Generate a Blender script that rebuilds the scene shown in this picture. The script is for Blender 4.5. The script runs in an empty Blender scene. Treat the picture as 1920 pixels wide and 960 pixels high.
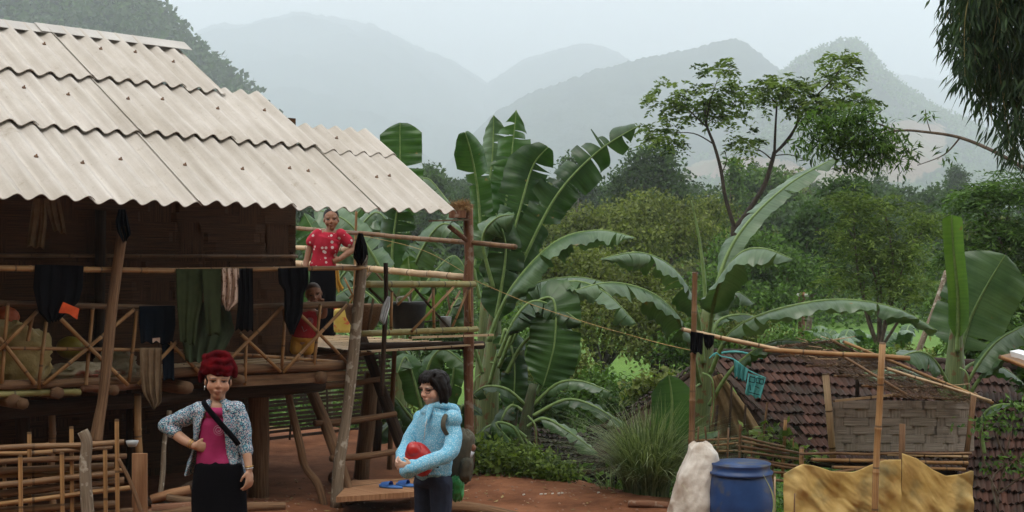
import bpy, bmesh, math, random
import numpy as np
from mathutils import Vector, Matrix
random.seed(7); rng = np.random.default_rng(11)
R = math.radians
sc = bpy.context.scene
F = 2500.0; HOR = 490.0; CZ = 2.1          # focal length in photo pixels, horizon row, eye height

# ---------------------------------------------------------------- camera
cam = bpy.data.cameras.new('camera'); camo = bpy.data.objects.new('camera', cam)
sc.collection.objects.link(camo); sc.camera = camo
camo.location = (0, 0, CZ); camo.rotation_euler = (R(90), 0, 0)
cam.sensor_width = 36; cam.lens = F / 1920 * 36; cam.shift_y = (HOR - 480) / 1920
cam.clip_start = 0.1; cam.clip_end = 40000
cam.dof.use_dof = True; cam.dof.focus_distance = 9.5; cam.dof.aperture_fstop = 9.0

# ---------------------------------------------------------------- overcast sky
SUN_EL, SUN_AZ = R(58), R(200)
w = bpy.data.worlds.new('World'); sc.world = w; w.use_nodes = True
nt = w.node_tree; nt.nodes.clear()
wo = nt.nodes.new('ShaderNodeOutputWorld'); bg = nt.nodes.new('ShaderNodeBackground')
sky = nt.nodes.new('ShaderNodeTexSky'); sky.sky_type = 'NISHITA'; sky.sun_disc = False
sky.sun_elevation = SUN_EL; sky.sun_rotation = SUN_AZ; sky.dust_density = 4
tc = nt.nodes.new('ShaderNodeTexCoord'); mp = nt.nodes.new('ShaderNodeMapping'); mp.inputs['Scale'].default_value = (1, 1, 4)
nz = nt.nodes.new('ShaderNodeTexNoise'); nz.inputs['Scale'].default_value = 1.6; nz.inputs['Detail'].default_value = 5
cr = nt.nodes.new('ShaderNodeValToRGB')
cr.color_ramp.elements[0].position = .3; cr.color_ramp.elements[0].color = (9.1, 8.85, 8.5, 1)
cr.color_ramp.elements[1].position = .7; cr.color_ramp.elements[1].color = (11.3, 10.9, 10.4, 1)
mx = nt.nodes.new('ShaderNodeMixRGB'); mx.inputs[0].default_value = .94
nt.links.new(tc.outputs['Generated'], mp.inputs[0]); nt.links.new(mp.outputs[0], nz.inputs[0])
nt.links.new(nz.outputs[0], cr.inputs[0]); nt.links.new(sky.outputs[0], mx.inputs[1]); nt.links.new(cr.outputs[0], mx.inputs[2])
nt.links.new(mx.outputs[0], bg.inputs[0]); bg.inputs[1].default_value = 0.134
nt.links.new(bg.outputs[0], wo.inputs[0])
sl = bpy.data.lights.new('sun', 'SUN'); sl.energy = 0.9; sl.angle = R(25); sl.color = (1, .96, .9)
so = bpy.data.objects.new('sun', sl); sc.collection.objects.link(so)
so.rotation_euler = (R(90) - SUN_EL, 0, R(180) - SUN_AZ + R(0))
so.location = (0, 0, 30)
sc.view_settings.view_transform = 'Standard'; sc.view_settings.look = 'None'
sc.view_settings.exposure = 0.47; sc.view_settings.gamma = 1; sc.view_settings.use_curve_mapping = False
sc.render.engine = 'CYCLES'
sc.cycles.use_denoising = True
sc.cycles.max_bounces = 6; sc.cycles.diffuse_bounces = 3; sc.cycles.glossy_bounces = 2
sc.cycles.transmission_bounces = 3; sc.cycles.transparent_max_bounces = 6; sc.cycles.volume_bounces = 6
sc.cycles.caustics_reflective = False; sc.cycles.caustics_refractive = False

# ---------------------------------------------------------------- helpers
def P(x, y, D): return Vector(((x - 960) / F * D, D, CZ - (y - HOR) / F * D))
HU = Vector((.7058, .7086, 0)); HN = Vector((-.7086, .7058, 0))      # along the house front, into the house
def PN(x, y, n):                                                     # pixel on the plane n metres into the house frame
    return P(x, y, n / (.7058 - .7086 * (x - 960) / F))
def HP(a, n, z): return HU * a + HN * n + Vector((0, 0, z))
def V(*a): return Vector(a)

def hash3(i, j, k, s=0):
    h = (i * 374761393 + j * 668265263 + k * 2147483647 + s * 974634777) & 0xffffffff
    h = ((h ^ (h >> 13)) * 1274126177) & 0xffffffff
    return ((h ^ (h >> 16)) & 0xffffff) / float(0xffffff)
def vnoise(p, s=0):
    p = np.asarray(p, float); i = np.floor(p).astype(np.int64); f = p - i; f = f * f * (3 - 2 * f); r = 0
    for a in (0, 1):
        for b in (0, 1):
            for c in (0, 1):
                wt = (f[:, 0] if a else 1 - f[:, 0]) * (f[:, 1] if b else 1 - f[:, 1]) * (f[:, 2] if c else 1 - f[:, 2])
                r = r + wt * hash3(i[:, 0] + a, i[:, 1] + b, i[:, 2] + c, s)
    return r * 2 - 1
def fbm(p, o=4, s=0):
    p = np.asarray(p, float); r = 0; a = 1
    for k in range(o):
        r = r + a * vnoise(p, s + k); p = p * 2.03 + 7.1; a *= .5
    return r

MATS = {}
def nodes(name):
    m = bpy.data.materials.new(name); m.use_nodes = True; t = m.node_tree; t.nodes.clear()
    out = t.nodes.new('ShaderNodeOutputMaterial'); b = t.nodes.new('ShaderNodeBsdfPrincipled')
    t.links.new(b.outputs[0], out.inputs[0]); return m, t, b, out
def mat(name, c1, c2=None, scale=6, rough=.8, bump=0., bscale=None, coord='Object', stretch=(1, 1, 1), detail=6,
        lo=.35, hi=.65, c3=None, s3=2., lo3=.55, hi3=.7, spec=.3, metal=0., transl=0., attr=None, alpha=None, sheen=0, bdist=.01):
    if name in MATS: return MATS[name]
    m, t, b, out = nodes(name); L = t.links.new
    tc = t.nodes.new('ShaderNodeTexCoord'); mp = t.nodes.new('ShaderNodeMapping'); mp.inputs['Scale'].default_value = stretch
    L(tc.outputs[coord], mp.inputs[0])
    col = None
    if c2 is None: c2 = c1
    if attr:
        at = t.nodes.new('ShaderNodeAttribute'); at.attribute_name = attr; fac = at.outputs['Fac']
    else:
        n = t.nodes.new('ShaderNodeTexNoise'); n.inputs['Scale'].default_value = scale; n.inputs['Detail'].default_value = detail
        n.inputs['Roughness'].default_value = .6; L(mp.outputs[0], n.inputs[0]); fac = n.outputs[0]
    r = t.nodes.new('ShaderNodeValToRGB'); e = r.color_ramp.elements
    if attr: lo, hi = 0, 1
    e[0].position = lo; e[0].color = (*c1, 1); e[1].position = hi; e[1].color = (*c2, 1)
    L(fac, r.inputs[0]); col = r.outputs[0]
    if c3 is not None:
        n3 = t.nodes.new('ShaderNodeTexNoise'); n3.inputs['Scale'].default_value = s3; n3.inputs['Detail'].default_value = 5
        L(mp.outputs[0] if not attr else tc.outputs[coord], n3.inputs[0])
        r3 = t.nodes.new('ShaderNodeValToRGB'); r3.color_ramp.elements[0].position = lo3; r3.color_ramp.elements[1].position = hi3
        L(n3.outputs[0], r3.inputs[0]); mm = t.nodes.new('ShaderNodeMixRGB'); L(r3.outputs[0], mm.inputs[0])
        L(col, mm.inputs[1]); mm.inputs[2].default_value = (*c3, 1); col = mm.outputs[0]
    L(col, b.inputs['Base Color']); b.inputs['Roughness'].default_value = rough
    b.inputs['Specular IOR Level'].default_value = spec; b.inputs['Metallic'].default_value = metal
    if bump:
        nb = t.nodes.new('ShaderNodeTexNoise'); nb.inputs['Scale'].default_value = bscale or scale * 2; nb.inputs['Detail'].default_value = 5
        L(mp.outputs[0], nb.inputs[0]); bp = t.nodes.new('ShaderNodeBump'); bp.inputs['Strength'].default_value = bump
        bp.inputs['Distance'].default_value = bdist; L(nb.outputs[0], bp.inputs['Height']); L(bp.outputs[0], b.inputs['Normal'])
    last = b.outputs[0]
    if transl:
        tr = t.nodes.new('ShaderNodeBsdfTranslucent'); hs = t.nodes.new('ShaderNodeMixRGB'); hs.blend_type = 'MULTIPLY'; hs.inputs[0].default_value = 1
        L(col, hs.inputs[1]); hs.inputs[2].default_value = (1.5, 1.7, .8, 1); L(hs.outputs[0], tr.inputs[0])
        ms = t.nodes.new('ShaderNodeMixShader'); ms.inputs[0].default_value = transl
        L(last, ms.inputs[1]); L(tr.outputs[0], ms.inputs[2]); last = ms.outputs[0]
    if alpha is not None:
        tp = t.nodes.new('ShaderNodeBsdfTransparent'); ms = t.nodes.new('ShaderNodeMixShader'); ms.inputs[0].default_value = alpha
        L(tp.outputs[0], ms.inputs[1]); L(last, ms.inputs[2]); last = ms.outputs[0]
    L(last, out.inputs[0]); MATS[name] = m; return m

def tag(o, label=None, cat=None, group=None, kind=None):
    if label: o['label'] = label
    if cat: o['category'] = cat
    if group: o['group'] = group
    if kind: o['kind'] = kind
    return o
def link(o): sc.collection.objects.link(o); return o
WORLD = {}          # world location of every object built here (no depsgraph needed)
def wl(o): return WORLD.get(o.name, Vector((0, 0, 0)))
def thing(name, loc, label, cat, group=None):
    o = bpy.data.objects.new(name, None); link(o); o.empty_display_size = .1
    o.location = loc; WORLD[o.name] = Vector(loc); return tag(o, label, cat, group)
def place(ob, parent, verts_mean_base=None):
    if parent is None:
        WORLD[ob.name] = Vector((0, 0, 0))
    else:
        ob.parent = parent; ob.location = -wl(parent); WORLD[ob.name] = Vector((0, 0, 0))
    return ob
def mesh_obj(name, verts, faces, m, parent=None, smooth=True, uvs=None, label=None, cat=None, group=None, kind=None, attr=None):
    verts = np.asarray(verts, dtype=np.float64).reshape(-1, 3)
    base = None
    if parent is None and kind != 'structure':
        base = np.array([(verts[:, 0].min() + verts[:, 0].max()) / 2, (verts[:, 1].min() + verts[:, 1].max()) / 2, verts[:, 2].min()])
        verts = verts - base
    me = bpy.data.meshes.new(name)
    if isinstance(faces, np.ndarray):
        nf, k = faces.shape
        me.vertices.add(len(verts)); me.vertices.foreach_set('co', verts.ravel())
        me.loops.add(nf * k); me.loops.foreach_set('vertex_index', faces.ravel().astype(np.int32))
        me.polygons.add(nf); me.polygons.foreach_set('loop_start', (np.arange(nf) * k).astype(np.int32))
        me.update(calc_edges=True)
    else:
        me.from_pydata(verts.tolist(), [], faces); me.update()
    if uvs is not None:
        ul = me.uv_layers.new(name='UVMap'); ul.data.foreach_set('uv', np.asarray(uvs, float).ravel())
    if attr is not None:
        for k_, a_ in attr.items():
            at = me.attributes.new(k_, 'FLOAT', 'POINT'); at.data.foreach_set('value', np.asarray(a_, np.float32))
    me.polygons.foreach_set('use_smooth', [bool(smooth)] * len(me.polygons))
    if m is not None: me.materials.append(m)
    ob = bpy.data.objects.new(name, me); link(ob)
    if base is not None:
        ob.location = base; WORLD[ob.name] = Vector(base)
    else: place(ob, parent)
    return tag(ob, label, cat, group, kind)
def copy_tree(src, parent=None, loc=None, rz=None, s=None, label=None, group=None):
    c = src.copy(); link(c)
    if parent is not None: c.parent = parent
    if loc is not None: c.location = loc
    if rz is not None: c.rotation_euler = (c.rotation_euler[0], c.rotation_euler[1], rz)
    if s is not None: c.scale = s if hasattr(s, '__len__') else (s, s, s)
    if label: c['label'] = label
    if group: c['group'] = group
    for ch in src.children: copy_tree(ch, c)
    return c

class MB:
    def __init__(s): s.v = []; s.f = []; s.uv = []
    def add(s, vs, fs, uvs=None):
        o = len(s.v); s.v += [tuple(p) for p in vs]
        for i, f in enumerate(fs):
            s.f.append([o + k for k in f])
            s.uv += list(uvs[i]) if uvs is not None else [(vs[k][0] + vs[k][1], vs[k][2]) for k in f]
    def box(s, a, b):
        x0, y0, z0 = a; x1, y1, z1 = b
        s.hexa([(x0, y0, z0), (x1, y0, z0), (x1, y1, z0), (x0, y1, z0)], [(x0, y0, z1), (x1, y0, z1), (x1, y1, z1), (x0, y1, z1)])
    def hexa(s, lo, hi):
        s.add(list(lo) + list(hi), [(3, 2, 1, 0), (4, 5, 6, 7), (0, 1, 5, 4), (1, 2, 6, 5), (2, 3, 7, 6), (3, 0, 4, 7)])
    def slab(s, pts, th, n=None):                     # polygon extruded along its normal
        pts = [Vector(p) for p in pts]
        if n is None: n = (pts[1] - pts[0]).cross(pts[-1] - pts[0]).normalized()
        k = len(pts); q = [p - n * th for p in pts]
        s.add(pts + q, [tuple(range(k)), tuple(range(2 * k - 1, k - 1, -1))] + [(i, i + k, (i + 1) % k + k, (i + 1) % k) for i in range(k)])
    def bar(s, p, q, w_, h_, up=Vector((0, 0, 1))):   # squared bar from p to q
        p = Vector(p); q = Vector(q); d = (q - p).normalized(); sd = d.cross(up)
        if sd.length < 1e-4: sd = d.cross(Vector((1, 0, 0)))
        sd.normalize(); u2 = sd.cross(d); sd = sd * w_ / 2; u2 = u2 * h_ / 2
        lo = [p - sd - u2, p + sd - u2, p + sd + u2, p - sd + u2]; L = (q - p).length
        hi = [x + q - p for x in lo]; vs = lo + hi
        fs = [(3, 2, 1, 0), (4, 5, 6, 7)]; uv = [[(0, 0), (w_, 0), (w_, h_), (0, h_)]] * 2
        for i, (a, b) in enumerate(((0, 1), (1, 2), (2, 3), (3, 0))):
            fs.append((a, b, b + 4, a + 4)); uv.append([(i * .1, 0), (i * .1 + w_, 0), (i * .1 + w_, L), (i * .1, L)])
        s.add(vs, fs, uv)
    def tube(s, pts, rad, n=8, cap=True, flat=1., side=None):
        pts = [Vector(p) for p in pts]; m_ = len(pts)
        if not hasattr(rad, '__len__'): rad = [rad] * m_
        vs = []; L = [0]
        for i in range(1, m_): L.append(L[-1] + (pts[i] - pts[i - 1]).length)
        prev = None
        for i in range(m_):
            d = (pts[min(i + 1, m_ - 1)] - pts[max(i - 1, 0)])
            if d.length < 1e-9: d = Vector((0, 0, 1))
            d.normalize()
            if prev is None:
                ref = side if side is not None else (Vector((0, 0, 1)) if abs(d.z) < .9 else Vector((1, 0, 0)))
                a = (ref - d * ref.dot(d)).normalized()
            else: a = (prev - d * prev.dot(d)).normalized()
            prev = a; b = d.cross(a)
            for k in range(n):
                t_ = 2 * math.pi * k / n; vs.append(pts[i] + (a * math.cos(t_) + b * math.sin(t_) * flat) * rad[i])
        fs = []; uv = []; rm = max(rad)
        for i in range(m_ - 1):
            for k in range(n):
                k2 = (k + 1) % n; fs.append((i * n + k, i * n + k2, (i + 1) * n + k2, (i + 1) * n + k))
                u0 = k / n * 6.28 * rm; u1 = (k + 1) / n * 6.28 * rm
                uv.append([(u0, L[i]), (u1, L[i]), (u1, L[i + 1]), (u0, L[i + 1])])
        if cap:
            fs.append(tuple(range(n - 1, -1, -1))); uv.append([(0.01, 0.01)] * n)
            fs.append(tuple(range((m_ - 1) * n, m_ * n))); uv.append([(0.01, 0.01)] * n)
        s.add(vs, fs, uv)
    def pole(s, p, q, r1, r2=None, nodes_=0, wob=.0, n=8, seg=None, seed=None):
        p = Vector(p); q = Vector(q); r2 = r1 if r2 is None else r2; L = (q - p).length
        rr = random.Random(seed if seed is not None else int(abs(p.x * 9137 + p.z * 1373 + q.x * 731) * 10))
        d = (q - p).normalized(); a = d.orthogonal().normalized(); b = d.cross(a)
        ts = set()
        if nodes_:
            t_ = rr.random() * nodes_
            while t_ < L:
                for e, in ((-.014,), (-.006,), (.006,), (.014,)): ts.add(max(0, min(1, (t_ + e) / L)))
                t_ += nodes_ * (0.85 + .3 * rr.random())
        k = seg or max(2, int(L / .25))
        base = [i / k for i in range(k + 1)]
        wobs = [(rr.uniform(-1, 1), rr.uniform(-1, 1)) for _ in base]; wobs[0] = (0, 0); wobs[-1] = (0, 0)
        T = sorted(set(base) | ts); pts = []; rad = []
        nodeset = sorted(ts)
        for t_ in T:
            j = min(int(t_ * k), k - 1); f = t_ * k - j; f = f * f * (3 - 2 * f)
            wx = wobs[j][0] * (1 - f) + wobs[j + 1][0] * f; wy = wobs[j][1] * (1 - f) + wobs[j + 1][1] * f
            pts.append(p.lerp(q, t_) + (a * wx + b * wy) * wob)
            r_ = r1 + (r2 - r1) * t_
            if nodes_ and t_ in ts:
                idx = nodeset.index(t_) % 4
                if idx in (1, 2): r_ *= 1.12
            elif not nodes_ and wob: r_ *= 1 + rr.uniform(-.1, .12)
            rad.append(r_)
        s.tube(pts, rad, n)
    def build(s, name, m, parent=None, smooth=True, **kw):
        return mesh_obj(name, s.v, s.f, m, parent, smooth, s.uv, **kw)

def pole_obj(name, p, q, r1, m, parent=None, r2=None, nodes_=0, wob=.0, **kw):
    b = MB(); b.pole(p, q, r1, r2, nodes_, wob); return b.build(name, m, parent, **kw)
def path_obj(name, pts, rad, m, parent=None, n=8, sub=4, **kw):
    b = MB(); pp, rr = smooth_path(pts, rad, sub); b.tube(pp, rr, n); return b.build(name, m, parent, **kw)
def smooth_path(pts, rad, sub=4):
    pts = [Vector(p) for p in pts]
    if not hasattr(rad, '__len__'): rad = [rad] * len(pts)
    out = []; ro = []
    for i in range(len(pts) - 1):
        p0 = pts[max(i - 1, 0)]; p1 = pts[i]; p2 = pts[i + 1]; p3 = pts[min(i + 2, len(pts) - 1)]
        for k in range(sub):
            t = k / sub
            out.append(.5 * ((2 * p1) + (p2 - p0) * t + (2 * p0 - 5 * p1 + 4 * p2 - p3) * t * t + (3 * p1 - p0 - 3 * p2 + p3) * t ** 3))
            ro.append(rad[i] * (1 - t) + rad[i + 1] * t)
    out.append(pts[-1]); ro.append(rad[-1]); return out, ro
# ---------------------------------------------------------------- terrain and mountains
def ramp_mat(name, base, terms):
    pass
# yard edge: world y of the yard's far rim as a function of x
def yard_edge(x):
    xs = np.array([-12, -6, -.6, 0, .6, 1.0, 1.45, 2.2, 4, 8]); ys = np.array([19, 19, 15.5, 13.0, 12.5, 11.9, 11.5, 10.9, 10.4, 10])
    return np.interp(x, xs, ys)
def ground_h(x, y):
    x = np.asarray(x, float); y = np.asarray(y, float)
    yard = np.where(y < 11, -.12 * np.clip((11 - y) / 2.5, 0, 1.3), 0) + .05 * fbm(np.stack([x * .9, y * .9, x * 0], -1), 4, 3)
    yard += .05 * np.exp(-((x - .25) ** 2 + (y - 12) ** 2) / 1.2)
    d = y - yard_edge(x)
    s = np.clip(d / 2.2, 0, 1); s = s * s * (3 - 2 * s)
    plain = -1.25 + .12 * fbm(np.stack([x * .15, y * .15, x * 0], -1), 3, 5)
    far = np.clip((y - 75) / 110, 0, 1); plain = plain + 9 * far ** 1.4 + np.clip((y - 185) / 1000, 0, 3) * 25
    plain = plain + .9 * fbm(np.stack([x * .03, y * .03, x * 0], -1), 3, 9) * np.clip((y - 75) / 40, 0, 1)
    return yard * (1 - s) + plain * s
ys = np.concatenate([np.linspace(-6, 6, 9)[:-1], np.linspace(6, 18, 90)[:-1], np.geomspace(18, 200, 60)[:-1], np.geomspace(200, 9000, 30)])
us = np.linspace(-1, 1, 161); us = np.sign(us) * np.abs(us) ** 1.3
GX = np.empty((len(ys), len(us))); GY = np.empty_like(GX)
for i, y in enumerate(ys):
    hw = 9 + max(y, 0) * .75; GX[i] = us * hw; GY[i] = y
GZ = ground_h(GX.ravel(), GY.ravel()).reshape(GX.shape)
def grid_faces(nr, nc):
    i = np.arange(nr - 1)[:, None] * nc + np.arange(nc - 1)[None, :]
    return np.stack([i, i + 1, i + nc + 1, i + nc], -1).reshape(-1, 4)
mg, t, b, out = nodes('ground_dirt'); L = t.links.new
geo = t.nodes.new('ShaderNodeNewGeometry'); at = t.nodes.new('ShaderNodeAttribute'); at.attribute_name = 'green'
n1 = t.nodes.new('ShaderNodeTexNoise'); n1.inputs['Scale'].default_value = 2.2; n1.inputs['Detail'].default_value = 9; n1.inputs['Roughness'].default_value = .65; L(geo.outputs['Position'], n1.inputs[0])
r1 = t.nodes.new('ShaderNodeValToRGB'); r1.color_ramp.elements[0].position = .3; r1.color_ramp.elements[0].color = (.095, .035, .016, 1)
r1.color_ramp.elements[1].position = .72; r1.color_ramp.elements[1].color = (.30, .128, .064, 1); L(n1.outputs[0], r1.inputs[0])
n2 = t.nodes.new('ShaderNodeTexNoise'); n2.inputs['Scale'].default_value = .6; n2.inputs['Detail'].default_value = 10; n2.inputs['Roughness'].default_value = .7; L(geo.outputs['Position'], n2.inputs[0])
r2 = t.nodes.new('ShaderNodeValToRGB'); r2.color_ramp.elements[0].color = (.02, .042, .012, 1); r2.color_ramp.elements[1].color = (.07, .12, .03, 1)
r2.color_ramp.elements[0].position = .3; r2.color_ramp.elements[1].position = .7; L(n2.outputs[0], r2.inputs[0])
mm = t.nodes.new('ShaderNodeMixRGB'); L(at.outputs['Fac'], mm.inputs[0]); L(r1.outputs[0], mm.inputs[1]); L(r2.outputs[0], mm.inputs[2])
L(mm.outputs[0], b.inputs['Base Color']); b.inputs['Roughness'].default_value = .95; b.inputs['Specular IOR Level'].default_value = .15
nb = t.nodes.new('ShaderNodeTexNoise'); nb.inputs['Scale'].default_value = 14; nb.inputs['Detail'].default_value = 8; nb.inputs['Roughness'].default_value = .7; L(geo.outputs['Position'], nb.inputs[0])
bp = t.nodes.new('ShaderNodeBump'); bp.inputs['Strength'].default_value = .7; bp.inputs['Distance'].default_value = .03; L(nb.outputs[0], bp.inputs['Height']); L(bp.outputs[0], b.inputs['Normal'])
gd = GY.ravel() - yard_edge(GX.ravel()); green = np.clip((gd + .1 + .5 * vnoise(np.stack([GX.ravel() * 2, GY.ravel() * 2, GX.ravel() * 0], -1))) / .8, 0, 1)
mesh_obj('ground', np.stack([GX.ravel(), GY.ravel(), GZ.ravel()], -1), grid_faces(*GX.shape), mg, kind='structure', attr={'green': green})

# bright rice fields on the plain
rice = mat('rice', (.06, .14, .012), (.11, .21, .022), scale=.5, rough=.8, bump=.8, bscale=9, bdist=.1)
def rice_field(x0, x1, y0, y1, label):
    nx, ny = 26, 26; X, Y = np.meshgrid(np.linspace(x0, x1, nx), np.linspace(y0, y1, ny))
    Z = ground_h(X.ravel(), Y.ravel()) + .28
    mesh_obj('rice_field', np.stack([X.ravel(), Y.ravel(), Z], -1), grid_faces(ny, nx), rice, kind='structure')
rice_field(-2.5, 10.5, 26, 62, ''); rice_field(9.5, 26, 36, 66, ''); rice_field(-16, -5, 24, 60, '')

def mountain_mat(name, dark, light, scale, soil=None, patches=(), bs=.02, bstr=1., bd=8):
    m, t, b, out = nodes(name); L = t.links.new
    geo = t.nodes.new('ShaderNodeNewGeometry')
    n = t.nodes.new('ShaderNodeTexNoise'); n.inputs['Scale'].default_value = scale; n.inputs['Detail'].default_value = 10; n.inputs['Roughness'].default_value = .72
    L(geo.outputs['Position'], n.inputs[0]); r = t.nodes.new('ShaderNodeValToRGB'); r.color_ramp.elements[0].position = .36; r.color_ramp.elements[1].position = .66
    r.color_ramp.elements[0].color = (*dark, 1); r.color_ramp.elements[1].color = (*light, 1); L(n.outputs[0], r.inputs[0]); col = r.outputs[0]
    if soil:
        at = t.nodes.new('ShaderNodeAttribute'); at.attribute_name = 'soil'
        ns = t.nodes.new('ShaderNodeTexNoise'); ns.inputs['Scale'].default_value = scale * .8; ns.inputs['Detail'].default_value = 8; L(geo.outputs['Position'], ns.inputs[0])
        ad = t.nodes.new('ShaderNodeMath'); ad.operation = 'ADD'; L(at.outputs['Fac'], ad.inputs[0]); L(ns.outputs[0], ad.inputs[1])
        rs = t.nodes.new('ShaderNodeValToRGB'); rs.color_ramp.elements[0].position = .90; rs.color_ramp.elements[1].position = .98; L(ad.outputs[0], rs.inputs[0])
        nc = t.nodes.new('ShaderNodeTexNoise'); nc.inputs['Scale'].default_value = scale * .35; nc.inputs['Detail'].default_value = 6; L(geo.outputs['Position'], nc.inputs[0])
        rc = t.nodes.new('ShaderNodeValToRGB'); rc.color_ramp.elements[0].position = .38; rc.color_ramp.elements[1].position = .62
        rc.color_ramp.elements[0].color = (soil[0] * .8, soil[1] * .95, soil[2] * .75, 1); rc.color_ramp.elements[1].color = (soil[0] * 1.1, soil[1] * .95, soil[2], 1); L(nc.outputs[0], rc.inputs[0])
        mm = t.nodes.new('ShaderNodeMixRGB'); L(rs.outputs[0], mm.inputs[0]); L(col, mm.inputs[1]); L(rc.outputs[0], mm.inputs[2]); col = mm.outputs[0]
    L(col, b.inputs['Base Color']); b.inputs['Roughness'].default_value = 1; b.inputs['Specular IOR Level'].default_value = 0
    nb = t.nodes.new('ShaderNodeTexNoise'); nb.inputs['Scale'].default_value = bs; nb.inputs['Detail'].default_value = 9; nb.inputs['Roughness'].default_value = .75; L(geo.outputs['Position'], nb.inputs[0])
    bp = t.nodes.new('ShaderNodeBump'); bp.inputs['Strength'].default_value = bstr; bp.inputs['Distance'].default_value = bd; L(nb.outputs[0], bp.inputs['Height']); L(bp.outputs[0], b.inputs['Normal'])
    return m
RG = {}
def ridge(name, crest, Dt, Db, m, amp, fq, edge=0, edge_w=5, soil=None, nx=None, nt=70, pw=1.25, ex=1.0, zb=-6, seed=0):
    xs_ = [c[0] for c in crest]; yy = [c[1] for c in crest]
    px = np.linspace(xs_[0], xs_[-1], nx or int((xs_[-1] - xs_[0]) / 3.2))
    py = np.interp(px, xs_, yy); k = np.ones(7) / 7; py = np.convolve(np.pad(py, 3, 'edge'), k, 'valid')
    py0 = py.copy()
    if edge: py = py + edge * (vnoise(np.stack([px / edge_w, px * 0 + seed, px * 0], -1)) + .6 * vnoise(np.stack([px / edge_w * 2.3, px * 0 + seed, px * 0 + 4], -1)))
    vt = []; soilv = []
    T = np.concatenate([[-.25, -.1], np.linspace(0, 1, nt) ** .9])
    for t_ in T:
        if t_ < 0: D = Dt * (1 - t_); zf = 1 + t_ * 2
        else: D = Dt + (Db - Dt) * t_ ** ex; zf = (1 - t_) ** pw
        D = np.full_like(px, D); pyt = py0 + (py - py0) * math.exp(-max(t_, 0) * 22); zc = CZ + (HOR - pyt) / F * Dt
        z = zb + (zc - zb) * zf; X = (px - 960) / F * D
        e = np.clip(t_ * 4, 0, 1) if t_ > 0 else 0
        q = np.stack([X * fq, D * fq, z * fq * .3], -1)
        rid = 1 - np.abs(fbm(q, 5, seed)); q2 = fbm(q * 4, 4, seed + 7)
        z2 = z + e * (amp * (rid - .7) * (1 - max(t_, 0) * .6) + amp * .22 * q2)
        D2 = D + e * amp * .8 * fbm(q * 1.3 + 3, 4, seed + 3)
        vt.append(np.stack([(px - 960) / F * D2, D2, z2], -1))
        if soil:
            sy = HOR - (z2 - CZ) / D2 * F; s_ = np.zeros_like(px)
            for (cx, cy, rx, ry, st) in soil: s_ = np.maximum(s_, st * np.clip(1.6 - ((px - cx) / rx) ** 2 - ((sy - cy) / ry) ** 2, 0, 1))
            soilv.append(s_)
    vt = np.array(vt); nr, nc = vt.shape[:2]
    # no point of the slope may rise over the drawn skyline
    zmax = CZ + (HOR - py)[None, :] / F * vt[:, :, 1]; low = T > 0
    vt[low, :, 2] = np.minimum(vt[low, :, 2], zmax[low] - .002 * np.abs(zmax[low]))
    RG[name + str(seed)] = (vt, np.array(soilv) if soil else None)
    return mesh_obj(name, vt.reshape(-1, 3), grid_faces(nr, nc), m, kind='structure', attr={'soil': np.array(soilv).ravel()} if soil else None)

far_m = mountain_mat('far_forest', (.012, .028, .016), (.035, .06, .025), .012, bs=.01, bd=25)
far_m2 = mountain_mat('far_forest_fields', (.012, .028, .016), (.04, .065, .028), .012, bs=.01, bd=25, soil=(.30, .22, .14))
ridge('distant_mountain', [(-300, 230), (0, 170), (150, 150), (250, 120), (345, 78), (380, 50), (410, 42), (450, 46), (560, 20), (700, 44), (790, 90), (850, 112), (905, 150), (960, 185), (1020, 250), (1100, 330)], 7800, 1200, far_m, 120, .0016, edge=2, edge_w=9, pw=2.1, ex=.52)
ridge('distant_mountain', [(860, 190), (930, 145), (985, 108), (1030, 96), (1075, 84), (1120, 82), (1150, 93), (1180, 112), (1260, 150), (1380, 230), (1500, 300)], 5200, 2300, far_m, 90, .002, edge=1.5, edge_w=7, seed=5, pw=1.6, ex=.7)
ridge('distant_mountain', [(1560, 110), (1660, 135), (1760, 150), (1850, 150), (1960, 190), (2080, 230)], 5200, 2500, far_m, 90, .002, edge=2, seed=8)
ridge('forested_mountain', [(820, 330), (870, 270), (920, 215), (985, 178), (1050, 155), (1120, 130), (1200, 110), (1290, 92), (1350, 78), (1385, 72), (1410, 88), (1450, 120), (1500, 165), (1600, 250), (1700, 330), (1760, 380)], 2700, 1300, far_m2, 60, .004, edge=2.2, edge_w=6, seed=12,
      soil=[(900, 150, 1, 1, 0)])
peak_m = mountain_mat('peak_forest', (.010, .024, .010), (.055, .085, .030), .02, bs=.024, bd=20, bstr=1., soil=(.36, .25, .16))
ridge('forested_peak', [(1180, 345), (1260, 320), (1330, 290), (1400, 235), (1440, 165), (1475, 130), (1500, 113), (1545, 92), (1575, 80), (1605, 76), (1622, 88), (1640, 112), (1665, 140), (1700, 168), (1740, 195), (1790, 218), (1850, 250), (1920, 292), (2000, 340), (2080, 370)], 1950, 860, peak_m, 50, .006, edge=3.2, edge_w=4, seed=21, nt=140,
      soil=[(1715, 258, 66, 34, .66), (1690, 300, 80, 30, .64), (1620, 330, 110, 24, .66), (1400, 318, 110, 24, .66), (1560, 345, 140, 16, .66), (1250, 335, 60, 8, .5)])

hill_m = mountain_mat('near_hill_forest', (.010, .022, .010), (.035, .058, .022), .08, bs=.12, bd=5, bstr=.8)
ridge('forested_hill', [(-500, -330), (-200, -210), (0, -120), (150, -60), (235, -30), (270, 0), (292, 12), (312, 32), (335, 62), (352, 82), (385, 108), (410, 128), (440, 152), (462, 178), (490, 215), (560, 290), (640, 350)], 620, 330, hill_m, 7, .02, edge=3, edge_w=7, seed=31, nt=80, nx=260)

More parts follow.
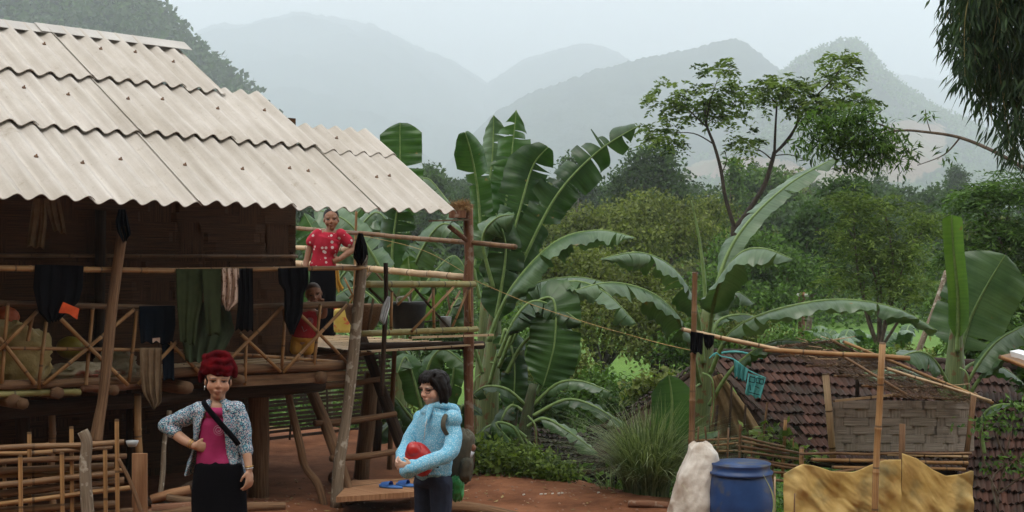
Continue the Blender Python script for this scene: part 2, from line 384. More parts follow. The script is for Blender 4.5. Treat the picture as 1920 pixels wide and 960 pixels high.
# unseen green slope added behind the camera to block sky light
X, Y = np.meshgrid(np.linspace(-90, 90, 60), np.linspace(-75, -5.5, 34)); Z = -1.5 + np.clip((-5.5 - Y) / 50, 0, 1) ** .7 * 62 + 1.2 * fbm(np.stack([X.ravel() * .1, Y.ravel() * .1, X.ravel() * 0], -1), 4, 4).reshape(X.shape)
mesh_obj('added_light_blocker', np.stack([X.ravel(), Y.ravel(), Z.ravel()], -1), grid_faces(*X.shape), mat('added_light_blocker', (.012, .022, .008), (.04, .06, .02), scale=.6), kind='structure')
# ---------------------------------------------------------------- shared materials
def bamboo_mat(name, c1, c2, ring=(.12, .07, .035), rough=.55):
    m, t, b, out = nodes(name); L = t.links.new
    tc = t.nodes.new('ShaderNodeTexCoord'); mp = t.nodes.new('ShaderNodeMapping'); mp.inputs['Scale'].default_value = (60, 1.6, 1)
    L(tc.outputs['UV'], mp.inputs[0]); n = t.nodes.new('ShaderNodeTexNoise'); n.inputs['Scale'].default_value = 1.5; n.inputs['Detail'].default_value = 5
    L(mp.outputs[0], n.inputs[0])
    n2 = t.nodes.new('ShaderNodeTexNoise'); n2.inputs['Scale'].default_value = 4; n2.inputs['Detail'].default_value = 4; L(tc.outputs['Object'], n2.inputs[0])
    ad = t.nodes.new('ShaderNodeMath'); ad.operation = 'ADD'; L(n.outputs[0], ad.inputs[0]); L(n2.outputs[0], ad.inputs[1])
    r = t.nodes.new('ShaderNodeValToRGB'); r.color_ramp.elements[0].position = .38; r.color_ramp.elements[1].position = .62
    hf = t.nodes.new('ShaderNodeMath'); hf.operation = 'MULTIPLY'; hf.inputs[1].default_value = .5; L(ad.outputs[0], hf.inputs[0]); L(hf.outputs[0], r.inputs[0])
    r.color_ramp.elements[0].color = (*c1, 1); r.color_ramp.elements[1].color = (*c2, 1)
    sp = t.nodes.new('ShaderNodeSeparateXYZ'); L(tc.outputs['UV'], sp.inputs[0])
    fr = t.nodes.new('ShaderNodeMath'); fr.operation = 'MULTIPLY'; fr.inputs[1].default_value = 3.1; L(sp.outputs[1], fr.inputs[0])
    fc = t.nodes.new('ShaderNodeMath'); fc.operation = 'FRACT'; L(fr.outputs[0], fc.inputs[0])
    lt = t.nodes.new('ShaderNodeMath'); lt.operation = 'LESS_THAN'; lt.inputs[1].default_value = .045; L(fc.outputs[0], lt.inputs[0])
    mm = t.nodes.new('ShaderNodeMixRGB'); L(lt.outputs[0], mm.inputs[0]); L(r.outputs[0], mm.inputs[1]); mm.inputs[2].default_value = (*ring, 1)
    L(mm.outputs[0], b.inputs['Base Color']); b.inputs['Roughness'].default_value = rough; b.inputs['Specular IOR Level'].default_value = .35
    bp = t.nodes.new('ShaderNodeBump'); bp.inputs['Strength'].default_value = .5; bp.inputs['Distance'].default_value = .004; L(n.outputs[0], bp.inputs['Height']); L(bp.outputs[0], b.inputs['Normal'])
    MATS[name] = m; return m
def wood_mat(name, c1, c2, rough=.85, sc_=(30, 1.5, 1), patch=None, bump=.7):
    m, t, b, out = nodes(name); L = t.links.new
    tc = t.nodes.new('ShaderNodeTexCoord'); mp = t.nodes.new('ShaderNodeMapping'); mp.inputs['Scale'].default_value = sc_
    L(tc.outputs['UV'], mp.inputs[0]); n = t.nodes.new('ShaderNodeTexNoise'); n.inputs['Scale'].default_value = 2; n.inputs['Detail'].default_value = 8; n.inputs['Roughness'].default_value = .65
    L(mp.outputs[0], n.inputs[0]); r = t.nodes.new('ShaderNodeValToRGB'); r.color_ramp.elements[0].position = .35; r.color_ramp.elements[1].position = .65
    r.color_ramp.elements[0].color = (*c1, 1); r.color_ramp.elements[1].color = (*c2, 1); L(n.outputs[0], r.inputs[0]); col = r.outputs[0]
    if patch:
        n3 = t.nodes.new('ShaderNodeTexNoise'); n3.inputs['Scale'].default_value = 14; n3.inputs['Detail'].default_value = 5; L(tc.outputs['Object'], n3.inputs[0])
        r3 = t.nodes.new('ShaderNodeValToRGB'); r3.color_ramp.elements[0].position = .56; r3.color_ramp.elements[1].position = .64; L(n3.outputs[0], r3.inputs[0])
        mm = t.nodes.new('ShaderNodeMixRGB'); L(r3.outputs[0], mm.inputs[0]); L(col, mm.inputs[1]); mm.inputs[2].default_value = (*patch, 1); col = mm.outputs[0]
    L(col, b.inputs['Base Color']); b.inputs['Roughness'].default_value = rough; b.inputs['Specular IOR Level'].default_value = .25
    bp = t.nodes.new('ShaderNodeBump'); bp.inputs['Strength'].default_value = bump; bp.inputs['Distance'].default_value = .008; L(n.outputs[0], bp.inputs['Height']); L(bp.outputs[0], b.inputs['Normal'])
    MATS[name] = m; return m
BAM = bamboo_mat('bamboo_tan', (.20, .10, .038), (.40, .23, .095))
BAMD = bamboo_mat('bamboo_aged', (.11, .058, .027), (.25, .14, .065))
BAMG = bamboo_mat('bamboo_green', (.17, .16, .05), (.33, .27, .10), (.10, .08, .04))
BAMP = bamboo_mat('bamboo_pale', (.40, .27, .15), (.60, .44, .27))
WOOD = wood_mat('wood_grey_brown', (.07, .042, .024), (.20, .125, .072))
WOODP = wood_mat('wood_lichen', (.13, .10, .07), (.27, .21, .15), patch=(.42, .38, .31))
WOODR = wood_mat('wood_reddish', (.12, .055, .03), (.25, .12, .07), patch=(.28, .2, .15))
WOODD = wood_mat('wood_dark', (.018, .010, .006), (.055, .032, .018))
WOODM = wood_mat('wood_mid', (.09, .048, .025), (.23, .13, .068))
PLANK = wood_mat('plank_orange', (.22, .105, .05), (.38, .21, .11), sc_=(18, 1.2, 1))
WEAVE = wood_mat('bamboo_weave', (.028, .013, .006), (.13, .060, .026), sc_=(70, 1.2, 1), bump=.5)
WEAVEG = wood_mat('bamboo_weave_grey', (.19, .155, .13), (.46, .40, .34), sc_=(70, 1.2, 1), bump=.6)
TWINE = mat('twine', (.35, .22, .08), (.5, .35, .15), scale=30)
# ---------------------------------------------------------------- the stilt house
house = thing('stilt_house', HP(6, 10.5, 0), 'bamboo stilt house with open veranda under a pale corrugated roof', 'house')
# corrugated fibre cement roof (plane through the eave, 32 degree pitch)
N0 = 30500 / 3528.; EZ = CZ + .425
def A_of_px(px):           # eave pixel -> a
    p = PN(px, 385, N0); return p.dot(HU)
joints = [A_of_px(v) for v in (167, 372, 545, 707)]
SW = (joints[3] - joints[0]) / 3
joint = lambda c: joints[0] + SW * (c - 1)
pitch = math.atan2(1.60, 2.50)
WL = SW / 5.0
def roof_mat():
    m, t, b, out = nodes('fibre_cement_sheet'); L = t.links.new
    tc = t.nodes.new('ShaderNodeTexCoord'); mp = t.nodes.new('ShaderNodeMapping'); mp.inputs['Scale'].default_value = (22, 1.3, 1); L(tc.outputs['UV'], mp.inputs[0])
    def nz(src, sc, d=6, ro=.6):
        n = t.nodes.new('ShaderNodeTexNoise'); n.inputs['Scale'].default_value = sc; n.inputs['Detail'].default_value = d; n.inputs['Roughness'].default_value = ro; L(src, n.inputs[0]); return n.outputs[0]
    def rp(src, a, b_, ca, cb):
        r = t.nodes.new('ShaderNodeValToRGB'); r.color_ramp.elements[0].position = a; r.color_ramp.elements[1].position = b_; r.color_ramp.elements[0].color = (*ca, 1); r.color_ramp.elements[1].color = (*cb, 1); L(src, r.inputs[0]); return r.outputs[0]
    def mul(a, c, f):
        k = t.nodes.new('ShaderNodeMixRGB'); k.blend_type = 'MULTIPLY'; k.inputs[0].default_value = f; L(a, k.inputs[1]); L(c, k.inputs[2]); return k.outputs[0]
    base = rp(nz(mp.outputs[0], 1, 7), .3, .7, (.46, .425, .385), (.61, .575, .535))
    big = rp(nz(tc.outputs['Object'], 1.1, 8, .7), .35, .65, (.80, .78, .74), (1, 1, 1)); spots = rp(nz(tc.outputs['Object'], 34, 4), .64, .72, (1, 1, 1), (.62, .56, .48)); grime = rp(nz(tc.outputs['Object'], 5, 8, .75), .60, .72, (1, 1, 1), (.72, .68, .6))
    L(mul(mul(mul(base, big, 1), spots, .6), grime, .8), b.inputs['Base Color']); b.inputs['Roughness'].default_value = .8; b.inputs['Specular IOR Level'].default_value = .25
    bp = t.nodes.new('ShaderNodeBump'); bp.inputs['Strength'].default_value = .3; bp.inputs['Distance'].default_value = .002; L(nz(tc.outputs['Object'], 120, 3), bp.inputs['Height']); L(bp.outputs[0], b.inputs['Normal']); return m
sheet_m = roof_mat(); _old = lambda *a, **k: None
_old('fibre_cement', (.50, .455, .41), (.60, .555, .505), scale=1.3, rough=.75, bump=.25, bscale=90, bdist=.002, c3=(.44, .395, .34), s3=3.2, lo3=.56, hi3=.8, stretch=(1, 1, 1))
bolt_m = mat('bolt_rust', (.22, .12, .06), (.12, .08, .06), scale=40, rough=.6)
def roof_pt(a, t_, lift=0):
    return HP(a, N0 + t_ * math.cos(pitch), EZ + t_ * math.sin(pitch)) + (HN * -math.sin(pitch) + Vector((0, 0, math.cos(pitch)))) * lift
def sheet(a0, a1, t0, t1, lift, tilt=0, name='corrugated_sheet', bolts=(), parent=house, skew=0., seedv=0, rf=roof_pt):
    nw = int(round((a1 - a0) / WL * 12)) + 1; nt_ = 9; vs = []; uv = []
    rr = random.Random(seedv); sk = rr.uniform(-.008, .008)
    for side in (0, 1):
        for j in range(nt_):
            f = j / (nt_ - 1)
            for i in range(nw):
                g = i / (nw - 1); a = a0 + (a1 - a0) * g + skew * f + sk * f
                z = (.0235) * math.sin(2 * math.pi * ((a - skew * f - joints[0]) / WL) + 1.9)
                ed = .004 * math.sin(a * 9 + seedv)
                uv.append((a + seedv * .37, t0 + (t1 - t0) * f)); vs.append(rf(a, t0 + (t1 - t0) * f + (ed if j == 0 else 0), z + lift + tilt * (1 - f) - (.007 if side else 0)))
    k = nw * nt_; fs = []
    for j in range(nt_ - 1):
        for i in range(nw - 1):
            q = j * nw + i; fs.append((q, q + 1, q + nw + 1, q + nw)); fs.append((k + q + nw, k + q + nw + 1, k + q + 1, k + q))
    for i in range(nw - 1):
        fs.append((i + 1, i, k + i, k + i + 1)); q = (nt_ - 1) * nw + i; fs.append((q, q + 1, k + q + 1, k + q))
    for j in range(nt_ - 1):
        q = j * nw; fs.append((q, q + nw, k + q + nw, k + q)); q = j * nw + nw - 1; fs.append((q + nw, q, k + q, k + q + nw))
    s = mesh_obj(name, vs, fs, sheet_m, parent, smooth=True, uvs=[uv[q_] for f_ in fs for q_ in f_])
    try:
        s.data.set_sharp_from_angle(angle=R(50))
    except Exception: pass
    for (ba, bt) in bolts:
        b = MB(); kcr = round((ba - joints[0]) / WL + .05); a = joints[0] + (kcr - .052) * WL
        p = rf(a, bt, .0235 + lift + tilt * .5); nrm = (HN * -math.sin(pitch) + Vector((0, 0, math.cos(pitch))))
        b.tube([p - nrm * .004, p + nrm * .005, p + nrm * .0051, p + nrm * .02], [.016, .016, .008, .006], 10)
        bo = b.build('bolt', bolt_m, s)
    return s
rows = [(0.0, 1.16), (1.04, 2.08), (1.96, 2.97)]
for c in range(-4, 6):
    for r_, (t0, t1) in enumerate(rows):
        a0, a1 = joint(c - 1), joint(c) + .045
        if c == 5 and r_ >= 1: continue
        if c == 4 and r_ == 2:
            a1 = joint(3) + SW * .52
        if c == 5: t1 = 1.12
        bl = [(a0 + (a1 - a0) * (.22 + .1 * rng.random()), t0 + .55 + .12 * rng.random() - .05), (a0 + (a1 - a0) * (.62 + .12 * rng.random()), t0 + .52 + .1 * rng.random())]
        if c == 4 and r_ == 2: bl = bl[:1]
        sheet(a0, a1, t0 - (.0 if r_ == 0 else .0), t1, .014 * (c % 2) + (.014 * r_), tilt=.020 if r_ else .0, bolts=bl, seedv=c * 7 + r_)
# the short odd sheet at the veranda end, laid under the first
sheet(joint(4) + .0, joint(5) + .03, .98, 1.47, .022, tilt=.006, bolts=[(joint(4) + .35, 1.2)], seedv=77)
# ridge capping and the far slope
def roof_back(a, t_, lift=0):
    tt = 2.97; p = roof_pt(a, tt, 0); q = p + HN * (t_ * math.cos(pitch)) - Vector((0, 0, t_ * math.sin(pitch)))
    return q + (HN * math.sin(pitch) + Vector((0, 0, math.cos(pitch)))) * lift
for c in range(-4, 5, 2):
    sheet(joint(c - 1), min(joint(c + 1), joint(3) + SW * .52), 0.02, 3.1, .0, rf=roof_back, seedv=c + 50)
cap_m = mat('ridge_metal', (.42, .40, .375), (.50, .48, .45), scale=3, rough=.6, bump=.1)
for (s0, s1, lf) in ((-5.2, 1.98, .02), (1.9, 3.62, .032)):
    a0, a1 = joint(s0), joint(s1)
    b = MB()
    for sgn in (0, 1):
        f_ = roof_pt if sgn == 0 else (lambda a, t_, l: roof_back(a, 2.97 - t_, l))
        q = [f_(a0, 2.97, .03 + lf), f_(a1, 2.97, .03 + lf), f_(a1, 2.80, .03 + lf), f_(a0, 2.80, .03 + lf)]
        if sgn == 0: q = q[::-1]
        b.slab(q, .004)
    b.build('ridge_cap', cap_m, house, smooth=False)
# rafters and purlins below the sheets
for a in (joint(-2), joint(-.5), joint(1), joint(2.3), joint(3.55), joint(4.7)):
    t1 = 2.8 if a < joint(3.3) else (1.9 if a < joint(4) else 1.0)
    pole_obj('rafter', roof_pt(a, .30, -.085), roof_pt(a, t1, -.085), .035, BAMD, house, nodes_=.35)
for t_ in (.2, .75, 1.45, 2.1, 2.75):
    pole_obj('purlin', roof_pt(joint(-4.5), t_, -.045), roof_pt(joint(4.85 if t_ < 1.2 else (3.9 if t_ < 2 else 3.3)), t_, -.045), .02, BAMD, house, nodes_=.35)

# woven bamboo wall
def weave(b, o, ud, vd, nd, w_, h_, cw, rh, amp=.004, over=1, vgap=.002, rnd=None):
    """horizontal strips of height rh passing over and under vertical strips of width cw"""
    nc = int(math.ceil(w_ / cw)); nr = int(math.ceil(h_ / rh)); rr = rnd or random.Random(3)
    for r in range(nr):
        z0 = r * rh + vgap; z1 = min((r + 1) * rh - vgap, h_)
        if z1 <= z0: continue
        ph = rr.choice((0, 1, 2)); jit = [rr.uniform(-.3, .3) * cw for _ in range(nc + 1)]
        xs_ = []; off = []
        for c in range(nc + 1):
            st = (c + ph + r) % 3 != 0
            x = min(max(c * cw + jit[c], 0), w_); o_ = amp if st else -amp
            xs_ += [x, min(x + cw * .78, w_)]; off += [o_, o_]
        top = [o + ud * x + vd * z1 + nd * f for x, f in zip(xs_, off)]; bot = [o + ud * x + vd * z0 + nd * (f + .0015) for x, f in zip(xs_, off)]
        k = len(xs_); fs = [(i, i + 1, k + i + 1, k + i) for i in range(k - 1)]
        uv = [[(r * .37 + z1, xs_[i]), (r * .37 + z1, xs_[i + 1]), (r * .37 + z0, xs_[i + 1]), (r * .37 + z0, xs_[i])] for i in range(k - 1)]
        b.add(bot + top, fs, uv)
    for c in range(nc):
        x0 = c * cw + cw * .1; x1 = min(c * cw + cw * .9, w_); q = [o + ud * x0, o + ud * x1, o + ud * x1 + vd * h_, o + ud * x0 + vd * h_]
        if x1 > x0: b.add(q, [(0, 1, 2, 3)], [[(x0, 0), (x1, 0), (x1, h_), (x0, h_)]])
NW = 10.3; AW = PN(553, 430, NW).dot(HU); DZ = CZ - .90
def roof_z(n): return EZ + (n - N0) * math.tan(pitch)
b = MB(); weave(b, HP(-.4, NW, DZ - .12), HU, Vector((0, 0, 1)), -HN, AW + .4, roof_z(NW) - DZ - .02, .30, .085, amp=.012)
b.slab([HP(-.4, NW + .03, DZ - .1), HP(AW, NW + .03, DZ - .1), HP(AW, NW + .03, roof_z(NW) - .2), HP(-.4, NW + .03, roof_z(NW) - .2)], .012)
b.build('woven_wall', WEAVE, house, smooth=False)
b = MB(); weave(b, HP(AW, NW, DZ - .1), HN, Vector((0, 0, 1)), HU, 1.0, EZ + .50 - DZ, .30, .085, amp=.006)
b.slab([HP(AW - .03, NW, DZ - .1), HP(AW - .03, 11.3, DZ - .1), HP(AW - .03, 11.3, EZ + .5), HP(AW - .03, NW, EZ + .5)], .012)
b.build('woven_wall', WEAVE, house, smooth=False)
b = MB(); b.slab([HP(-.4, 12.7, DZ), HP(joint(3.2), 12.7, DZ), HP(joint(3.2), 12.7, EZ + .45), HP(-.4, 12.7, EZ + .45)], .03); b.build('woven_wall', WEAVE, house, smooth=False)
# wall studs and battens
for x in (185, ):
    pole_obj('wall_stud', PN(x, 700, NW - .06), PN(x + 4, 395, NW - .06), .045, WOODD, house)
for y in (480, 690):
    pole_obj('wall_batten', HP(0, NW - .035, PN(300, y, NW).z), HP(AW, NW - .035, PN(300, y, NW).z), .016, BAMD, house, nodes_=.3)

# veranda floor: split bamboo laid along the front, on joists
b = MB(); n = 9.24; rr = random.Random(5)
while n < 12.6:
    wd = rr.uniform(.06, .10); z = DZ + rr.uniform(-.006, .006)
    segs = [(-.6, 7.15)] if n < NW + .1 else [(AW - .25, 7.15)]
    for a0, a1 in segs:
        j1, j2 = rr.uniform(-.02, .02), rr.uniform(-.01, .06)
        b.bar(HP(a0, n, z + j1 * .2), HP(a1 + j2 + .05, n, z), wd * .9, .018)
    n += wd
b.slab([HP(-.6, NW - .1, DZ - .03), HP(AW + .1, NW - .1, DZ - .03), HP(AW + .1, 12.75, DZ - .03), HP(-.6, 12.75, DZ - .03)][::-1], .02, Vector((0, 0, 1)))
b.build('veranda_floor', BAMP, house, smooth=False)
for p_, q_, r1, mm_, nd_ in (((-60, 723), (300, 714), .034, WOODM, 0), ((-60, 738), (150, 735), .026, BAMG, .3), ((150, 727), (262, 722), .03, WOODR, 0), ((322, 699), (655, 684), .040, WOODM, 0)):
    pole_obj('edge_log', PN(*p_, 9.2), PN(*q_, 9.2), r1, mm_, house, nodes_=nd_, wob=.008)
b = MB(); b.bar(PN(428, 716, 9.24), PN(664, 703, 9.2), .05, .085); b.build('fascia_board', WOODM, house, smooth=False)
for a in (1.5, 2.8, 4.2, 5.6, 6.9):
    pole_obj('joist', HP(a, 9.15, DZ - .09), HP(a, 12.7, DZ - .09), .055, WOODM, house, wob=.006)
for n in (9.55, 11.0, 12.4):
    pole_obj('floor_beam', HP(-.5, n, DZ - .2), HP(7.2, n, DZ - .2), .06, WOODD, house, wob=.006)
# posts
def vp(px0, py0, px1, py1, n, r1, m, nm='post', wob=.012, r2=None, mid=None, **kw):
    if mid:
        pts = [PN(px0, py0, n)] + [PN(x, y, n) for x, y in mid] + [PN(px1, py1, n)]
        return path_obj(nm, pts, [r1] + [r1 * (1 + .08 * math.sin(i * 2.3)) for i in range(len(mid))] + [r2 or r1], m, house, n=10, **kw)
    return pole_obj(nm, PN(px0, py0, n), PN(px1, py1, n), r1, m, house, r2=r2, wob=wob, **kw)
vp(680, 478, 630, 952, 9.08, .048, WOODP, mid=[(673, 560), (661, 680), (650, 780), (636, 870)], r2=.052)
vp(878, 383, 880, 900, 9.3, .047, WOODR, wob=.008)
vp(231, 425, 179, 830, 8.95, .040, WOODM, mid=[(212, 560), (202, 660), (193, 745), (187, 780)], r2=.050)
vp(487, 700, 484, 955, 9.9, .095, WOODM, wob=.01)
vp(768 - 70, 700, 676, 915, 10.3, .075, WOODM, wob=.01)
vp(712, 690, 706, 850, 11.0, .045, WOODD)
vp(95, 740, 100, 960, 9.6, .028, BAMD, nodes_=.3)
vp(258, 738, 268, 962, 9.25, .028, BAM, nodes_=.3)
vp(723, 493, 716, 742, 9.1, .020, WOODD, mid=[(724, 560), (720, 640)])
vp(40, 745, 44, 960, 10.0, .06, WOODD)
# stubs of joists that stick out below the edge
for x, y in ((42, 757), (108, 737), (213, 732), (450, 712)):
    p = PN(x, y, 9.15); pole_obj('joist_end', p + HN * .5, p - HN * .02, .042, WOODM, house, wob=.002)

# front railing
railing = mesh_obj('railing', [PN(-70, 566, 9.2)] * 1 + [PN(-70, 567, 9.2)] + [PN(-69, 567, 9.2)], [(0, 1, 2)], WOOD, house)
def rl(p, q, r1, m, nodes_=0, dn=0, parent=None, nm='rail', n=9.2, wob=.004, **k):
    return pole_obj(nm, PN(*p, n + dn), PN(*q, n + dn), r1, m, parent or railing, nodes_=nodes_, wob=wob, **k)
b = MB(); pp, rr_ = smooth_path([PN(-60, 565, 9.2), PN(70, 571, 9.2), PN(215, 575, 9.2), PN(330, 578, 9.2)], .022); b.tube(pp, rr_, 8)
vtmp = b.build('rail', WOOD, railing)
path_obj('rail', [PN(326, 578, 9.2), PN(450, 576, 9.2), PN(535, 574, 9.2), PN(600, 572, 9.2), PN(650, 571, 9.2)], [.022, .024, .028, .030, .028], WOOD, railing)
path_obj('rail', [PN(-40, 652, 9.2), PN(300, 657, 9.2), PN(440, 664, 9.2), PN(652, 680, 9.2)], .014, BAM, railing)
for (p, q) in (((15, 569), (3, 720)), ((87, 600), (72, 730)), ((174, 577), (161, 722)), ((257, 580), (242, 716)), ((62, 590), (52, 640)), ((462, 640), (459, 722)), ((535, 574), (528, 692)), ((601, 570), (588, 690))):
    rl(p, q, .014, BAM, nodes_=.3, dn=-.03, nm='baluster')
for (p, q) in (((-4, 630), (66, 720)), ((71, 582), (-6, 660)), ((108, 592), (240, 722)), ((252, 580), (80, 722)), ((332, 640), (258, 722)), ((312, 636), (382, 706)), ((532, 573), (415, 690)), ((450, 625), (526, 697)), ((548, 574), (662, 692)), ((652, 570), (530, 699))):
    rl(p, q, .015, BAM, nodes_=.3, dn=-.05 - .02 * rng.random(), nm='brace')
# long drying pole
pole_obj('drying_pole', PN(-60, 502, 9.02), PN(345, 508, 9.02), .021, BAM, house, nodes_=.45)
pole_obj('drying_pole', PN(325, 507, 9.05), PN(688, 502, 9.05), .019, BAM, house, nodes_=.4)

# side rails receding from the front corner post
def sr(p, D1, q, D2, r1, m=BAMD): pole_obj('side_rail', P(*p, D1), P(*q, D2), r1, m, house, nodes_=.32, wob=.004)
sr((548, 427), 15.4, (967, 463), 12.25, .024); sr((543, 464), 15.4, (660, 468), 14.6, .026, BAMP)
sr((540, 492), 15.3, (884, 521), 12.9, .034, BAMP)
pole_obj('post', P(668, 395, 14.9), P(662, 640, 14.9), .014, BAM, house, nodes_=.3)
# terrace beyond the ladder
TZ = DZ + .13
def a_of(px, n): return PN(px, 600, n).dot(HU)
b = MB(); n = 9.25; rr = random.Random(8); aT0, aT1 = a_of(690, 9.2), a_of(888, 9.2)
while n < 12.2:
    wd = rr.uniform(.05, .085); b.bar(HP(aT0 + rr.uniform(-.05, .05), n, TZ - .03), HP(aT1 + rr.uniform(-.05, .22), n, TZ - .03 + rr.uniform(-.004, .004)), wd * .9, .015); n += wd
b.build('terrace_floor', BAMP, house, smooth=False)
pole_obj('terrace_beam', PN(672, 651, 9.35), PN(905, 647, 9.35), .04, WOODD, house)
b = MB(); b.bar(PN(768, 633, 9.15), PN(924, 628, 9.15), .03, .02); b.build('edge_slat', BAMP, house, smooth=False)
pole_obj('edge_log', PN(672, 626, 9.2), PN(894, 617, 9.2), .028, BAMG, house, nodes_=.35)
for n in (10.2, 11.4): pole_obj('terrace_beam', HP(aT0, n, TZ - .08), HP(aT1, n, TZ - .08), .035, WOODD, house)
trail = pole_obj('terrace_railing', PN(677, 533, 9.2), PN(890, 533, 9.2), .030, BAMG, house, nodes_=.5)
for (p, q) in (((735, 545), (733, 620)), ((812, 540), (814, 618)), ((880, 540), (883, 614))): rl(p, q, .014, BAM, parent=trail, nm='baluster', nodes_=.3)
for (p, q, m, dn) in (((777, 540), (745, 572), BAM, 0), ((777, 540), (841, 614), WOODD, .03), ((851, 538), (771, 622), BAM, -.03), ((878, 541), (846, 618), BAM, .03), ((692, 541), (722, 570), WOODD, .03), ((700, 560), (690, 620), WOOD, .3)):
    rl(p, q, .012, m, parent=trail, nm='brace', dn=dn)
for (p, q, m) in (((770, 545), (768, 618), WOODD), ((838, 545), (846, 600), WOOD), ((863, 545), (828, 610), BAMD), ((812, 548), (790, 590), WOOD), ((850, 560), (872, 590), WOODD), ((740, 610), (860, 596), WOODD), ((645, 520), (665, 560), BAM), ((690, 510), (655, 570), BAM), ((700, 505), (745, 560), WOOD), ((655, 560), (700, 505), BAMD)):
    rl(p, q, .011, m, parent=trail, nm='brace', n=11.2, nodes_=0)
# ledge with a straw-filled nest box on the corner post
b = MB(); b.bar(PN(814, 414, 9.3), PN(874, 412, 9.3), .16, .014); b.build('nest_ledge', WOOD, house, smooth=False)
pole_obj('ledge_brace', PN(842, 424, 9.3), PN(874, 450, 9.3), .024, WOODR, house)
# ---------------------------------------------------------------- foliage helpers
def leaf_quads(c, L_, W_, droop=0., spread_dir=None, rs=rng, fold=.15):
    """rhombic leaves at points c (n,3): returns verts (4n,3)"""
    n = len(c); d = rs.normal(size=(n, 3)); d /= np.linalg.norm(d, axis=1)[:, None]
    if spread_dir is not None: d = d * .8 + spread_dir
    d[:, 2] -= droop; d /= np.linalg.norm(d, axis=1)[:, None]
    s = np.cross(d, rs.normal(size=(n, 3)) * .6 + np.array([0, 0, 1])); s /= np.linalg.norm(s, axis=1)[:, None] + 1e-9
    L = L_ * rs.uniform(.6, 1.25, n)[:, None]; W = W_ * rs.uniform(.7, 1.2, n)[:, None]
    m = c + d * L * .45; m[:, 2] += (fold * L[:, 0]) * .3
    return np.stack([c, m + s * W / 2, c + d * L, m - s * W / 2], 1).reshape(-1, 3)
def quads_obj(name, v, m, parent=None, rnd=None, **kw):
    n = len(v) // 4; f = np.arange(4 * n).reshape(n, 4)
    if rnd is None: rnd = rng.random(n)
    return mesh_obj(name, v, f, m, parent, smooth=False, attr={'rnd': np.repeat(rnd, 4)}, **kw)
def crown_points(blobs, nclump, nleaf, spread, shell=.55, rs=rng, flat=.7):
    vol = np.array([b[1][0] * b[1][1] * b[1][2] for b in blobs]) ** .67; vol /= vol.sum(); pts = []; cl = []
    for (c, r), fr in zip(blobs, vol):
        k = max(1, int(nclump * fr)); d = rs.normal(size=(k, 3)); d /= np.linalg.norm(d, axis=1)[:, None]
        q = np.array(c) + d * np.array(r) * (shell + (1 - shell) * rs.random(k)[:, None]); cl.append(q)
    cl = np.concatenate(cl); p = np.repeat(cl, nleaf, 0); p = p + rs.normal(size=p.shape) * spread * np.array([1, 1, flat])
    return cl, p
def LM(name, c1, c2, tr=.3, rough=.55, c3=None): return mat(name, c1, c2, attr='rnd', rough=rough, transl=tr, spec=.15, c3=c3, s3=1.2)
LEAF_DARK = LM('leaf_dark', (.010, .026, .008), (.06, .115, .026))
LEAF_MID = LM('leaf_mid', (.014, .036, .008), (.11, .20, .040))
LEAF_OLIVE = LM('leaf_olive', (.020, .032, .009), (.18, .215, .055))
LEAF_YEL = LM('leaf_yellowgreen', (.022, .045, .009), (.17, .24, .05))
LEAF_BLUE = LM('leaf_bamboo', (.012, .028, .014), (.045, .080, .032))
BARK = mat('bark', (.06, .045, .03), (.14, .105, .075), scale=12, bump=.6, c3=(.2, .19, .16), s3=5)
BARKD = mat('bark_dark', (.02, .015, .01), (.05, .038, .026), scale=12, bump=.5)

def branchy(b, base, tips, r0, rs, r1=.012, mid=.5, fork=None):
    base = Vector(base)
    for tp in tips:
        tp = Vector(tp); s_ = Vector(fork) if fork is not None else base
        m1 = s_.lerp(tp, .5) + Vector((rs.uniform(-.1, .1), rs.uniform(-.1, .1), rs.uniform(-.02, .12))) * (tp - s_).length
        pp, rr_ = smooth_path([s_, m1, tp], [r0 * .6, r0 * .4, r1], 4); b.tube(pp, rr_, 5, cap=False)
def tree(name, label, cat, group, base, blobs, nclump, nleaf, L_, W_, spread, lm, trunk_r=.1, fork=.5, droop=.3, bark=None, shell=.5, seed=1, flat=.7):
    rs = np.random.default_rng(seed); rr = random.Random(seed)
    t_ = thing(name, base, label, cat, group)
    cl, p = crown_points(blobs, nclump, nleaf, spread, shell, rs, flat)
    quads_obj('crown', leaf_quads(p, L_, W_, droop, rs=rs), lm, t_, rnd=np.clip(np.repeat(rs.random(len(cl)), nleaf) * .6 + rs.random(len(p)) * .5, 0, 1))
    b = MB(); base = Vector(base); top = sum((Vector(c) for c, r in blobs), Vector()) / len(blobs); fk = base.lerp(top, fork)
    pp, rr_ = smooth_path([base - Vector((0, 0, .3)), base.lerp(fk, .5) + Vector((rr.uniform(-.1, .1), 0, 0)), fk], [trunk_r, trunk_r * .85, trunk_r * .65], 4); b.tube(pp, rr_, 8, cap=False)
    tips = [Vector(c) for c, r in blobs] + [Vector(cl[i]) for i in rs.choice(len(cl), min(10, len(cl)), replace=False)]
    branchy(b, base, tips, trunk_r, rr, fork=fk, r1=trunk_r * .12)
    b.build('trunk', bark or BARK, t_); return t_

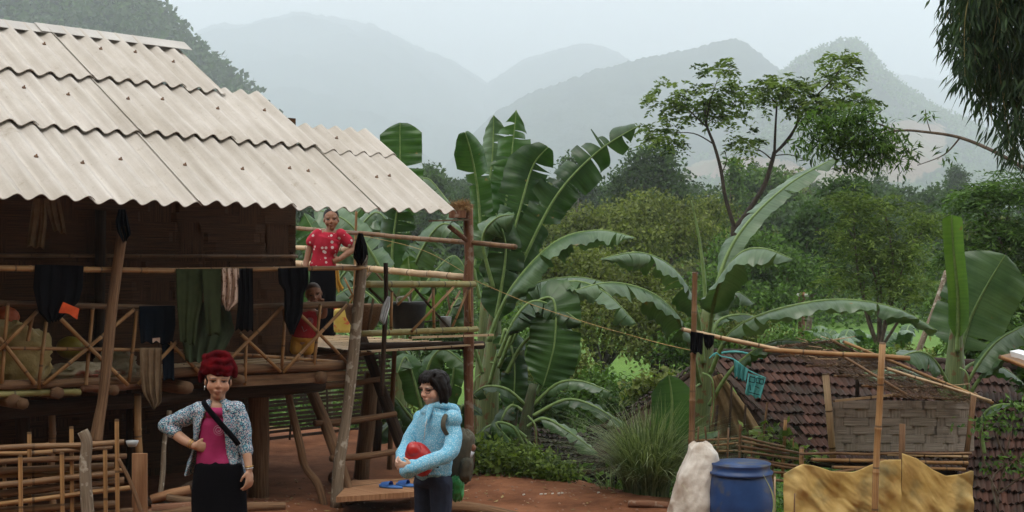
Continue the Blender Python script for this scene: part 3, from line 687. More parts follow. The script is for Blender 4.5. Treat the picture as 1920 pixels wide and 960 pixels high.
# ---------------------------------------------------------------- forest on the far hills (reads as one mass)
def hill_forest(key, n, size, tall, lm, label, name='hillside_forest', tsel=(0, 1), q=12, seed=2, skip_soil=True, power=1.):
    vt, soil = RG[key]; rs = np.random.default_rng(seed); nr, nc = vt.shape[:2]
    i0 = 2; i = (i0 + rs.random(n) ** power * (nr - i0 - 2)).astype(int); j = rs.integers(0, nc - 1, n); a = rs.random((n, 1)); b_ = rs.random((n, 1))
    p = vt[i, j] * (1 - a) * (1 - b_) + vt[i, j + 1] * a * (1 - b_) + vt[i + 1, j] * (1 - a) * b_ + vt[i + 1, j + 1] * a * b_
    if soil is not None: k = soil[i, j] < .25; p = p[k]
    n = len(p); h = tall * rs.uniform(.5, 1.5, n); c = p.copy(); c[:, 2] += h * .45
    d = rs.normal(size=(n, q, 3)); d /= np.linalg.norm(d, axis=2)[:, :, None]; pts = c[:, None, :] + d * (h[:, None, None] * np.array([.5, .5, .5]))
    rnd = np.clip(np.repeat(rs.random(n), q) * .7 + rs.random(n * q) * .4, 0, 1)
    quads_obj(name, leaf_quads(pts.reshape(-1, 3), size, size * .8, 0, rs=rs), lm, kind='stuff', rnd=rnd, label=label, cat='forest')
hill_forest('forested_hill31', 12000, 3.2, 6.5, LEAF_DARK, 'dark forest covering the steep near hill behind the roof', seed=3)
hill_forest('forested_peak21', 17000, 4.0, 6.0, LEAF_MID, 'scrub forest on the pointed hill with bare fields', seed=4, power=1.3)

# ---------------------------------------------------------------- forest trees on the lower hillside
def proto_tree(kind, seed):
    rs = random.Random(seed); H = {'broad': 7, 'tall': 9, 'bush': 4, 'bamboo': 7}[kind]; bl = []
    if kind == 'broad':
        for k in range(7): a = k * 2.4; bl.append(((2.1 * math.cos(a) * rs.uniform(.5, 1), 2.1 * math.sin(a) * rs.uniform(.5, 1), H * rs.uniform(.5, .85)), (1.7, 1.7, 1.2)))
    if kind == 'tall':
        for k in range(8): a = k * 2.4; z = .35 + .6 * k / 8; bl.append(((1.5 * math.cos(a) * (1.15 - z), 1.5 * math.sin(a) * (1.15 - z), H * z), (1.6 * (1.3 - z), 1.6 * (1.3 - z), 1.2)))
    if kind == 'bush':
        for k in range(6): a = k * 2.4; bl.append(((1.6 * math.cos(a) * rs.uniform(.3, 1), 1.6 * math.sin(a) * rs.uniform(.3, 1), H * rs.uniform(.3, .7)), (1.5, 1.5, 1.1)))
    if kind == 'bamboo':
        for k in range(9): a = k * 2.4; bl.append(((2.3 * math.cos(a) * rs.uniform(.3, 1), 2.3 * math.sin(a) * rs.uniform(.3, 1), H * rs.uniform(.35, .9)), (1.1, 1.1, 1.4)))
    lm = {'broad': LEAF_DARK, 'tall': LEAF_DARK, 'bush': LEAF_MID, 'bamboo': LEAF_OLIVE}[kind]
    nm = {'broad': 'broadleaf_tree', 'tall': 'tall_tree', 'bush': 'bush', 'bamboo': 'feathery_tree'}[kind]
    lb = {'broad': 'dark round-crowned tree in the forest on the lower hillside', 'tall': 'tall dark tree standing up in the hillside forest', 'bush': 'mid green bush at the foot of the hillside forest', 'bamboo': 'loose olive green tree in the hillside forest'}[kind]
    return tree(nm, lb, 'bush' if kind == 'bush' else 'tree', lb.split(' in ')[0] + 's of the hillside forest' if kind != 'bush' else 'bushes below the hillside forest', (0, 0, 0), bl, 330, 16, .42, .26, .28, lm, .14, seed=seed, droop=.35)
protos = [proto_tree('broad', 1), proto_tree('tall', 2), proto_tree('bush', 3), proto_tree('bamboo', 4), proto_tree('broad', 5), proto_tree('bush', 6)]
used_p = set(); rs = np.random.default_rng(5); spots = []
for D, n_ in ((72, 22), (90, 24), (110, 26), (132, 28), (158, 30), (185, 34)):
    for k in range(n_):
        px = -100 + 2150 * (k + rs.uniform(-.4, .4)) / n_
        if px < 500 and D < 150: continue
        spots.append(((px - 960) / F * D, D + rs.uniform(-7, 7), D))
for (x, y, D) in spots:
    k = rs.choice([2, 5, 3, 0, 4] if D < 80 else [0, 4, 1, 3, 5, 2, 0]); z = float(ground_h(np.array([x]), np.array([y]))[0]) - .3
    s_ = rs.uniform(.7, 1.2) * (1 if D > 80 else .75) * (1 if D < 150 else .85); src = protos[k]
    if k not in used_p: used_p.add(k); o = src; o.location = (x, y, z); o.rotation_euler = (0, 0, rs.uniform(0, 6)); o.scale = (s_,) * 3
    else: copy_tree(src, loc=(x, y, z), rz=rs.uniform(0, 6), s=(s_ * rs.uniform(.9, 1.1), s_, s_ * rs.uniform(.9, 1.15)))
# undergrowth that fills the hillside between the trees: one mass
n = 7000; Y = rs.uniform(62, 200, n); X = rs.uniform(-.55, .55, n) * Y * .85; Z = ground_h(X, Y); c = np.stack([X, Y, Z], -1)
c = np.repeat(c, 34, 0); c = c + rs.normal(size=c.shape) * np.array([.8, .8, .55]) + np.array([0, 0, .7])
quads_obj('undergrowth', leaf_quads(c, .34, .2, .1, rs=rs), LEAF_MID, kind='stuff', label='tangled green undergrowth covering the slope under the forest trees', cat='undergrowth')
# ---------------------------------------------------------------- banana plants
def banana_mat(name, c1, c2, tr=.22, rough=.42):
    m, t, b, out = nodes(name); L = t.links.new
    tc = t.nodes.new('ShaderNodeTexCoord'); mp = t.nodes.new('ShaderNodeMapping'); mp.inputs['Scale'].default_value = (1.2, 38, 1); L(tc.outputs['UV'], mp.inputs[0])
    n = t.nodes.new('ShaderNodeTexNoise'); n.inputs['Scale'].default_value = 1; n.inputs['Detail'].default_value = 4; L(mp.outputs[0], n.inputs[0])
    n2 = t.nodes.new('ShaderNodeTexNoise'); n2.inputs['Scale'].default_value = 3.5; n2.inputs['Detail'].default_value = 4; L(tc.outputs['Object'], n2.inputs[0])
    a = t.nodes.new('ShaderNodeMath'); a.operation = 'MULTIPLY_ADD'; L(n.outputs[0], a.inputs[0]); a.inputs[1].default_value = .45; L(n2.outputs[0], a.inputs[2])
    h = t.nodes.new('ShaderNodeMath'); h.operation = 'MULTIPLY'; h.inputs[1].default_value = .69; L(a.outputs[0], h.inputs[0])
    r = t.nodes.new('ShaderNodeValToRGB'); r.color_ramp.elements[0].position = .4; r.color_ramp.elements[1].position = .6
    r.color_ramp.elements[0].color = (*c1, 1); r.color_ramp.elements[1].color = (*c2, 1); L(h.outputs[0], r.inputs[0])
    n4 = t.nodes.new('ShaderNodeTexNoise'); n4.inputs['Scale'].default_value = 9; n4.inputs['Detail'].default_value = 3; L(tc.outputs['Object'], n4.inputs[0])
    r4 = t.nodes.new('ShaderNodeValToRGB'); r4.color_ramp.elements[0].position = .70; r4.color_ramp.elements[1].position = .74; L(n4.outputs[0], r4.inputs[0])
    mm = t.nodes.new('ShaderNodeMixRGB'); L(r4.outputs[0], mm.inputs[0]); L(r.outputs[0], mm.inputs[1]); mm.inputs[2].default_value = (.16, .12, .04, 1)
    L(mm.outputs[0], b.inputs['Base Color']); b.inputs['Roughness'].default_value = rough; b.inputs['Specular IOR Level'].default_value = .55
    bp = t.nodes.new('ShaderNodeBump'); bp.inputs['Strength'].default_value = .55; bp.inputs['Distance'].default_value = .006; L(n.outputs[0], bp.inputs['Height']); L(bp.outputs[0], b.inputs['Normal'])
    trn = t.nodes.new('ShaderNodeBsdfTranslucent'); hs = t.nodes.new('ShaderNodeMixRGB'); hs.blend_type = 'MULTIPLY'; hs.inputs[0].default_value = 1
    L(mm.outputs[0], hs.inputs[1]); hs.inputs[2].default_value = (1.7, 2.0, .8, 1); L(hs.outputs[0], trn.inputs[0])
    ms = t.nodes.new('ShaderNodeMixShader'); ms.inputs[0].default_value = tr; L(b.outputs[0], ms.inputs[1]); L(trn.outputs[0], ms.inputs[2]); L(ms.outputs[0], out.inputs[0])
    return m
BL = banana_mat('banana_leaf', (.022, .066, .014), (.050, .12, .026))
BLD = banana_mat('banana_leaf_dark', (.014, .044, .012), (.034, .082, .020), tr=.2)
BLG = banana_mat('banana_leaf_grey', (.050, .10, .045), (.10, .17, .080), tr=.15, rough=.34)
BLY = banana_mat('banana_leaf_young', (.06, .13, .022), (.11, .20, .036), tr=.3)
RIB = mat('banana_rib', (.12, .20, .06), (.20, .29, .10), scale=20, rough=.5)
STEM = wood_mat('banana_stem', (.08, .12, .045), (.20, .24, .10), rough=.5, patch=(.16, .09, .04), bump=.2)
STEMD = wood_mat('banana_stem_dark', (.03, .045, .02), (.08, .10, .045), rough=.6, patch=(.07, .045, .02), bump=.3)
def blade(pts, hw, up=(0, 0, 1), droop=(.5, .5), tears=4, seed=0, pet=.15, ripple=.012, fold=0., tip=.16, ragged=.35, taper=1.):
    rr = random.Random(seed); up = Vector(up).normalized()
    sp, _ = smooth_path(pts, .01, 10); n = len(sp)
    Ls = [0]
    for i in range(1, n): Ls.append(Ls[-1] + (sp[i] - sp[i - 1]).length)
    T = Ls[-1]
    def at(s):
        s = max(0, min(1, s)) * T
        for i in range(1, n):
            if Ls[i] >= s: f = (s - Ls[i - 1]) / max(Ls[i] - Ls[i - 1], 1e-9); return sp[i - 1].lerp(sp[i], f), (sp[i] - sp[i - 1]).normalized()
        return sp[-1], (sp[-1] - sp[-2]).normalized()
    v = []; f = []; uv = []; nu = 6
    for side in (1, -1):
        cuts = sorted([rr.uniform(.08, .95) for _ in range(tears)]); cuts = [0] + cuts + [1.0]
        for a, c in zip(cuts[:-1], cuts[1:]):
            if c - a < .012: continue
            ns = max(3, int((c - a) * T / .035)); dj = rr.uniform(-ragged, ragged) if tears > 1 else 0; sh = rr.uniform(-.03, .03) if tears > 1 else 0
            lenj = 1 - (rr.uniform(0, .22) if tears > 1 else 0); o = len(v)
            gap0 = rr.uniform(.06, .28) * min(.06, (c - a)) if a > 0 else 0; gap1 = rr.uniform(.06, .28) * min(.06, (c - a)) if c < 1 else 0
            for i in range(ns + 1):
                for k in range(nu + 1):
                    u = k / nu; aa = a + gap0 * u * 2; cc = c - gap1 * u * 2
                    sb = aa + (cc - aa) * i / ns; s = pet + (1 - pet) * min(1, sb + sh * u * u)
                    p, t_ = at(s); nn = (up - t_ * up.dot(t_)); nn = nn.normalized() if nn.length > 1e-4 else t_.orthogonal().normalized(); sd = t_.cross(nn) * side
                    w = hw * min(1, (max(sb, 0) / .12 + .02)) ** .65 * (min(1, (1 - sb) / tip + .015)) ** .6 * lenj * (1 - (1 - taper) * sb)
                    d = droop[0 if side > 0 else 1] + dj * u; ang = d * (.45 + .9 * u)
                    # integrate a curved cross-section
                    q = p.copy(); st = w / nu
                    for kk in range(k):
                        uu = (kk + .5) / nu; an = d * (.25 + 1.5 * uu) - fold
                        q = q + (sd * math.cos(an) - nn * math.sin(an)) * st
                    q = q + nn * (ripple * math.sin(sb * T * 42 + u * 2 + seed) * u + ripple * 1.6 * math.sin(sb * T * 13 + seed * 1.7) * u * u)
                    v.append(q); uv_ = (u * w, sb * T)
                    uv.append(uv_)
            for i in range(ns):
                for k in range(nu):
                    q = o + i * (nu + 1) + k; fc = (q, q + 1, q + nu + 2, q + nu + 1); f.append(fc if side > 0 else fc[::-1])
    luv = [uv[i] for fc in f for i in fc]
    return v, f, luv, sp
def bleaf(parent, px, hw, m=None, up=(0, 0, 1), droop=(.55, .55), tears=4, seed=0, pet=.15, rib=.016, name='leaf', **kw):
    """px: list of (x, y, D) from the stem to the tip; hw: half width in photo pixels at the middle"""
    pts = [P(*p) for p in px]; D = px[len(px) // 2][2]; hwm = hw * D / F
    v, f, uv, sp = blade(pts, hwm, up, droop, tears, seed, pet, **kw)
    lf = mesh_obj(name, v, f, m or BL, parent, smooth=True, uvs=uv)
    b = MB(); n = len(sp); b.tube(sp, [rib * (1.5 - 1.2 * i / (n - 1)) for i in range(n)], 6); b.build('midrib', RIB, lf); return lf
def bstem(parent, pts, r, m=None):
    p0 = P(*pts[0]); gz = float(ground_h(np.array([p0.x]), np.array([p0.y]))[0]) - .08
    if p0.z > gz + .1: pts = [(pts[0][0], HOR - (gz - CZ) * F / pts[0][2], pts[0][2])] + pts; r = [r[0] * 1.15] + list(r)
    return path_obj('stem', [P(*p) for p in pts], r, m or STEM, parent, n=12)
C = (0, -1, 0.25); CU = (.1, -.7, .7)

# A: behind the veranda roof, and under it
A = thing('banana_plant', P(748, 640, 17), 'banana plant behind the veranda whose blunt leaf stands above the roof edge', 'banana plant')
bstem(A, [(748, 800, 17), (748, 600, 17), (747, 510, 17)], [.11, .09, .05])
bleaf(A, [(746, 520, 17), (748, 440, 17), (750, 335, 17), (750, 230, 17)], 46, BL, up=C, droop=(.12, .1), tears=2, seed=3, pet=.36, tip=.12, ragged=.08)
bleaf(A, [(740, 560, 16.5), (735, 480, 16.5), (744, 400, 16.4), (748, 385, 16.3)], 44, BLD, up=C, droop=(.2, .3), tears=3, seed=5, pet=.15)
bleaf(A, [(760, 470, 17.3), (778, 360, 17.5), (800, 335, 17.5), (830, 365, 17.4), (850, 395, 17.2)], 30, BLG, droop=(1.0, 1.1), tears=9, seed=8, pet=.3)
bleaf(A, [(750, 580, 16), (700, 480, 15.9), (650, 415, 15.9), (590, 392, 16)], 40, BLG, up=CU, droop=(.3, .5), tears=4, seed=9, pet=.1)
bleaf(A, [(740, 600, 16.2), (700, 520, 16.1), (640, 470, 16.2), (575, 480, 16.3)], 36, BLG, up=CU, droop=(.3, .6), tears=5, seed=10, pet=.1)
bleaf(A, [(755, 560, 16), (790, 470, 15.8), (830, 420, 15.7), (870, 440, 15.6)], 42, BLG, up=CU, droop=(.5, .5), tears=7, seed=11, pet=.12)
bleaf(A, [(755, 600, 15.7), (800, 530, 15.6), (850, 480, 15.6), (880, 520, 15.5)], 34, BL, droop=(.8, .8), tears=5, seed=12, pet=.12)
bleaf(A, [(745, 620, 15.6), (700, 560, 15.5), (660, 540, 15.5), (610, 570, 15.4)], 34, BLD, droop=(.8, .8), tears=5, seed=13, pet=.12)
bleaf(A, [(760, 620, 16), (790, 580, 15.9), (820, 540, 15.8), (850, 520, 15.8)], 28, BLY, up=CU, droop=(.3, .4), tears=2, seed=14, pet=.12)
bleaf(A, [(748, 640, 15.8), (770, 560, 15.8), (768, 510, 15.8), (765, 480, 15.8)], 26, BLY, up=C, droop=(.2, .4), tears=2, seed=15, pet=.12)
A2 = thing('banana_plant', P(600, 700, 18), 'banana plant beyond the back corner of the house, seen behind the standing woman', 'banana plant')
bstem(A2, [(610, 780, 18), (612, 600, 18)], [.1, .06])
for i, q in enumerate(([(612, 600, 18), (600, 470, 18), (570, 400, 18)], [(612, 600, 18), (650, 470, 18), (700, 400, 18), (730, 420, 18)], [(612, 620, 17.6), (570, 520, 17.6), (540, 480, 17.6)], [(612, 600, 18), (640, 520, 17.5), (680, 500, 17.4), (715, 560, 17.3)], [(612, 600, 18), (655, 430, 18.5), (690, 380, 18.5)])):
    bleaf(A2, q, 40, BLG if i % 2 else BL, up=CU, droop=(.4, .5), tears=4, seed=20 + i, pet=.15)

# B: the big clump right of the veranda
B = thing('banana_plant', P(915, 880, 15), 'tall banana clump with torn upright leaves right beside the veranda post', 'banana plant')
bstem(B, [(912, 900, 15), (915, 760, 15), (925, 640, 15), (930, 560, 15)], [.13, .12, .09, .05])
bstem(B, [(945, 900, 14.8), (958, 760, 14.8), (975, 640, 14.8)], [.10, .09, .06], STEMD)
bstem(B, [(898, 900, 15.4), (902, 720, 15.4), (908, 560, 15.4)], [.09, .08, .04])
bleaf(B, [(922, 600, 15.2), (905, 480, 15.2), (896, 360, 15.2), (884, 290, 15.1), (872, 248, 15)], 33, BL, up=C, droop=(.2, .5), tears=7, seed=31, pet=.22, ragged=.5)
bleaf(B, [(930, 580, 15.4), (938, 460, 15.5), (955, 330, 15.5), (968, 206, 15.5)], 40, BL, up=(.25, -1, .2), droop=(.3, .25), tears=10, seed=32, pet=.25, ragged=.45)
bleaf(B, [(922, 560, 15.9), (905, 430, 16), (922, 310, 16), (926, 216, 16)], 34, BLG, up=(-.3, -1, .2), droop=(.4, .3), tears=6, seed=33, pet=.3, ragged=.5)
bleaf(B, [(926, 620, 14.9), (948, 500, 14.8), (978, 380, 14.8), (1000, 310, 14.8), (1028, 276, 14.7)], 52, BLD, up=(.5, -1, .1), droop=(.2, .7), tears=4, seed=34, pet=.2, ragged=.4)
bleaf(B, [(935, 600, 14.9), (985, 480, 14.8), (1045, 365, 14.8), (1120, 285, 14.8), (1193, 238, 14.7)], 46, BLD, up=(.6, -.9, .45), droop=(.25, .6), tears=9, seed=35, pet=.16, ragged=.5)
bleaf(B, [(915, 640, 14.6), (960, 540, 14.5), (1040, 455, 14.4), (1120, 432, 14.4), (1192, 446, 14.3)], 48, BLG, droop=(.7, .9), tears=4, seed=36, pet=.22)
bleaf(B, [(925, 540, 14.7), (905, 450, 14.6), (930, 410, 14.5), (965, 402, 14.4)], 39, BLG, up=CU, droop=(.8, .6), tears=3, seed=37, pet=.3)
bleaf(B, [(920, 640, 14.8), (940, 540, 14.7), (948, 460, 14.7), (930, 400, 14.7)], 42, BLD, up=C, droop=(.3, .3), tears=2, seed=38, pet=.2)
bleaf(B, [(935, 690, 14.2), (980, 590, 14.1), (1035, 560, 14), (1040, 640, 13.9), (1018, 725, 13.9)], 50, BL, up=C, droop=(.25, .25), tears=1, seed=39, pet=.45, tip=.2)
bleaf(B, [(940, 680, 14.3), (990, 590, 14.2), (1060, 530, 14.2), (1130, 545, 14.1), (1192, 606, 14)], 42, BLG, droop=(.8, 1.0), tears=7, seed=40, pet=.3, ragged=.5)
bleaf(B, [(935, 670, 14.1), (965, 600, 14), (1000, 565, 14), (1050, 580, 14), (1090, 605, 13.9)], 39, BLD, droop=(1.1, 1.1), tears=11, seed=41, pet=.2, ragged=.5)
bleaf(B, [(950, 700, 14.2), (985, 640, 14.2), (1040, 610, 14.1), (1075, 650, 14.1), (1062, 700, 14.1)], 26, BLY, up=C, droop=(.4, .5), tears=3, seed=42, pet=.3)
bleaf(B, [(905, 700, 14.6), (880, 620, 14.5), (862, 560, 14.5), (838, 600, 14.4)], 30, BLD, droop=(.8, .8), tears=4, seed=43, pet=.3)
bleaf(B, [(925, 620, 15.3), (950, 570, 15.2), (1010, 530, 15.2), (1085, 520, 15.1), (1150, 535, 15)], 48, BLG, droop=(.8, .9), tears=6, seed=44, pet=.3)
bleaf(B, [(918, 720, 14.4), (940, 640, 14.3), (950, 620, 14.3), (965, 690, 14.2), (960, 780, 14.2)], 34, BLD, up=C, droop=(.4, .4), tears=3, seed=45, pet=.4)
bleaf(B, [(900, 560, 15.6), (890, 500, 15.6), (905, 440, 15.7), (880, 400, 15.7)], 30, BL, up=C, droop=(.4, .4), tears=3, seed=46, pet=.2)

# C: the plant beside the clothes pole on the right
Cc = thing('banana_plant', P(1318, 850, 12.4), 'banana plant with long arching leaves behind the bamboo clothes pole', 'banana plant')
bstem(Cc, [(1305, 860, 12.4), (1310, 770, 12.4), (1322, 660, 12.4), (1325, 575, 12.4)], [.11, .11, .08, .035])
bleaf(Cc, [(1318, 680, 12.3), (1305, 580, 12.2), (1262, 505, 12), (1200, 474, 11.8), (1125, 486, 11.6)], 47, BLG, droop=(.75, .95), tears=3, seed=51, pet=.25, tip=.3)
bleaf(Cc, [(1312, 720, 12.3), (1285, 620, 12), (1230, 555, 11.7), (1150, 530, 11.5), (1075, 545, 11.3)], 46, BLG, droop=(.75, 1.0), tears=4, seed=52, pet=.22, tip=.3)
bleaf(Cc, [(1325, 620, 12.4), (1355, 500, 12.5), (1400, 420, 12.6), (1480, 345, 12.8), (1562, 298, 13)], 34, BLG, up=(-.45, -.6, .7), droop=(.15, .4), tears=2, seed=53, pet=.25, ragged=.15, tip=.25, ripple=.006)
bleaf(Cc, [(1328, 640, 12.2), (1345, 540, 12), (1385, 478, 11.8), (1430, 466, 11.7), (1486, 486, 11.6)], 45, BLG, up=(.1, -.25, 1), droop=(.5, 1.1), tears=1, seed=54, pet=.2)
bleaf(Cc, [(1332, 700, 12.2), (1370, 625, 12), (1450, 583, 11.8), (1570, 562, 11.8), (1680, 578, 11.8), (1758, 620, 11.8)], 38, BLG, droop=(.65, 1.0), tears=4, seed=55, pet=.12, tip=.25)
bleaf(Cc, [(1325, 600, 12.6), (1318, 500, 12.6), (1308, 430, 12.6), (1296, 375, 12.6)], 5, BLY, up=C, droop=(1.2, 1.2), tears=0, seed=56, pet=.05)
bleaf(Cc, [(1322, 640, 12.8), (1345, 575, 12.9), (1380, 548, 13), (1415, 570, 13)], 29, BLG, droop=(.7, .9), tears=2, seed=57, pet=.25)
bleaf(Cc, [(1330, 760, 12.2), (1375, 690, 12), (1450, 640, 11.9), (1530, 645, 11.8)], 25, BLD, droop=(.8, .8), tears=3, seed=58, pet=.35)
bleaf(Cc, [(1330, 640, 12.5), (1350, 600, 12.6), (1395, 590, 12.7), (1430, 600, 12.8)], 20, BLD, droop=(.8, .8), tears=3, seed=59, pet=.2)
E1 = thing('banana_plant', P(1258, 850, 12), 'single broad upright banana leaf behind the tall grass clump', 'banana plant')
bleaf(E1, [(1256, 850, 12), (1258, 800, 12), (1260, 750, 12), (1254, 704, 12)], 38, BLY if False else BL, up=C, droop=(.08, .12), tears=0, seed=61, pet=.12, tip=.25, ripple=.004)
bleaf(E1, [(1256, 850, 12.1), (1290, 830, 12.2), (1320, 815, 12.2), (1350, 808, 12.2)], 16, BLG, droop=(.4, .4), tears=0, seed=62, pet=.2)

# D: right plant with the pale rolled leaf
Dd = thing('banana_plant', P(1790, 800, 13.2), 'banana plant with a pale upright furled leaf at the right', 'banana plant')
bstem(Dd, [(1790, 850, 13.2), (1790, 740, 13.2), (1792, 640, 13.2), (1795, 590, 13.2)], [.13, .12, .07, .035])
bleaf(Dd, [(1795, 660, 13.1), (1796, 560, 13.1), (1788, 470, 13.1), (1784, 403, 13.1)], 22, BLY, up=(-.3, -1, 0), droop=(-.5, -.6), tears=0, seed=71, pet=.1, tip=.03, ripple=.003)
bleaf(Dd, [(1798, 680, 13.3), (1815, 610, 13.4), (1845, 545, 13.4), (1885, 478, 13.4)], 68, BLG, up=(-.1, -1, .3), droop=(.15, .15), tears=1, seed=72, pet=.12, ripple=.008)
bleaf(Dd, [(1788, 740, 13), (1755, 680, 12.9), (1725, 660, 12.8), (1690, 668, 12.7)], 39, BLG, up=(0, -.4, 1), droop=(.4, .7), tears=1, seed=73, pet=.3)
bleaf(Dd, [(1795, 760, 13), (1830, 690, 12.9), (1870, 640, 12.9), (1925, 608, 12.9)], 34, BLG, up=(0, -.4, 1), droop=(.4, .7), tears=1, seed=74, pet=.35)
bleaf(Dd, [(1800, 770, 13), (1845, 700, 12.9), (1890, 670, 12.8), (1950, 680, 12.8)], 20, BLD, droop=(.4, .7), tears=1, seed=75, pet=.35)
bleaf(Dd, [(1790, 780, 13.4), (1750, 720, 13.4), (1690, 690, 13.4), (1620, 700, 13.4)], 30, BLG, droop=(.4, .7), tears=1, seed=76, pet=.4)
bleaf(Dd, [(1800, 700, 13.6), (1830, 680, 13.7), (1880, 690, 13.7), (1920, 720, 13.7)], 24, BLD, droop=(.4, .7), tears=1, seed=77, pet=.3)
G1 = thing('banana_plant', P(1900, 880, 12), 'low dark banana plant at the right edge below the furled leaf', 'banana plant')
bleaf(G1, [(1845, 850, 12), (1840, 790, 12), (1870, 760, 12), (1940, 762, 12)], 20, BLD, droop=(.5, .7), tears=2, seed=78, pet=.3)

# low dark plants below the veranda and behind the girl
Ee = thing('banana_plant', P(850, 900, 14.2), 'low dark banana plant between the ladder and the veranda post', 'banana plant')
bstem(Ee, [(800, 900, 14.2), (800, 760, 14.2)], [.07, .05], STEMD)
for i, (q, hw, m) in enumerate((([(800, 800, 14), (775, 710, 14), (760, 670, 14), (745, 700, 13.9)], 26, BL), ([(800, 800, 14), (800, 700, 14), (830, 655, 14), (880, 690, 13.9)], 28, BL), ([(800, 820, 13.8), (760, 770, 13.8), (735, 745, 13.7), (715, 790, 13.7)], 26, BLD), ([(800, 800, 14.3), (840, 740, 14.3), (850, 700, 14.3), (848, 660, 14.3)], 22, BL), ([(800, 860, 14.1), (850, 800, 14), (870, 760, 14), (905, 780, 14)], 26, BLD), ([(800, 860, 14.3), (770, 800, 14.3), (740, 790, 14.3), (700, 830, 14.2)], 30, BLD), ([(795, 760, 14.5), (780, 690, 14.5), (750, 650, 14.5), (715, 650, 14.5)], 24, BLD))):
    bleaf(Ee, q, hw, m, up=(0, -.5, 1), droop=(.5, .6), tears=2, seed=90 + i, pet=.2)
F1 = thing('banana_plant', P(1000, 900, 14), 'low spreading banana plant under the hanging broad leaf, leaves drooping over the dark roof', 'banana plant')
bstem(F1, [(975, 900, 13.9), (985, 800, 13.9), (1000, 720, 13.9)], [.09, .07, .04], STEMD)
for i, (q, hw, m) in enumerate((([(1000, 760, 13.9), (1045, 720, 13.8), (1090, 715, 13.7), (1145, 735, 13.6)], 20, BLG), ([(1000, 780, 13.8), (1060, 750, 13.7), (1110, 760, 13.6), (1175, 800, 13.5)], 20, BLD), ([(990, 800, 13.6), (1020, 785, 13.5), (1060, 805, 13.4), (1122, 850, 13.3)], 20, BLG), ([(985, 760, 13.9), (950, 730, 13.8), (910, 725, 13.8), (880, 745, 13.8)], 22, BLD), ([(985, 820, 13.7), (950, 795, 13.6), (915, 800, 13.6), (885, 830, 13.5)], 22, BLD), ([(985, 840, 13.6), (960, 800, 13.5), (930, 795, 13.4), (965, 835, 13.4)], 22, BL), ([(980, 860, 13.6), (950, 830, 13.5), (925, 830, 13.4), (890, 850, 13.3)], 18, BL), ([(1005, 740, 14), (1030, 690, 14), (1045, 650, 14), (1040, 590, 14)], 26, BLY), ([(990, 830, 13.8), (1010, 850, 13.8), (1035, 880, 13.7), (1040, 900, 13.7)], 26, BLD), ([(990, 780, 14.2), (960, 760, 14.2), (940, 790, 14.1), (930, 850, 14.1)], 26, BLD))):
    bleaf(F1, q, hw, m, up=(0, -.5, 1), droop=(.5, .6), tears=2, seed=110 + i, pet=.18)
# a distant group beside the rice field
for i, (px, D) in enumerate(((1575, 33), (1625, 36), (1690, 34), (1540, 38))):
    Gp = thing('banana_plant', P(px, 690, D), ['small banana plant beside the rice field, left of the two pale-leaved ones', 'small banana plant in the middle of the group by the rice field', 'small banana plant nearest the leaning pale pole by the rice field', 'small banana plant just right of the utility pole'][i], 'banana plant', 'banana plants by the rice field')
    bstem(Gp, [(px, 700, D), (px, 655, D)], [.12, .08])
    rr = random.Random(i)
    for k in range(6):
        a = k * 1.05 + rr.random(); dx = math.cos(a) * rr.uniform(30, 48)
        bleaf(Gp, [(px, 665, D), (px + dx * .5, 615 + rr.uniform(-5, 20), D + math.sin(a)), (px + dx, 620 + rr.uniform(-5, 30), D + 2 * math.sin(a))], 15, (BL, BLG, BL)[k % 3], up=(0, -.6, 1), droop=(.4, .5), tears=1, seed=130 + i * 7 + k, pet=.15)

# withered leaves hanging down the stems
BLX = banana_mat('banana_leaf_dead', (.10, .060, .028), (.22, .14, .065), tr=.15, rough=.8)
for pl, q, hw, sd in ((B, [(920, 680, 14.5), (945, 690, 14.3), (952, 760, 14.3), (948, 830, 14.3)], 14, 201), (B, [(905, 700, 14.8), (890, 715, 14.7), (888, 770, 14.7), (892, 820, 14.7)], 11, 202), (Cc, [(1318, 700, 12.2), (1335, 712, 12.1), (1338, 760, 12.1), (1332, 800, 12.1)], 9, 203), (Cc, [(1312, 720, 12.2), (1300, 735, 12.1), (1302, 790, 12.1)], 8, 204), (Dd, [(1800, 690, 13), (1815, 705, 12.9), (1818, 760, 12.9)], 10, 205), (F1, [(990, 780, 13.6), (1004, 800, 13.5), (1006, 850, 13.5)], 10, 206)):
    bleaf(pl, q, hw, BLX, up=(0, -1, .3), droop=(1.2, 1.3), tears=5, seed=sd, pet=.15, rib=.008, name='withered_leaf', ripple=.02)
# ---------------------------------------------------------------- middle-distance trees and shrubs
def gz_at(x, y): return float(ground_h(np.array([x]), np.array([y]))[0])
def pblob(px, py, D, rx, ry, rz=None): k = D / F; return (tuple(P(px, py, D)), (rx * k, (rz or (rx + ry) / 2) * k, ry * k))
def base_at(px, D): x = (px - 960) / F * D; return (x, D, gz_at(x, D) - .05)
tree('olive_tree', 'small-leaved olive green tree with several thin stems in front of the rice field', 'tree', None, base_at(1140, 31),
     [pblob(1080, 500, 31, 80, 50), pblob(1150, 530, 30, 90, 60), pblob(1010, 520, 31, 70, 50), pblob(1130, 610, 29, 90, 45), pblob(1210, 560, 30, 70, 60), pblob(1050, 600, 30, 60, 50)], 620, 20, .12, .065, .16, LEAF_OLIVE, .09, fork=.3, droop=.25, bark=BARKD, seed=11)
tree('olive_tree', 'small-leaved olive green tree whose dark forked stems stand nearest the dark roof', 'tree', None, base_at(1228, 28),
     [pblob(1220, 640, 28, 60, 40), pblob(1260, 600, 28, 60, 50), pblob(1200, 590, 28.5, 60, 40), pblob(1290, 660, 28, 40, 40)], 360, 20, .11, .06, .14, LEAF_OLIVE, .09, fork=.35, bark=BARKD, seed=12)
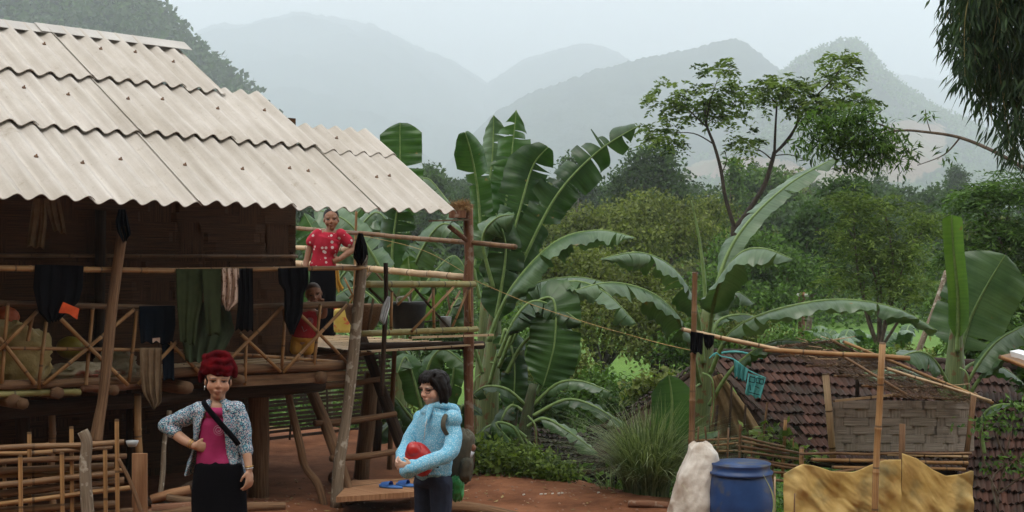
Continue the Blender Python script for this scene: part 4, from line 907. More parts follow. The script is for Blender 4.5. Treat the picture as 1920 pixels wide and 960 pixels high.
tree('olive_tree', 'broad yellowish olive treetop below the dark distant tree', 'tree', None, base_at(1180, 46),
     [pblob(1130, 420, 46, 80, 34), pblob(1220, 400, 47, 90, 36), pblob(1300, 440, 46, 70, 40), pblob(1060, 440, 46, 60, 34), pblob(1190, 460, 45, 90, 40), pblob(1330, 400, 48, 50, 30)], 650, 20, .17, .09, .25, LEAF_OLIVE, .12, seed=13)
tree('leafy_tree', 'deep green leafy tree behind the arching banana leaves at the middle', 'tree', None, base_at(1420, 42),
     [pblob(1400, 480, 42, 70, 50), pblob(1480, 520, 42, 80, 50), pblob(1350, 540, 41, 70, 40), pblob(1440, 570, 40, 80, 30)], 480, 20, .17, .10, .22, LEAF_MID, .12, seed=14)
tree('dark_tree', 'dark rounded tree standing against the pale mountain left of the slim forked tree', 'tree', None, base_at(1215, 92),
     [pblob(1225, 300, 92, 40, 30), pblob(1200, 340, 92, 50, 36), pblob(1250, 350, 92, 44, 36), pblob(1165, 370, 92, 40, 34), pblob(1225, 385, 92, 60, 30)], 420, 20, .36, .24, .45, LEAF_DARK, .2, seed=15)
tree('small_tree', 'tiny round-topped tree on the skyline just right of the torn banana leaves', 'tree', None, base_at(1070, 110),
     [pblob(1070, 306, 110, 20, 14), pblob(1062, 345, 110, 30, 20), pblob(1030, 380, 110, 40, 20)], 120, 18, .4, .26, .4, LEAF_DARK, .15, seed=16)
tree('narrow_tree', 'narrow column of leaves rising between the two stems of the slim forked tree', 'tree', None, base_at(1376, 85),
     [pblob(1376, 325, 85, 10, 30), pblob(1378, 370, 85, 16, 30)], 80, 18, .3, .2, .25, LEAF_MID, .12, seed=17)
tree('round_tree', 'round mid green treetop behind the fork of the slim tree', 'tree', None, base_at(1440, 100),
     [pblob(1430, 340, 100, 50, 26), pblob(1400, 370, 100, 40, 26), pblob(1470, 375, 100, 40, 26)], 260, 18, .38, .24, .4, LEAF_MID, .15, seed=18)
# slim forked tree with flat layered crowns
def slim_tree():
    D = 27; t_ = thing('slim_tree', base_at(1378, D), 'tall slim forked tree with flat feathery leaf layers against the mountains', 'tree'); rs = np.random.default_rng(21)
    cr = [(1262, 168, 34, 22), (1240, 190, 30, 18), (1285, 215, 34, 22), (1350, 128, 32, 18), (1340, 165, 42, 24), (1352, 205, 34, 22), (1230, 245, 38, 20), (1250, 262, 26, 12), (1322, 190, 26, 20), (1400, 268, 34, 20), (1440, 165, 50, 26), (1470, 160, 44, 22), (1415, 185, 34, 16), (1500, 175, 40, 24), (1575, 112, 34, 16), (1590, 128, 30, 14), (1562, 148, 34, 16), (1530, 190, 50, 22), (1580, 195, 44, 20), (1525, 215, 40, 18), (1612, 190, 30, 14), (1375, 222, 18, 8)]
    blobs = [pblob(x, y, D + rs.uniform(-.5, .5), rx * .95, ry * .8, rx) for x, y, rx, ry in cr]
    v = []; rn = []
    for c, r in blobs:
        nc = int(r[0] * r[1] * 105) + 10
        for _ in range(nc):
            d = rs.normal(size=3); d /= np.linalg.norm(d); q = np.array(c) + d * np.array(r) * rs.uniform(.3, 1) ; out = d * np.array([1, 1, .35]); out /= np.linalg.norm(out)
            Lp = rs.uniform(.22, .36); k = 16; f = np.linspace(.1, 1, k)[:, None]      # one pinnate frond
            p = q + out * Lp * f - np.array([0, 0, 1]) * Lp * .45 * f ** 2
            sd = np.cross(out, [0, 0, 1]); sd /= np.linalg.norm(sd) + 1e-9
            v.append(leaf_quads(p, .13, .055, .35, spread_dir=sd * np.where(np.arange(k) % 2, 1, -1)[:, None] * 1.6 + out * .5, rs=rs)); rn.append(np.full(k, rs.random()))
    quads_obj('crown', np.concatenate(v), LEAF_YEL, t_, rnd=np.concatenate(rn))
    b = MB(); Q = lambda x, y: P(x, y, D)
    def st(pts, r0, r1, n=8):
        pp, rr_ = smooth_path([Q(*p) for p in pts], [r0 + (r1 - r0) * i / (len(pts) - 1) for i in range(len(pts))], 5); b.tube(pp, rr_, n, cap=False)
    st([(1376, 560), (1376, 470), (1378, 425)], .09, .075)
    st([(1378, 430), (1360, 370), (1352, 320), (1340, 275), (1325, 235), (1322, 205)], .045, .022)
    st([(1378, 430), (1400, 400), (1432, 350), (1447, 305), (1452, 285)], .06, .04)
    st([(1452, 290), (1454, 240), (1457, 190)], .032, .016); st([(1452, 288), (1480, 260), (1500, 222), (1520, 190), (1560, 150), (1585, 115)], .028, .010)
    st([(1455, 285), (1475, 262), (1492, 235), (1500, 200)], .024, .012); st([(1448, 300), (1430, 285), (1405, 272)], .018, .008); st([(1450, 292), (1480, 290), (1512, 300)], .014, .007)
    st([(1338, 270), (1300, 250), (1250, 250)], .016, .007); st([(1325, 238), (1300, 215), (1270, 185)], .018, .007); st([(1325, 232), (1330, 195), (1345, 150)], .018, .007); st([(1354, 325), (1362, 300), (1358, 282)], .012, .006)
    st([(1328, 228), (1350, 218), (1375, 222)], .010, .005); st([(1500, 220), (1540, 205), (1590, 190)], .014, .006); st([(1457, 195), (1435, 175), (1415, 178)], .012, .005); st([(1457, 195), (1475, 170)], .01, .005)
    b.build('trunk', BARKD, t_)
slim_tree()
# overhanging branch from the right
def near_branch():
    t_ = thing('overhanging_branch', P(1980, 345, 13), 'long bare bough arching in from the right edge to a dense bunch of narrow leaves', 'branch'); rs = np.random.default_rng(31); D = 14
    b = MB()
    def st(pts, r0, r1):
        pp, rr_ = smooth_path([P(*p) for p in pts], [r0 + (r1 - r0) * i / (len(pts) - 1) for i in range(len(pts))], 6); b.tube(pp, rr_, 7)
    st([(2010, 400, 12.5), (1960, 345, 12.8), (1918, 314, 13), (1860, 282, 13.3), (1800, 258, 13.6), (1740, 248, 13.8), (1680, 245, 14), (1620, 262, 14.1)], .026, .009)
    st([(1800, 258, 13.6), (1770, 290, 13.7), (1720, 310, 13.8)], .010, .004); st([(1745, 248, 13.8), (1738, 225, 13.8), (1735, 205, 13.8)], .006, .003); st([(1680, 246, 14), (1640, 230, 14), (1600, 225, 14)], .012, .005); st([(1640, 255, 14), (1600, 290, 14), (1560, 300, 14)], .012, .005)
    b.build('branch', BARK, t_)
    bl = [pblob(1545, 235, D, 44, 26), pblob(1600, 220, D, 54, 22), pblob(1590, 262, D, 70, 36), pblob(1645, 262, D, 50, 36), pblob(1530, 275, D, 36, 22), pblob(1662, 290, D, 40, 24), pblob(1610, 300, D, 60, 18)]
    cl, p = crown_points(bl, 300, 10, .095, .1, rs); v = leaf_quads(p, .105, .024, .45, rs=rs)
    bl2 = [pblob(1735, 215, 13.8, 16, 14), pblob(1705, 280, 13.9, 16, 30), pblob(1770, 285, 13.7, 20, 18), pblob(1700, 300, 13.8, 20, 20)]
    cl2, p2 = crown_points(bl2, 20, 6, .05, .2, rs); v2 = leaf_quads(p2, .10, .024, .8, rs=rs)
    quads_obj('foliage', np.concatenate([v, v2]), LEAF_MID, t_)
near_branch()
# bamboo leaves hanging at the top right corner
def hanging_bamboo():
    t_ = thing('bamboo_clump', P(1990, 500, 11.5), 'dark bamboo with drooping leafy stems hanging into the top right corner', 'bamboo'); rs = np.random.default_rng(41); D = 11.5; b = MB(); C_ = []
    tips = []
    for k in range(120):
        x0 = rs.uniform(1790, 2080); y0 = rs.uniform(-170, -20); x1 = x0 + rs.uniform(-36, 40); ln = rs.uniform(80, 250) * (1.0 if x0 < 1850 else 1.25); lim = 60 + max(0, (x1 - 1775)) * 1.9
        y1 = min(y0 + ln + 80, lim + rs.uniform(-25, 20)); d0 = D + rs.uniform(-.6, .6)
        pp, rr_ = smooth_path([P(x0 + 25, y0 - 30, d0), P(x0, (y0 + y1) / 2 - 20, d0), P(x1, y1, d0)], [.006, .004, .002], 6); b.tube(pp, rr_, 4, cap=False)
        for i in range(2, len(pp)):
            C_.append(np.repeat(np.array([pp[i]]), 11, 0) + rs.normal(size=(11, 3)) * [.05, .08, .06])
    for k in range(9):
        x = 1900 + k * 22; pp, rr_ = smooth_path([P(2050, 900, 12 + k * .1), P(2020 + k * 8, 300, 12 + k * .1), P(1960 + k * 12, -60, 11.6), P(x, -150, 11.5)], [.03, .028, .02, .008], 6); b.tube(pp, rr_, 6, cap=False)
    c = np.concatenate(C_); quads_obj('foliage', leaf_quads(c, .17, .024, 1.5, rs=rs), LEAF_BLUE, t_); b.build('stem', BAMG, t_)
hanging_bamboo()
# feathery trees in the right half
def feathery(name, label, base, blobs, n, seed, lm, Ls=.16, sz=(.13, .035), bark=BARK, tr=.06, droop=.5):
    t_ = thing(name, base, label, 'tree'); rs = np.random.default_rng(seed); cl, _ = crown_points(blobs, n, 1, 0, .35, rs); v = []; rn = []
    for q in cl:
        for s_ in range(3):
            a = rs.uniform(0, 6.28); out = np.array([math.cos(a), math.sin(a), rs.uniform(-.2, .4)]); k = 10; f = np.linspace(.1, 1, k)[:, None]; Lp = Ls * rs.uniform(1.5, 3)
            p = q + out * Lp * f - np.array([0, 0, 1]) * Lp * .6 * f ** 2; sd = np.cross(out, [0, 0, 1])
            v.append(leaf_quads(p, sz[0], sz[1], droop, spread_dir=sd * np.where(np.arange(k) % 2, 1, -1)[:, None] * 1.2 + out * .6, rs=rs)); rn.append(np.full(k, rs.random() * .8) + rs.random(k) * .2)
    quads_obj('crown', np.concatenate(v), lm, t_, rnd=np.concatenate(rn))
    b = MB(); top = sum((Vector(c) for c, r in blobs), Vector()) / len(blobs); bs = Vector(base); fk = bs.lerp(top, .45); b.tube([bs, bs.lerp(fk, .5) + Vector((.1, 0, 0)), fk], [tr, tr * .85, tr * .7], 7)
    branchy(b, bs, [Vector(c) for c, r in blobs], tr, random.Random(seed), fork=fk, r1=.01); b.build('trunk', bark, t_)
feathery('feathery_tree', 'light green feathery tree with drooping sprays left of the furled banana leaf', base_at(1640, 25), [pblob(1600, 370, 25, 55, 30), pblob(1660, 400, 25, 70, 40), pblob(1590, 430, 25, 50, 40), pblob(1640, 470, 25, 80, 40), pblob(1700, 480, 25, 60, 40), pblob(1740, 420, 25.5, 50, 40), pblob(1620, 525, 25, 80, 30), pblob(1710, 540, 24.5, 60, 40)], 330, 51, LEAF_YEL)
feathery('feathery_tree', 'darker feathery tree filling the right edge above the big banana leaf', base_at(1880, 22), [pblob(1830, 370, 22, 60, 36), pblob(1900, 350, 22, 70, 40), pblob(1860, 430, 22, 70, 40), pblob(1930, 440, 22, 60, 50), pblob(1810, 480, 22, 50, 50), pblob(1890, 520, 22, 80, 50), pblob(1800, 560, 22, 50, 40)], 400, 52, LEAF_MID)
tree('dark_tree', 'dark green tree crown between the feathery tree and the forked tree', 'tree', None, base_at(1510, 50), [pblob(1530, 420, 50, 40, 40), pblob(1490, 470, 50, 50, 40), pblob(1540, 500, 50, 60, 40), pblob(1580, 360, 52, 50, 24)], 360, 20, .22, .14, .28, LEAF_DARK, .13, seed=53)
# shrubs on the plain between the yard and the rice fields
shr = [(650, 640, 24, 60, 60), (560, 600, 26, 70, 60), (480, 760, 22, 60, 50), (700, 740, 20, 60, 50), (600, 790, 19, 60, 40), (820, 600, 23, 60, 60), (960, 650, 22, 60, 60), (1060, 690, 21, 60, 45), (1130, 730, 20, 50, 40), (1180, 760, 19, 50, 36),
       (1300, 640, 24, 60, 40), (1400, 620, 25, 60, 34), (1480, 650, 22, 60, 30), (1560, 690, 22, 60, 26), (1640, 680, 21, 60, 26), (1720, 690, 19, 50, 40), (1850, 620, 17, 60, 50), (1910, 700, 15, 50, 50), (1880, 560, 19, 60, 40), (1860, 780, 14.6, 40, 40), (1930, 800, 13.6, 40, 50), (1000, 760, 17, 60, 40), (900, 820, 16, 50, 40), (1240, 730, 17, 40, 30), (330, 800, 21, 70, 50), (180, 780, 21, 70, 50)]
nm = ['beyond the veranda floor, behind the rails', 'seen past the house corner behind the child', 'behind the slatted fence under the house', 'behind the ladder, under the terrace', 'low behind the lattice left of the ladder', 'behind the terrace railing', 'just right of the terrace post', 'under the hanging broad banana leaf', 'left of the dark forked stems', 'below the dark forked stems near the dark roof',
      'left of the long arching leaf, behind the clothes pole', 'under the pair of arching leaves', 'above the ridge of the tiled roof, left part', 'above the tilted mat roof', 'behind the top corner of the mat roof', 'at the foot of the leaning pale pole', 'behind the big leaf at the right', 'at the right edge behind the white paper tray', 'above the paper tray at the right edge', 'at the right below the mat roof end', 'in the lower right corner behind the young shrub', 'behind the low spreading banana', 'behind the weeds at the yard edge', 'behind the upright broad leaf', 'in the dark gap under the left half of the house', 'at the far left in the gap under the house']
for i, (px, py, D, rx, ry) in enumerate(shr):
    kind = [LEAF_MID, LEAF_DARK, LEAF_MID, LEAF_OLIVE][i % 4]
    k_ = ['mid green', 'dark green', 'mid green', 'olive green'][i % 4]
    tree('shrub', k_ + ' shrub ' + nm[i], 'shrub', None, base_at(px, D), [pblob(px, py, D, rx, ry), pblob(px - rx * .6, py + ry * .5, D, rx * .7, ry * .7), pblob(px + rx * .6, py + ry * .5, D, rx * .7, ry * .7), pblob(px + rx * .2, py + ry * 1.2, D, rx * .9, ry * .8)], 150, 20, .10, .055, .11, kind, .025, fork=.15, seed=200 + i, bark=BARKD)
# ground cover on the bank and the plain
rs = np.random.default_rng(77); n = 5200; Y = rs.uniform(11.5, 27, n); X = (rs.uniform(-.5, .5, n)) * Y * .95
k = Y - yard_edge(X) > .35; X, Y = X[k], Y[k]; c = np.stack([X, Y, ground_h(X, Y)], -1); c = np.repeat(c, 16, 0); c = c + rs.normal(size=c.shape) * [.16, .16, .10] + [0, 0, .12]
quads_obj('ground_cover', leaf_quads(c, .10, .05, -.3, rs=rs), LEAF_MID, kind='stuff', label='low leafy ground cover on the bank below the yard', cat='ground cover')
# weeds along the rim of the yard
rs = np.random.default_rng(78); C_ = []
for k in range(240):
    px = rs.uniform(885, 1070); f = (px - 885) / 185; D = 12.9 - .6 * f + rs.uniform(-.15, .5); h = rs.uniform(.08, .42) * (1 - .55 * f); q = np.array([(px - 960) / F * D, D, gz_at((px - 960) / F * D, D)])
    m = 14; C_.append(q + np.stack([rs.normal(size=m) * .05, rs.normal(size=m) * .05, rs.uniform(.1, 1, m) * h], -1))
quads_obj('weeds', leaf_quads(np.concatenate(C_), .075, .04, -.1, rs=rs), LEAF_YEL, kind='stuff', label='fresh green weeds growing along the rim of the red earth yard', cat='weeds')
def blades(name, base, n, h, spread, lean, w_, m, label, cat, seed, rz=.05):
    rs = np.random.default_rng(seed); v = []; f = []; rn = []; seg = 7
    for k in range(n):
        a = rs.uniform(0, 6.28); r = spread * math.sqrt(rs.random()); p = np.array(base) + [r * math.cos(a), r * math.sin(a), 0]; H = h * rs.uniform(.45, 1.1)
        o = np.array([math.cos(a), math.sin(a), 0]) * .8 + rs.normal(size=3) * [.5, .5, 0]; ln = lean * rs.uniform(.2, 1.2); sd = np.cross(o, [0, 0, 1]); sd = sd / (np.linalg.norm(sd) + 1e-9); st = len(v)
        for i in range(seg + 1):
            t_ = i / seg; c = p + np.array([0, 0, 1]) * H * (t_ - .42 * ln * t_ ** 2.6) + o * H * ln * .75 * t_ ** 2; ww = w_ * (1 - t_) ** .7 + .0005
            v += [c - sd * ww, c + sd * ww]; rn += [0, 0]
        rv = rs.random(); rn[-2 * (seg + 1):] = [rv] * (2 * (seg + 1))
        f += [(st + 2 * i, st + 2 * i + 1, st + 2 * i + 3, st + 2 * i + 2) for i in range(seg)]
    return mesh_obj(name, np.array(v), np.array(f), m, smooth=False, attr={'rnd': rn}, label=label, cat=cat)
GRASS = LM('grass_blade', (.05, .085, .03), (.26, .31, .16), tr=.3, rough=.5)
bx = P(1212, 935, 11.75); blades('grass_clump', (bx.x, bx.y, gz_at(bx.x, bx.y) - .05 if False else .0), 1700, 1.02, .20, 1.15, .0048, GRASS, 'big clump of long arching grey-green grass at the yard edge left of the white sack', 'grass', 91)
bx = P(1150, 935, 12.0); blades('grass_tuft', (bx.x, bx.y, -.12), 90, .5, .1, 1.2, .005, GRASS, 'small tuft of long arching grass left of the big clump', 'grass', 92)
bx = P(1010, 915, 12.6); blades('grass_tuft', (bx.x, bx.y, -.05), 70, .42, .1, 1.0, .005, GRASS, 'thin grass tuft among the weeds below the drooping banana leaves', 'grass', 93)
# young shrub at the lower right
t_ = thing('young_shrub', P(1870, 1010, 10.8), 'young shrub with bare thin stems in front of the lower tiled roof', 'shrub'); b = MB(); rs = np.random.default_rng(94); C_ = []
for pts in ([(1872, 1010), (1872, 930), (1885, 860), (1898, 800), (1905, 760)], [(1872, 930), (1850, 880), (1838, 830), (1842, 800)], [(1873, 925), (1900, 905), (1935, 880)], [(1885, 860), (1870, 820), (1880, 790)], [(1872, 960), (1860, 900), (1890, 870)]):
    pp, rr_ = smooth_path([P(x, y, 10.8) for x, y in pts], [.010 - .0015 * i for i in range(len(pts))], 5); b.tube(pp, rr_, 6)
    q = np.array(pp[-1]); C_.append(q + rs.normal(size=(70, 3)) * [.10, .08, .05])
quads_obj('foliage', leaf_quads(np.concatenate(C_), .06, .03, .2, rs=rs), LEAF_MID, t_); b.build('stem', BARK, t_)
# ---------------------------------------------------------------- ladder
lad = thing('wooden_ladder', P(640, 945, 11.6), 'rough wooden ladder of round rungs leaning up to the veranda', 'ladder')
path_obj('stringer', [P(660, 945, 11.45), P(640, 880, 11.55), P(612, 800, 11.75), P(585, 735, 11.95), P(560, 675, 12.1)], [.045, .05, .052, .05, .045], WOODM, lad, n=10)
path_obj('stringer', [P(788, 920, 12.25), P(758, 850, 12.35), P(722, 750, 12.55), P(700, 690, 12.7), P(678, 630, 12.85)], [.05, .055, .055, .05, .045], WOODD, lad, n=10)
for (x0, y0, D0, x1, y1, D1, r) in ((552, 674, 12.1, 700, 659, 12.8, .030), (568, 726, 11.95, 716, 710, 12.6, .027), (590, 794, 11.75, 742, 776, 12.35, .028), (620, 860, 11.6, 760, 843, 12.2, .028), (640, 920, 11.5, 800, 897, 12.1, .033)):
    path_obj('rung', [P(x0, y0, D0 - .06), P((x0 + x1) / 2, (y0 + y1) / 2 + 3, (D0 + D1) / 2 - .07), P(x1, y1, D1 - .06)], [r, r * 1.1, r * .9], WOODM, lad, n=9)
# crooked props and small sticks under the house
def stick(name, pts, r, m, label, cat, **kw):
    pp, rr_ = smooth_path([P(*p) for p in pts], r, 5); b = MB(); b.tube(pp, rr_, 9); return b.build(name, m, label=label, cat=cat, **kw)
stick('crooked_prop', [(535, 712, 11.6), (545, 760, 11.6), (562, 832, 11.5), (572, 875, 11.5), (598, 912, 11.45), (612, 975, 11.4)], [.03, .032, .036, .033, .036, .034], WOODM, 'crooked grey-brown branch propping the veranda left of the ladder', 'prop')
stick('crooked_prop', [(318, 770, 10.4), (308, 830, 10.35), (305, 890, 10.3), (295, 970, 10.2)], [.02, .018, .021, .022], WOODP, 'thin grey crooked branch standing left of the woman in the red turban', 'prop')
stick('thin_pole', [(740, 655, 13.0), (735, 760, 13.0), (730, 880, 13)], [.022, .024, .026], WOODM, 'thin brown pole standing behind the right side of the ladder', 'pole')
stick('rotten_stump', [(155, 808, 8.3), (163, 830, 8.3), (160, 880, 8.3), (166, 980, 8.3)], [.034, .036, .036, .042], WOODP, 'weathered grey stump post with a slanting top before the slatted pen', 'post')
b = MB(); b.bar(P(262, 850, 8.9), P(262, 985, 8.9), .10, .02, up=Vector((0, -1, 0))); b.build('upright_board', PLANK, label='brown board standing upright at the right end of the slatted pen', cat='board', smooth=False)
stick('leaning_stick', [(222, 860, 8.4), (245, 905, 8.4), (270, 975, 8.4)], [.012, .013, .014], WOODM, 'thin stick leaning across the right end of the slatted pen', 'stick')
# slatted pen, lower left
pen = thing('bamboo_pen', P(110, 1000, 8.6), 'waist-high pen of split bamboo slats in the lower left corner', 'fence'); rr = random.Random(4)
for i, (x0, y0, x1, y1, h) in enumerate(((-40, 842, 233, 829, 11), (-40, 851, 118, 846, 9), (100, 846, 210, 838, 8), (-40, 868, 238, 855, 10), (-40, 885, 214, 873, 13), (-40, 894, 232, 882, 9), (-40, 913, 216, 888, 12), (-40, 931, 233, 901, 14), (-40, 948, 205, 915, 11), (-40, 950, 248, 914, 9), (-40, 960, 224, 944, 13), (-40, 975, 250, 958, 12), (-40, 990, 240, 975, 11), (-40, 1010, 240, 992, 12))):
    D0 = 8.45 + (i % 3) * .04; b = MB(); b.pole(P(x0, y0, D0), P(x1, y1, D0 + .25), h / 2 * 8.5 / F * 1.05, nodes_=.33, wob=.006, n=7)
    b.build('slat', (BAMD, BAM, BAMD, WOODM)[i % 4], pen)
for i, (x, y, w_) in enumerate(((55, 810, 8), (38, 853, 8), (134, 800, 8), (116, 848, 8), (197, 840, 8), (219, 786, 8), (8, 870, 7))):
    b = MB(); b.bar(P(x, y, 8.40 if i % 2 else 8.62), P(x + 2, 1030, 8.40 if i % 2 else 8.62), w_ * 8.5 / F * .9, .012, up=Vector((0, -1, 0))); b.build('upright', BAM, pen, smooth=False)
# lattice screen behind the space under the house
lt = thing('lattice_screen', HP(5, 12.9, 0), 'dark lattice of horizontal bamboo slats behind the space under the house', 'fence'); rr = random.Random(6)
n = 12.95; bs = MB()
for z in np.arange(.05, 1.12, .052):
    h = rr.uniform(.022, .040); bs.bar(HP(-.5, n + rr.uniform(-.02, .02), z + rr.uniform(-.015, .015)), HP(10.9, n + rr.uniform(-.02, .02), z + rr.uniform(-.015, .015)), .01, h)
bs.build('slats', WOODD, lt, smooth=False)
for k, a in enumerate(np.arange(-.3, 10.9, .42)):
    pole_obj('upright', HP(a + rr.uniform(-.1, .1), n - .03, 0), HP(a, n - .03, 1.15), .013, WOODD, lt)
# back floor edge lattice: a second screen closes the far left
for i, (x, y, D, l, r, a, m) in enumerate(((320, 915, 9.9, .34, .045, .35, PLANK), (345, 925, 9.8, .30, .04, -.3, WOODM), (330, 940, 9.6, .40, .05, .05, WOODM), (300, 935, 9.9, .34, .045, -.5, WOODR), (350, 948, 9.5, .40, .045, .15, BAMP), (312, 955, 9.5, .42, .05, -.1, WOODM), (285, 950, 9.7, .36, .045, .4, WOODR), (338, 905, 10.1, .3, .04, .6, WOODM), (470, 940, 10.2, .62, .045, .0, WOODM))):
    c = P(x, y + 12, D); l *= .85; r *= .78; d = Vector((math.cos(a), .3, math.sin(a) * .6)).normalized() * l / 2; b = MB(); b.pole(c - d, c + d, r, r * .9, wob=.01, n=9)
    lab = ['split orange-brown log sticking out on top of the firewood', 'grey-brown log lying across the right of the firewood', 'thick grey-brown log in the middle of the firewood', 'reddish log tilted at the upper left of the firewood', 'brown log at the lower right of the firewood', 'long log at the bottom of the firewood', 'reddish log at the lower left end of the firewood', 'short log standing steeply at the top of the firewood', 'single long log lying on the ground right of the woman in the red turban'][i]
    b.build('log', [PLANK, WOOD, WOODR, WOODD, WOODM, WOOD, WOODR, WOODD, WOODM][i], label=lab, cat='log', group='firewood logs under the house' if i < 8 else None)
# dark woven screen added to keep the left half under the house dark
us = thing('added_dark_screen', HP(3, 11.6, 0), 'added dark woven screen keeping light out under the left half of the house', 'screen')
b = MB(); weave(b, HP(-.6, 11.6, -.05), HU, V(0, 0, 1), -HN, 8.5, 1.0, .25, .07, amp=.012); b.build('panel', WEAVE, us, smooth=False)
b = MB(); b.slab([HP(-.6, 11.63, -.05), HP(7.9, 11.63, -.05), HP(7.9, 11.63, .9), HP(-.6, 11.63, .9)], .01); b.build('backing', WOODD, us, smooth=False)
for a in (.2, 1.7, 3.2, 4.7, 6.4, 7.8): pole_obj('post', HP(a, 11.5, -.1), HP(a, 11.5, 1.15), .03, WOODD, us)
# small pale bowl on the pen
b = MB(); c = P(248, 832, 8.7); b.tube([c + V(0, 0, -.02), c + V(0, 0, -.018), c + V(0, 0, .0), c + V(0, 0, .02)], [.012, .026, .036, .042], 14); b.build('bowl', mat('bowl', (.35, .36, .36), rough=.4), label='small pale bowl standing at the end of the pen', cat='bowl')
# plank step with slippers
b = MB(); b.hexa([P(628, 948, 11.2), P(790, 935, 11.25), P(775, 898 + 6, 12.05), P(690, 921 + 6, 11.9)], [P(628, 936, 11.2), P(790, 922, 11.25), P(775, 898, 12.05), P(690, 915 + 3, 11.9)])
b = MB(); q = [P(630, 946, 11.0), P(800, 930, 11.3), P(812, 898, 12.0), P(660, 912, 11.85)]; zt = q[0].z
q = [Vector((p.x, p.y, .155)) for p in q]; b.slab(q, .045, Vector((0, 0, 1))); b.build('plank_step', PLANK, label='thick orange-brown plank lying at the foot of the ladder', cat='plank', smooth=False)
sl_m = mat('slipper_blue', (.04, .13, .38), (.06, .18, .48), scale=20, rough=.5)
for i, (x, y, D, a) in enumerate(((733, 931, 11.45, 2.75), (765, 929, 11.52, 2.8))):
    c = P(x, y, D); c.z = .157; t_ = thing('slipper', c, ['blue plastic slipper on the plank, the one farther from the girl', 'blue plastic slipper on the plank, half behind the girl'][i], 'slipper', 'pair of blue slippers')
    b = MB(); vs = []; N = 16
    ca, sa = math.cos(a), math.sin(a)
    for h in (0, .018):
        for k in range(N):
            th = 2 * math.pi * k / N; lx = .115 * math.cos(th); ly = .045 * math.sin(th) * (1 + .18 * math.cos(th)); vs.append(c + Vector((lx * ca - ly * sa, lx * sa + ly * ca, h + .006 * math.cos(th) * (h > 0))))
    b.add(vs, [tuple(range(N - 1, -1, -1)), tuple(range(N, 2 * N))] + [(k, (k + 1) % N, N + (k + 1) % N, N + k) for k in range(N)]); b.build('sole', sl_m, t_)
    b = MB(); vs = []
    for j in range(5):
        lx = .0 + .085 * j / 4; wd = .046 * (1 - (lx / .14) ** 2) ** .5
        for k in range(9): th = math.pi * k / 8; p = Vector((lx * ca - wd * math.cos(th) * sa, lx * sa + wd * math.cos(th) * ca, .016 + .042 * math.sin(th) * (1 - .35 * j / 4))); vs.append(c + p)
    fs = [(j * 9 + k, j * 9 + k + 1, j * 9 + k + 10, j * 9 + k + 9) for j in range(4) for k in range(8)]; b.add(vs, fs); b.build('strap', mat('slipper_blue2', (.03, .09, .30), (.05, .14, .4), scale=20, rough=.45), t_)
stick('pale_stick', [(868, 922, 11.95), (906, 911, 12.2)], [.008, .006], BAMP, 'short peeled pale stick lying on the red earth right of the girl', 'stick')
stick('log', [(1178, 944, 11.1), (1215, 945, 11.1), (1252, 948, 11.1)], [.03, .033, .03], WOODR, 'short reddish log lying on the earth left of the white sack', 'log')
stick('log', [(835, 948, 11.2), (900, 955, 11.1), (990, 975, 11)], [.05, .05, .05], WOODM, 'half-buried log edging the yard right of the girl', 'log')
stick('log', [(622, 893, 12.7), (655, 905, 12.6)], [.06, .06], WOODR, 'short thick log end lying behind the foot of the ladder', 'log')
# small stones and crumbs on the earth
rs = np.random.default_rng(8); b = MB()
for k in range(420):
    x = rs.uniform(-2.3, 1.6); y = rs.uniform(10.4, 12.8)
    if y > yard_edge(x): continue
    r = rs.uniform(.004, .016); c = Vector((x, y, gz_at(x, y))); b.tube([c - V(0, 0, r * .3), c + V(0, 0, r * .2), c + V(r * .2, 0, r * .7)], [r, r * 1.1, r * .4], 5)
b.build('gravel', mat('crumbs', (.16, .07, .04), (.30, .18, .12), scale=3), kind='stuff', label='crumbs of earth and small stones strewn over the yard', cat='gravel')
b = MB()
for k, (px, py) in enumerate(((1014, 931), (1021, 932), (1046, 936), (1052, 938), (980, 938), (1034, 917), (1012, 928), (1120, 938))):
    c = P(px, py, 11.6); c.z = gz_at(c.x, c.y) + .004; b.tube([c, c + V(.02, .006, .004)], [.008, .005], 5)
b.build('litter', mat('litter', (.6, .58, .52)), kind='stuff', label='tiny scraps of white litter on the red earth', cat='litter')

rs = np.random.default_rng(19); n = 260; lx = rs.uniform(-2.6, 2.2, n); ly = rs.uniform(10.2, 12.9, n); kk = ly < yard_edge(lx) + .1; lx, ly = lx[kk], ly[kk]
lv = leaf_quads(np.stack([lx, ly, ground_h(lx, ly) + .006], -1), .06, .028, .0, rs=rs).reshape(-1, 4, 3); lg = ground_h(lv[:, :, 0].ravel(), lv[:, :, 1].ravel()).reshape(-1, 4); lv[:, :, 2] = lg + .005 + .012 * rs.random(lg.shape)
quads_obj('leaf_litter', lv.reshape(-1, 3), mat('leaf_litter', (.10, .055, .025), (.30, .22, .09), attr='rnd', rough=.8), kind='stuff', label='dry leaf litter scattered thinly over the red earth yard', cat='leaf litter')
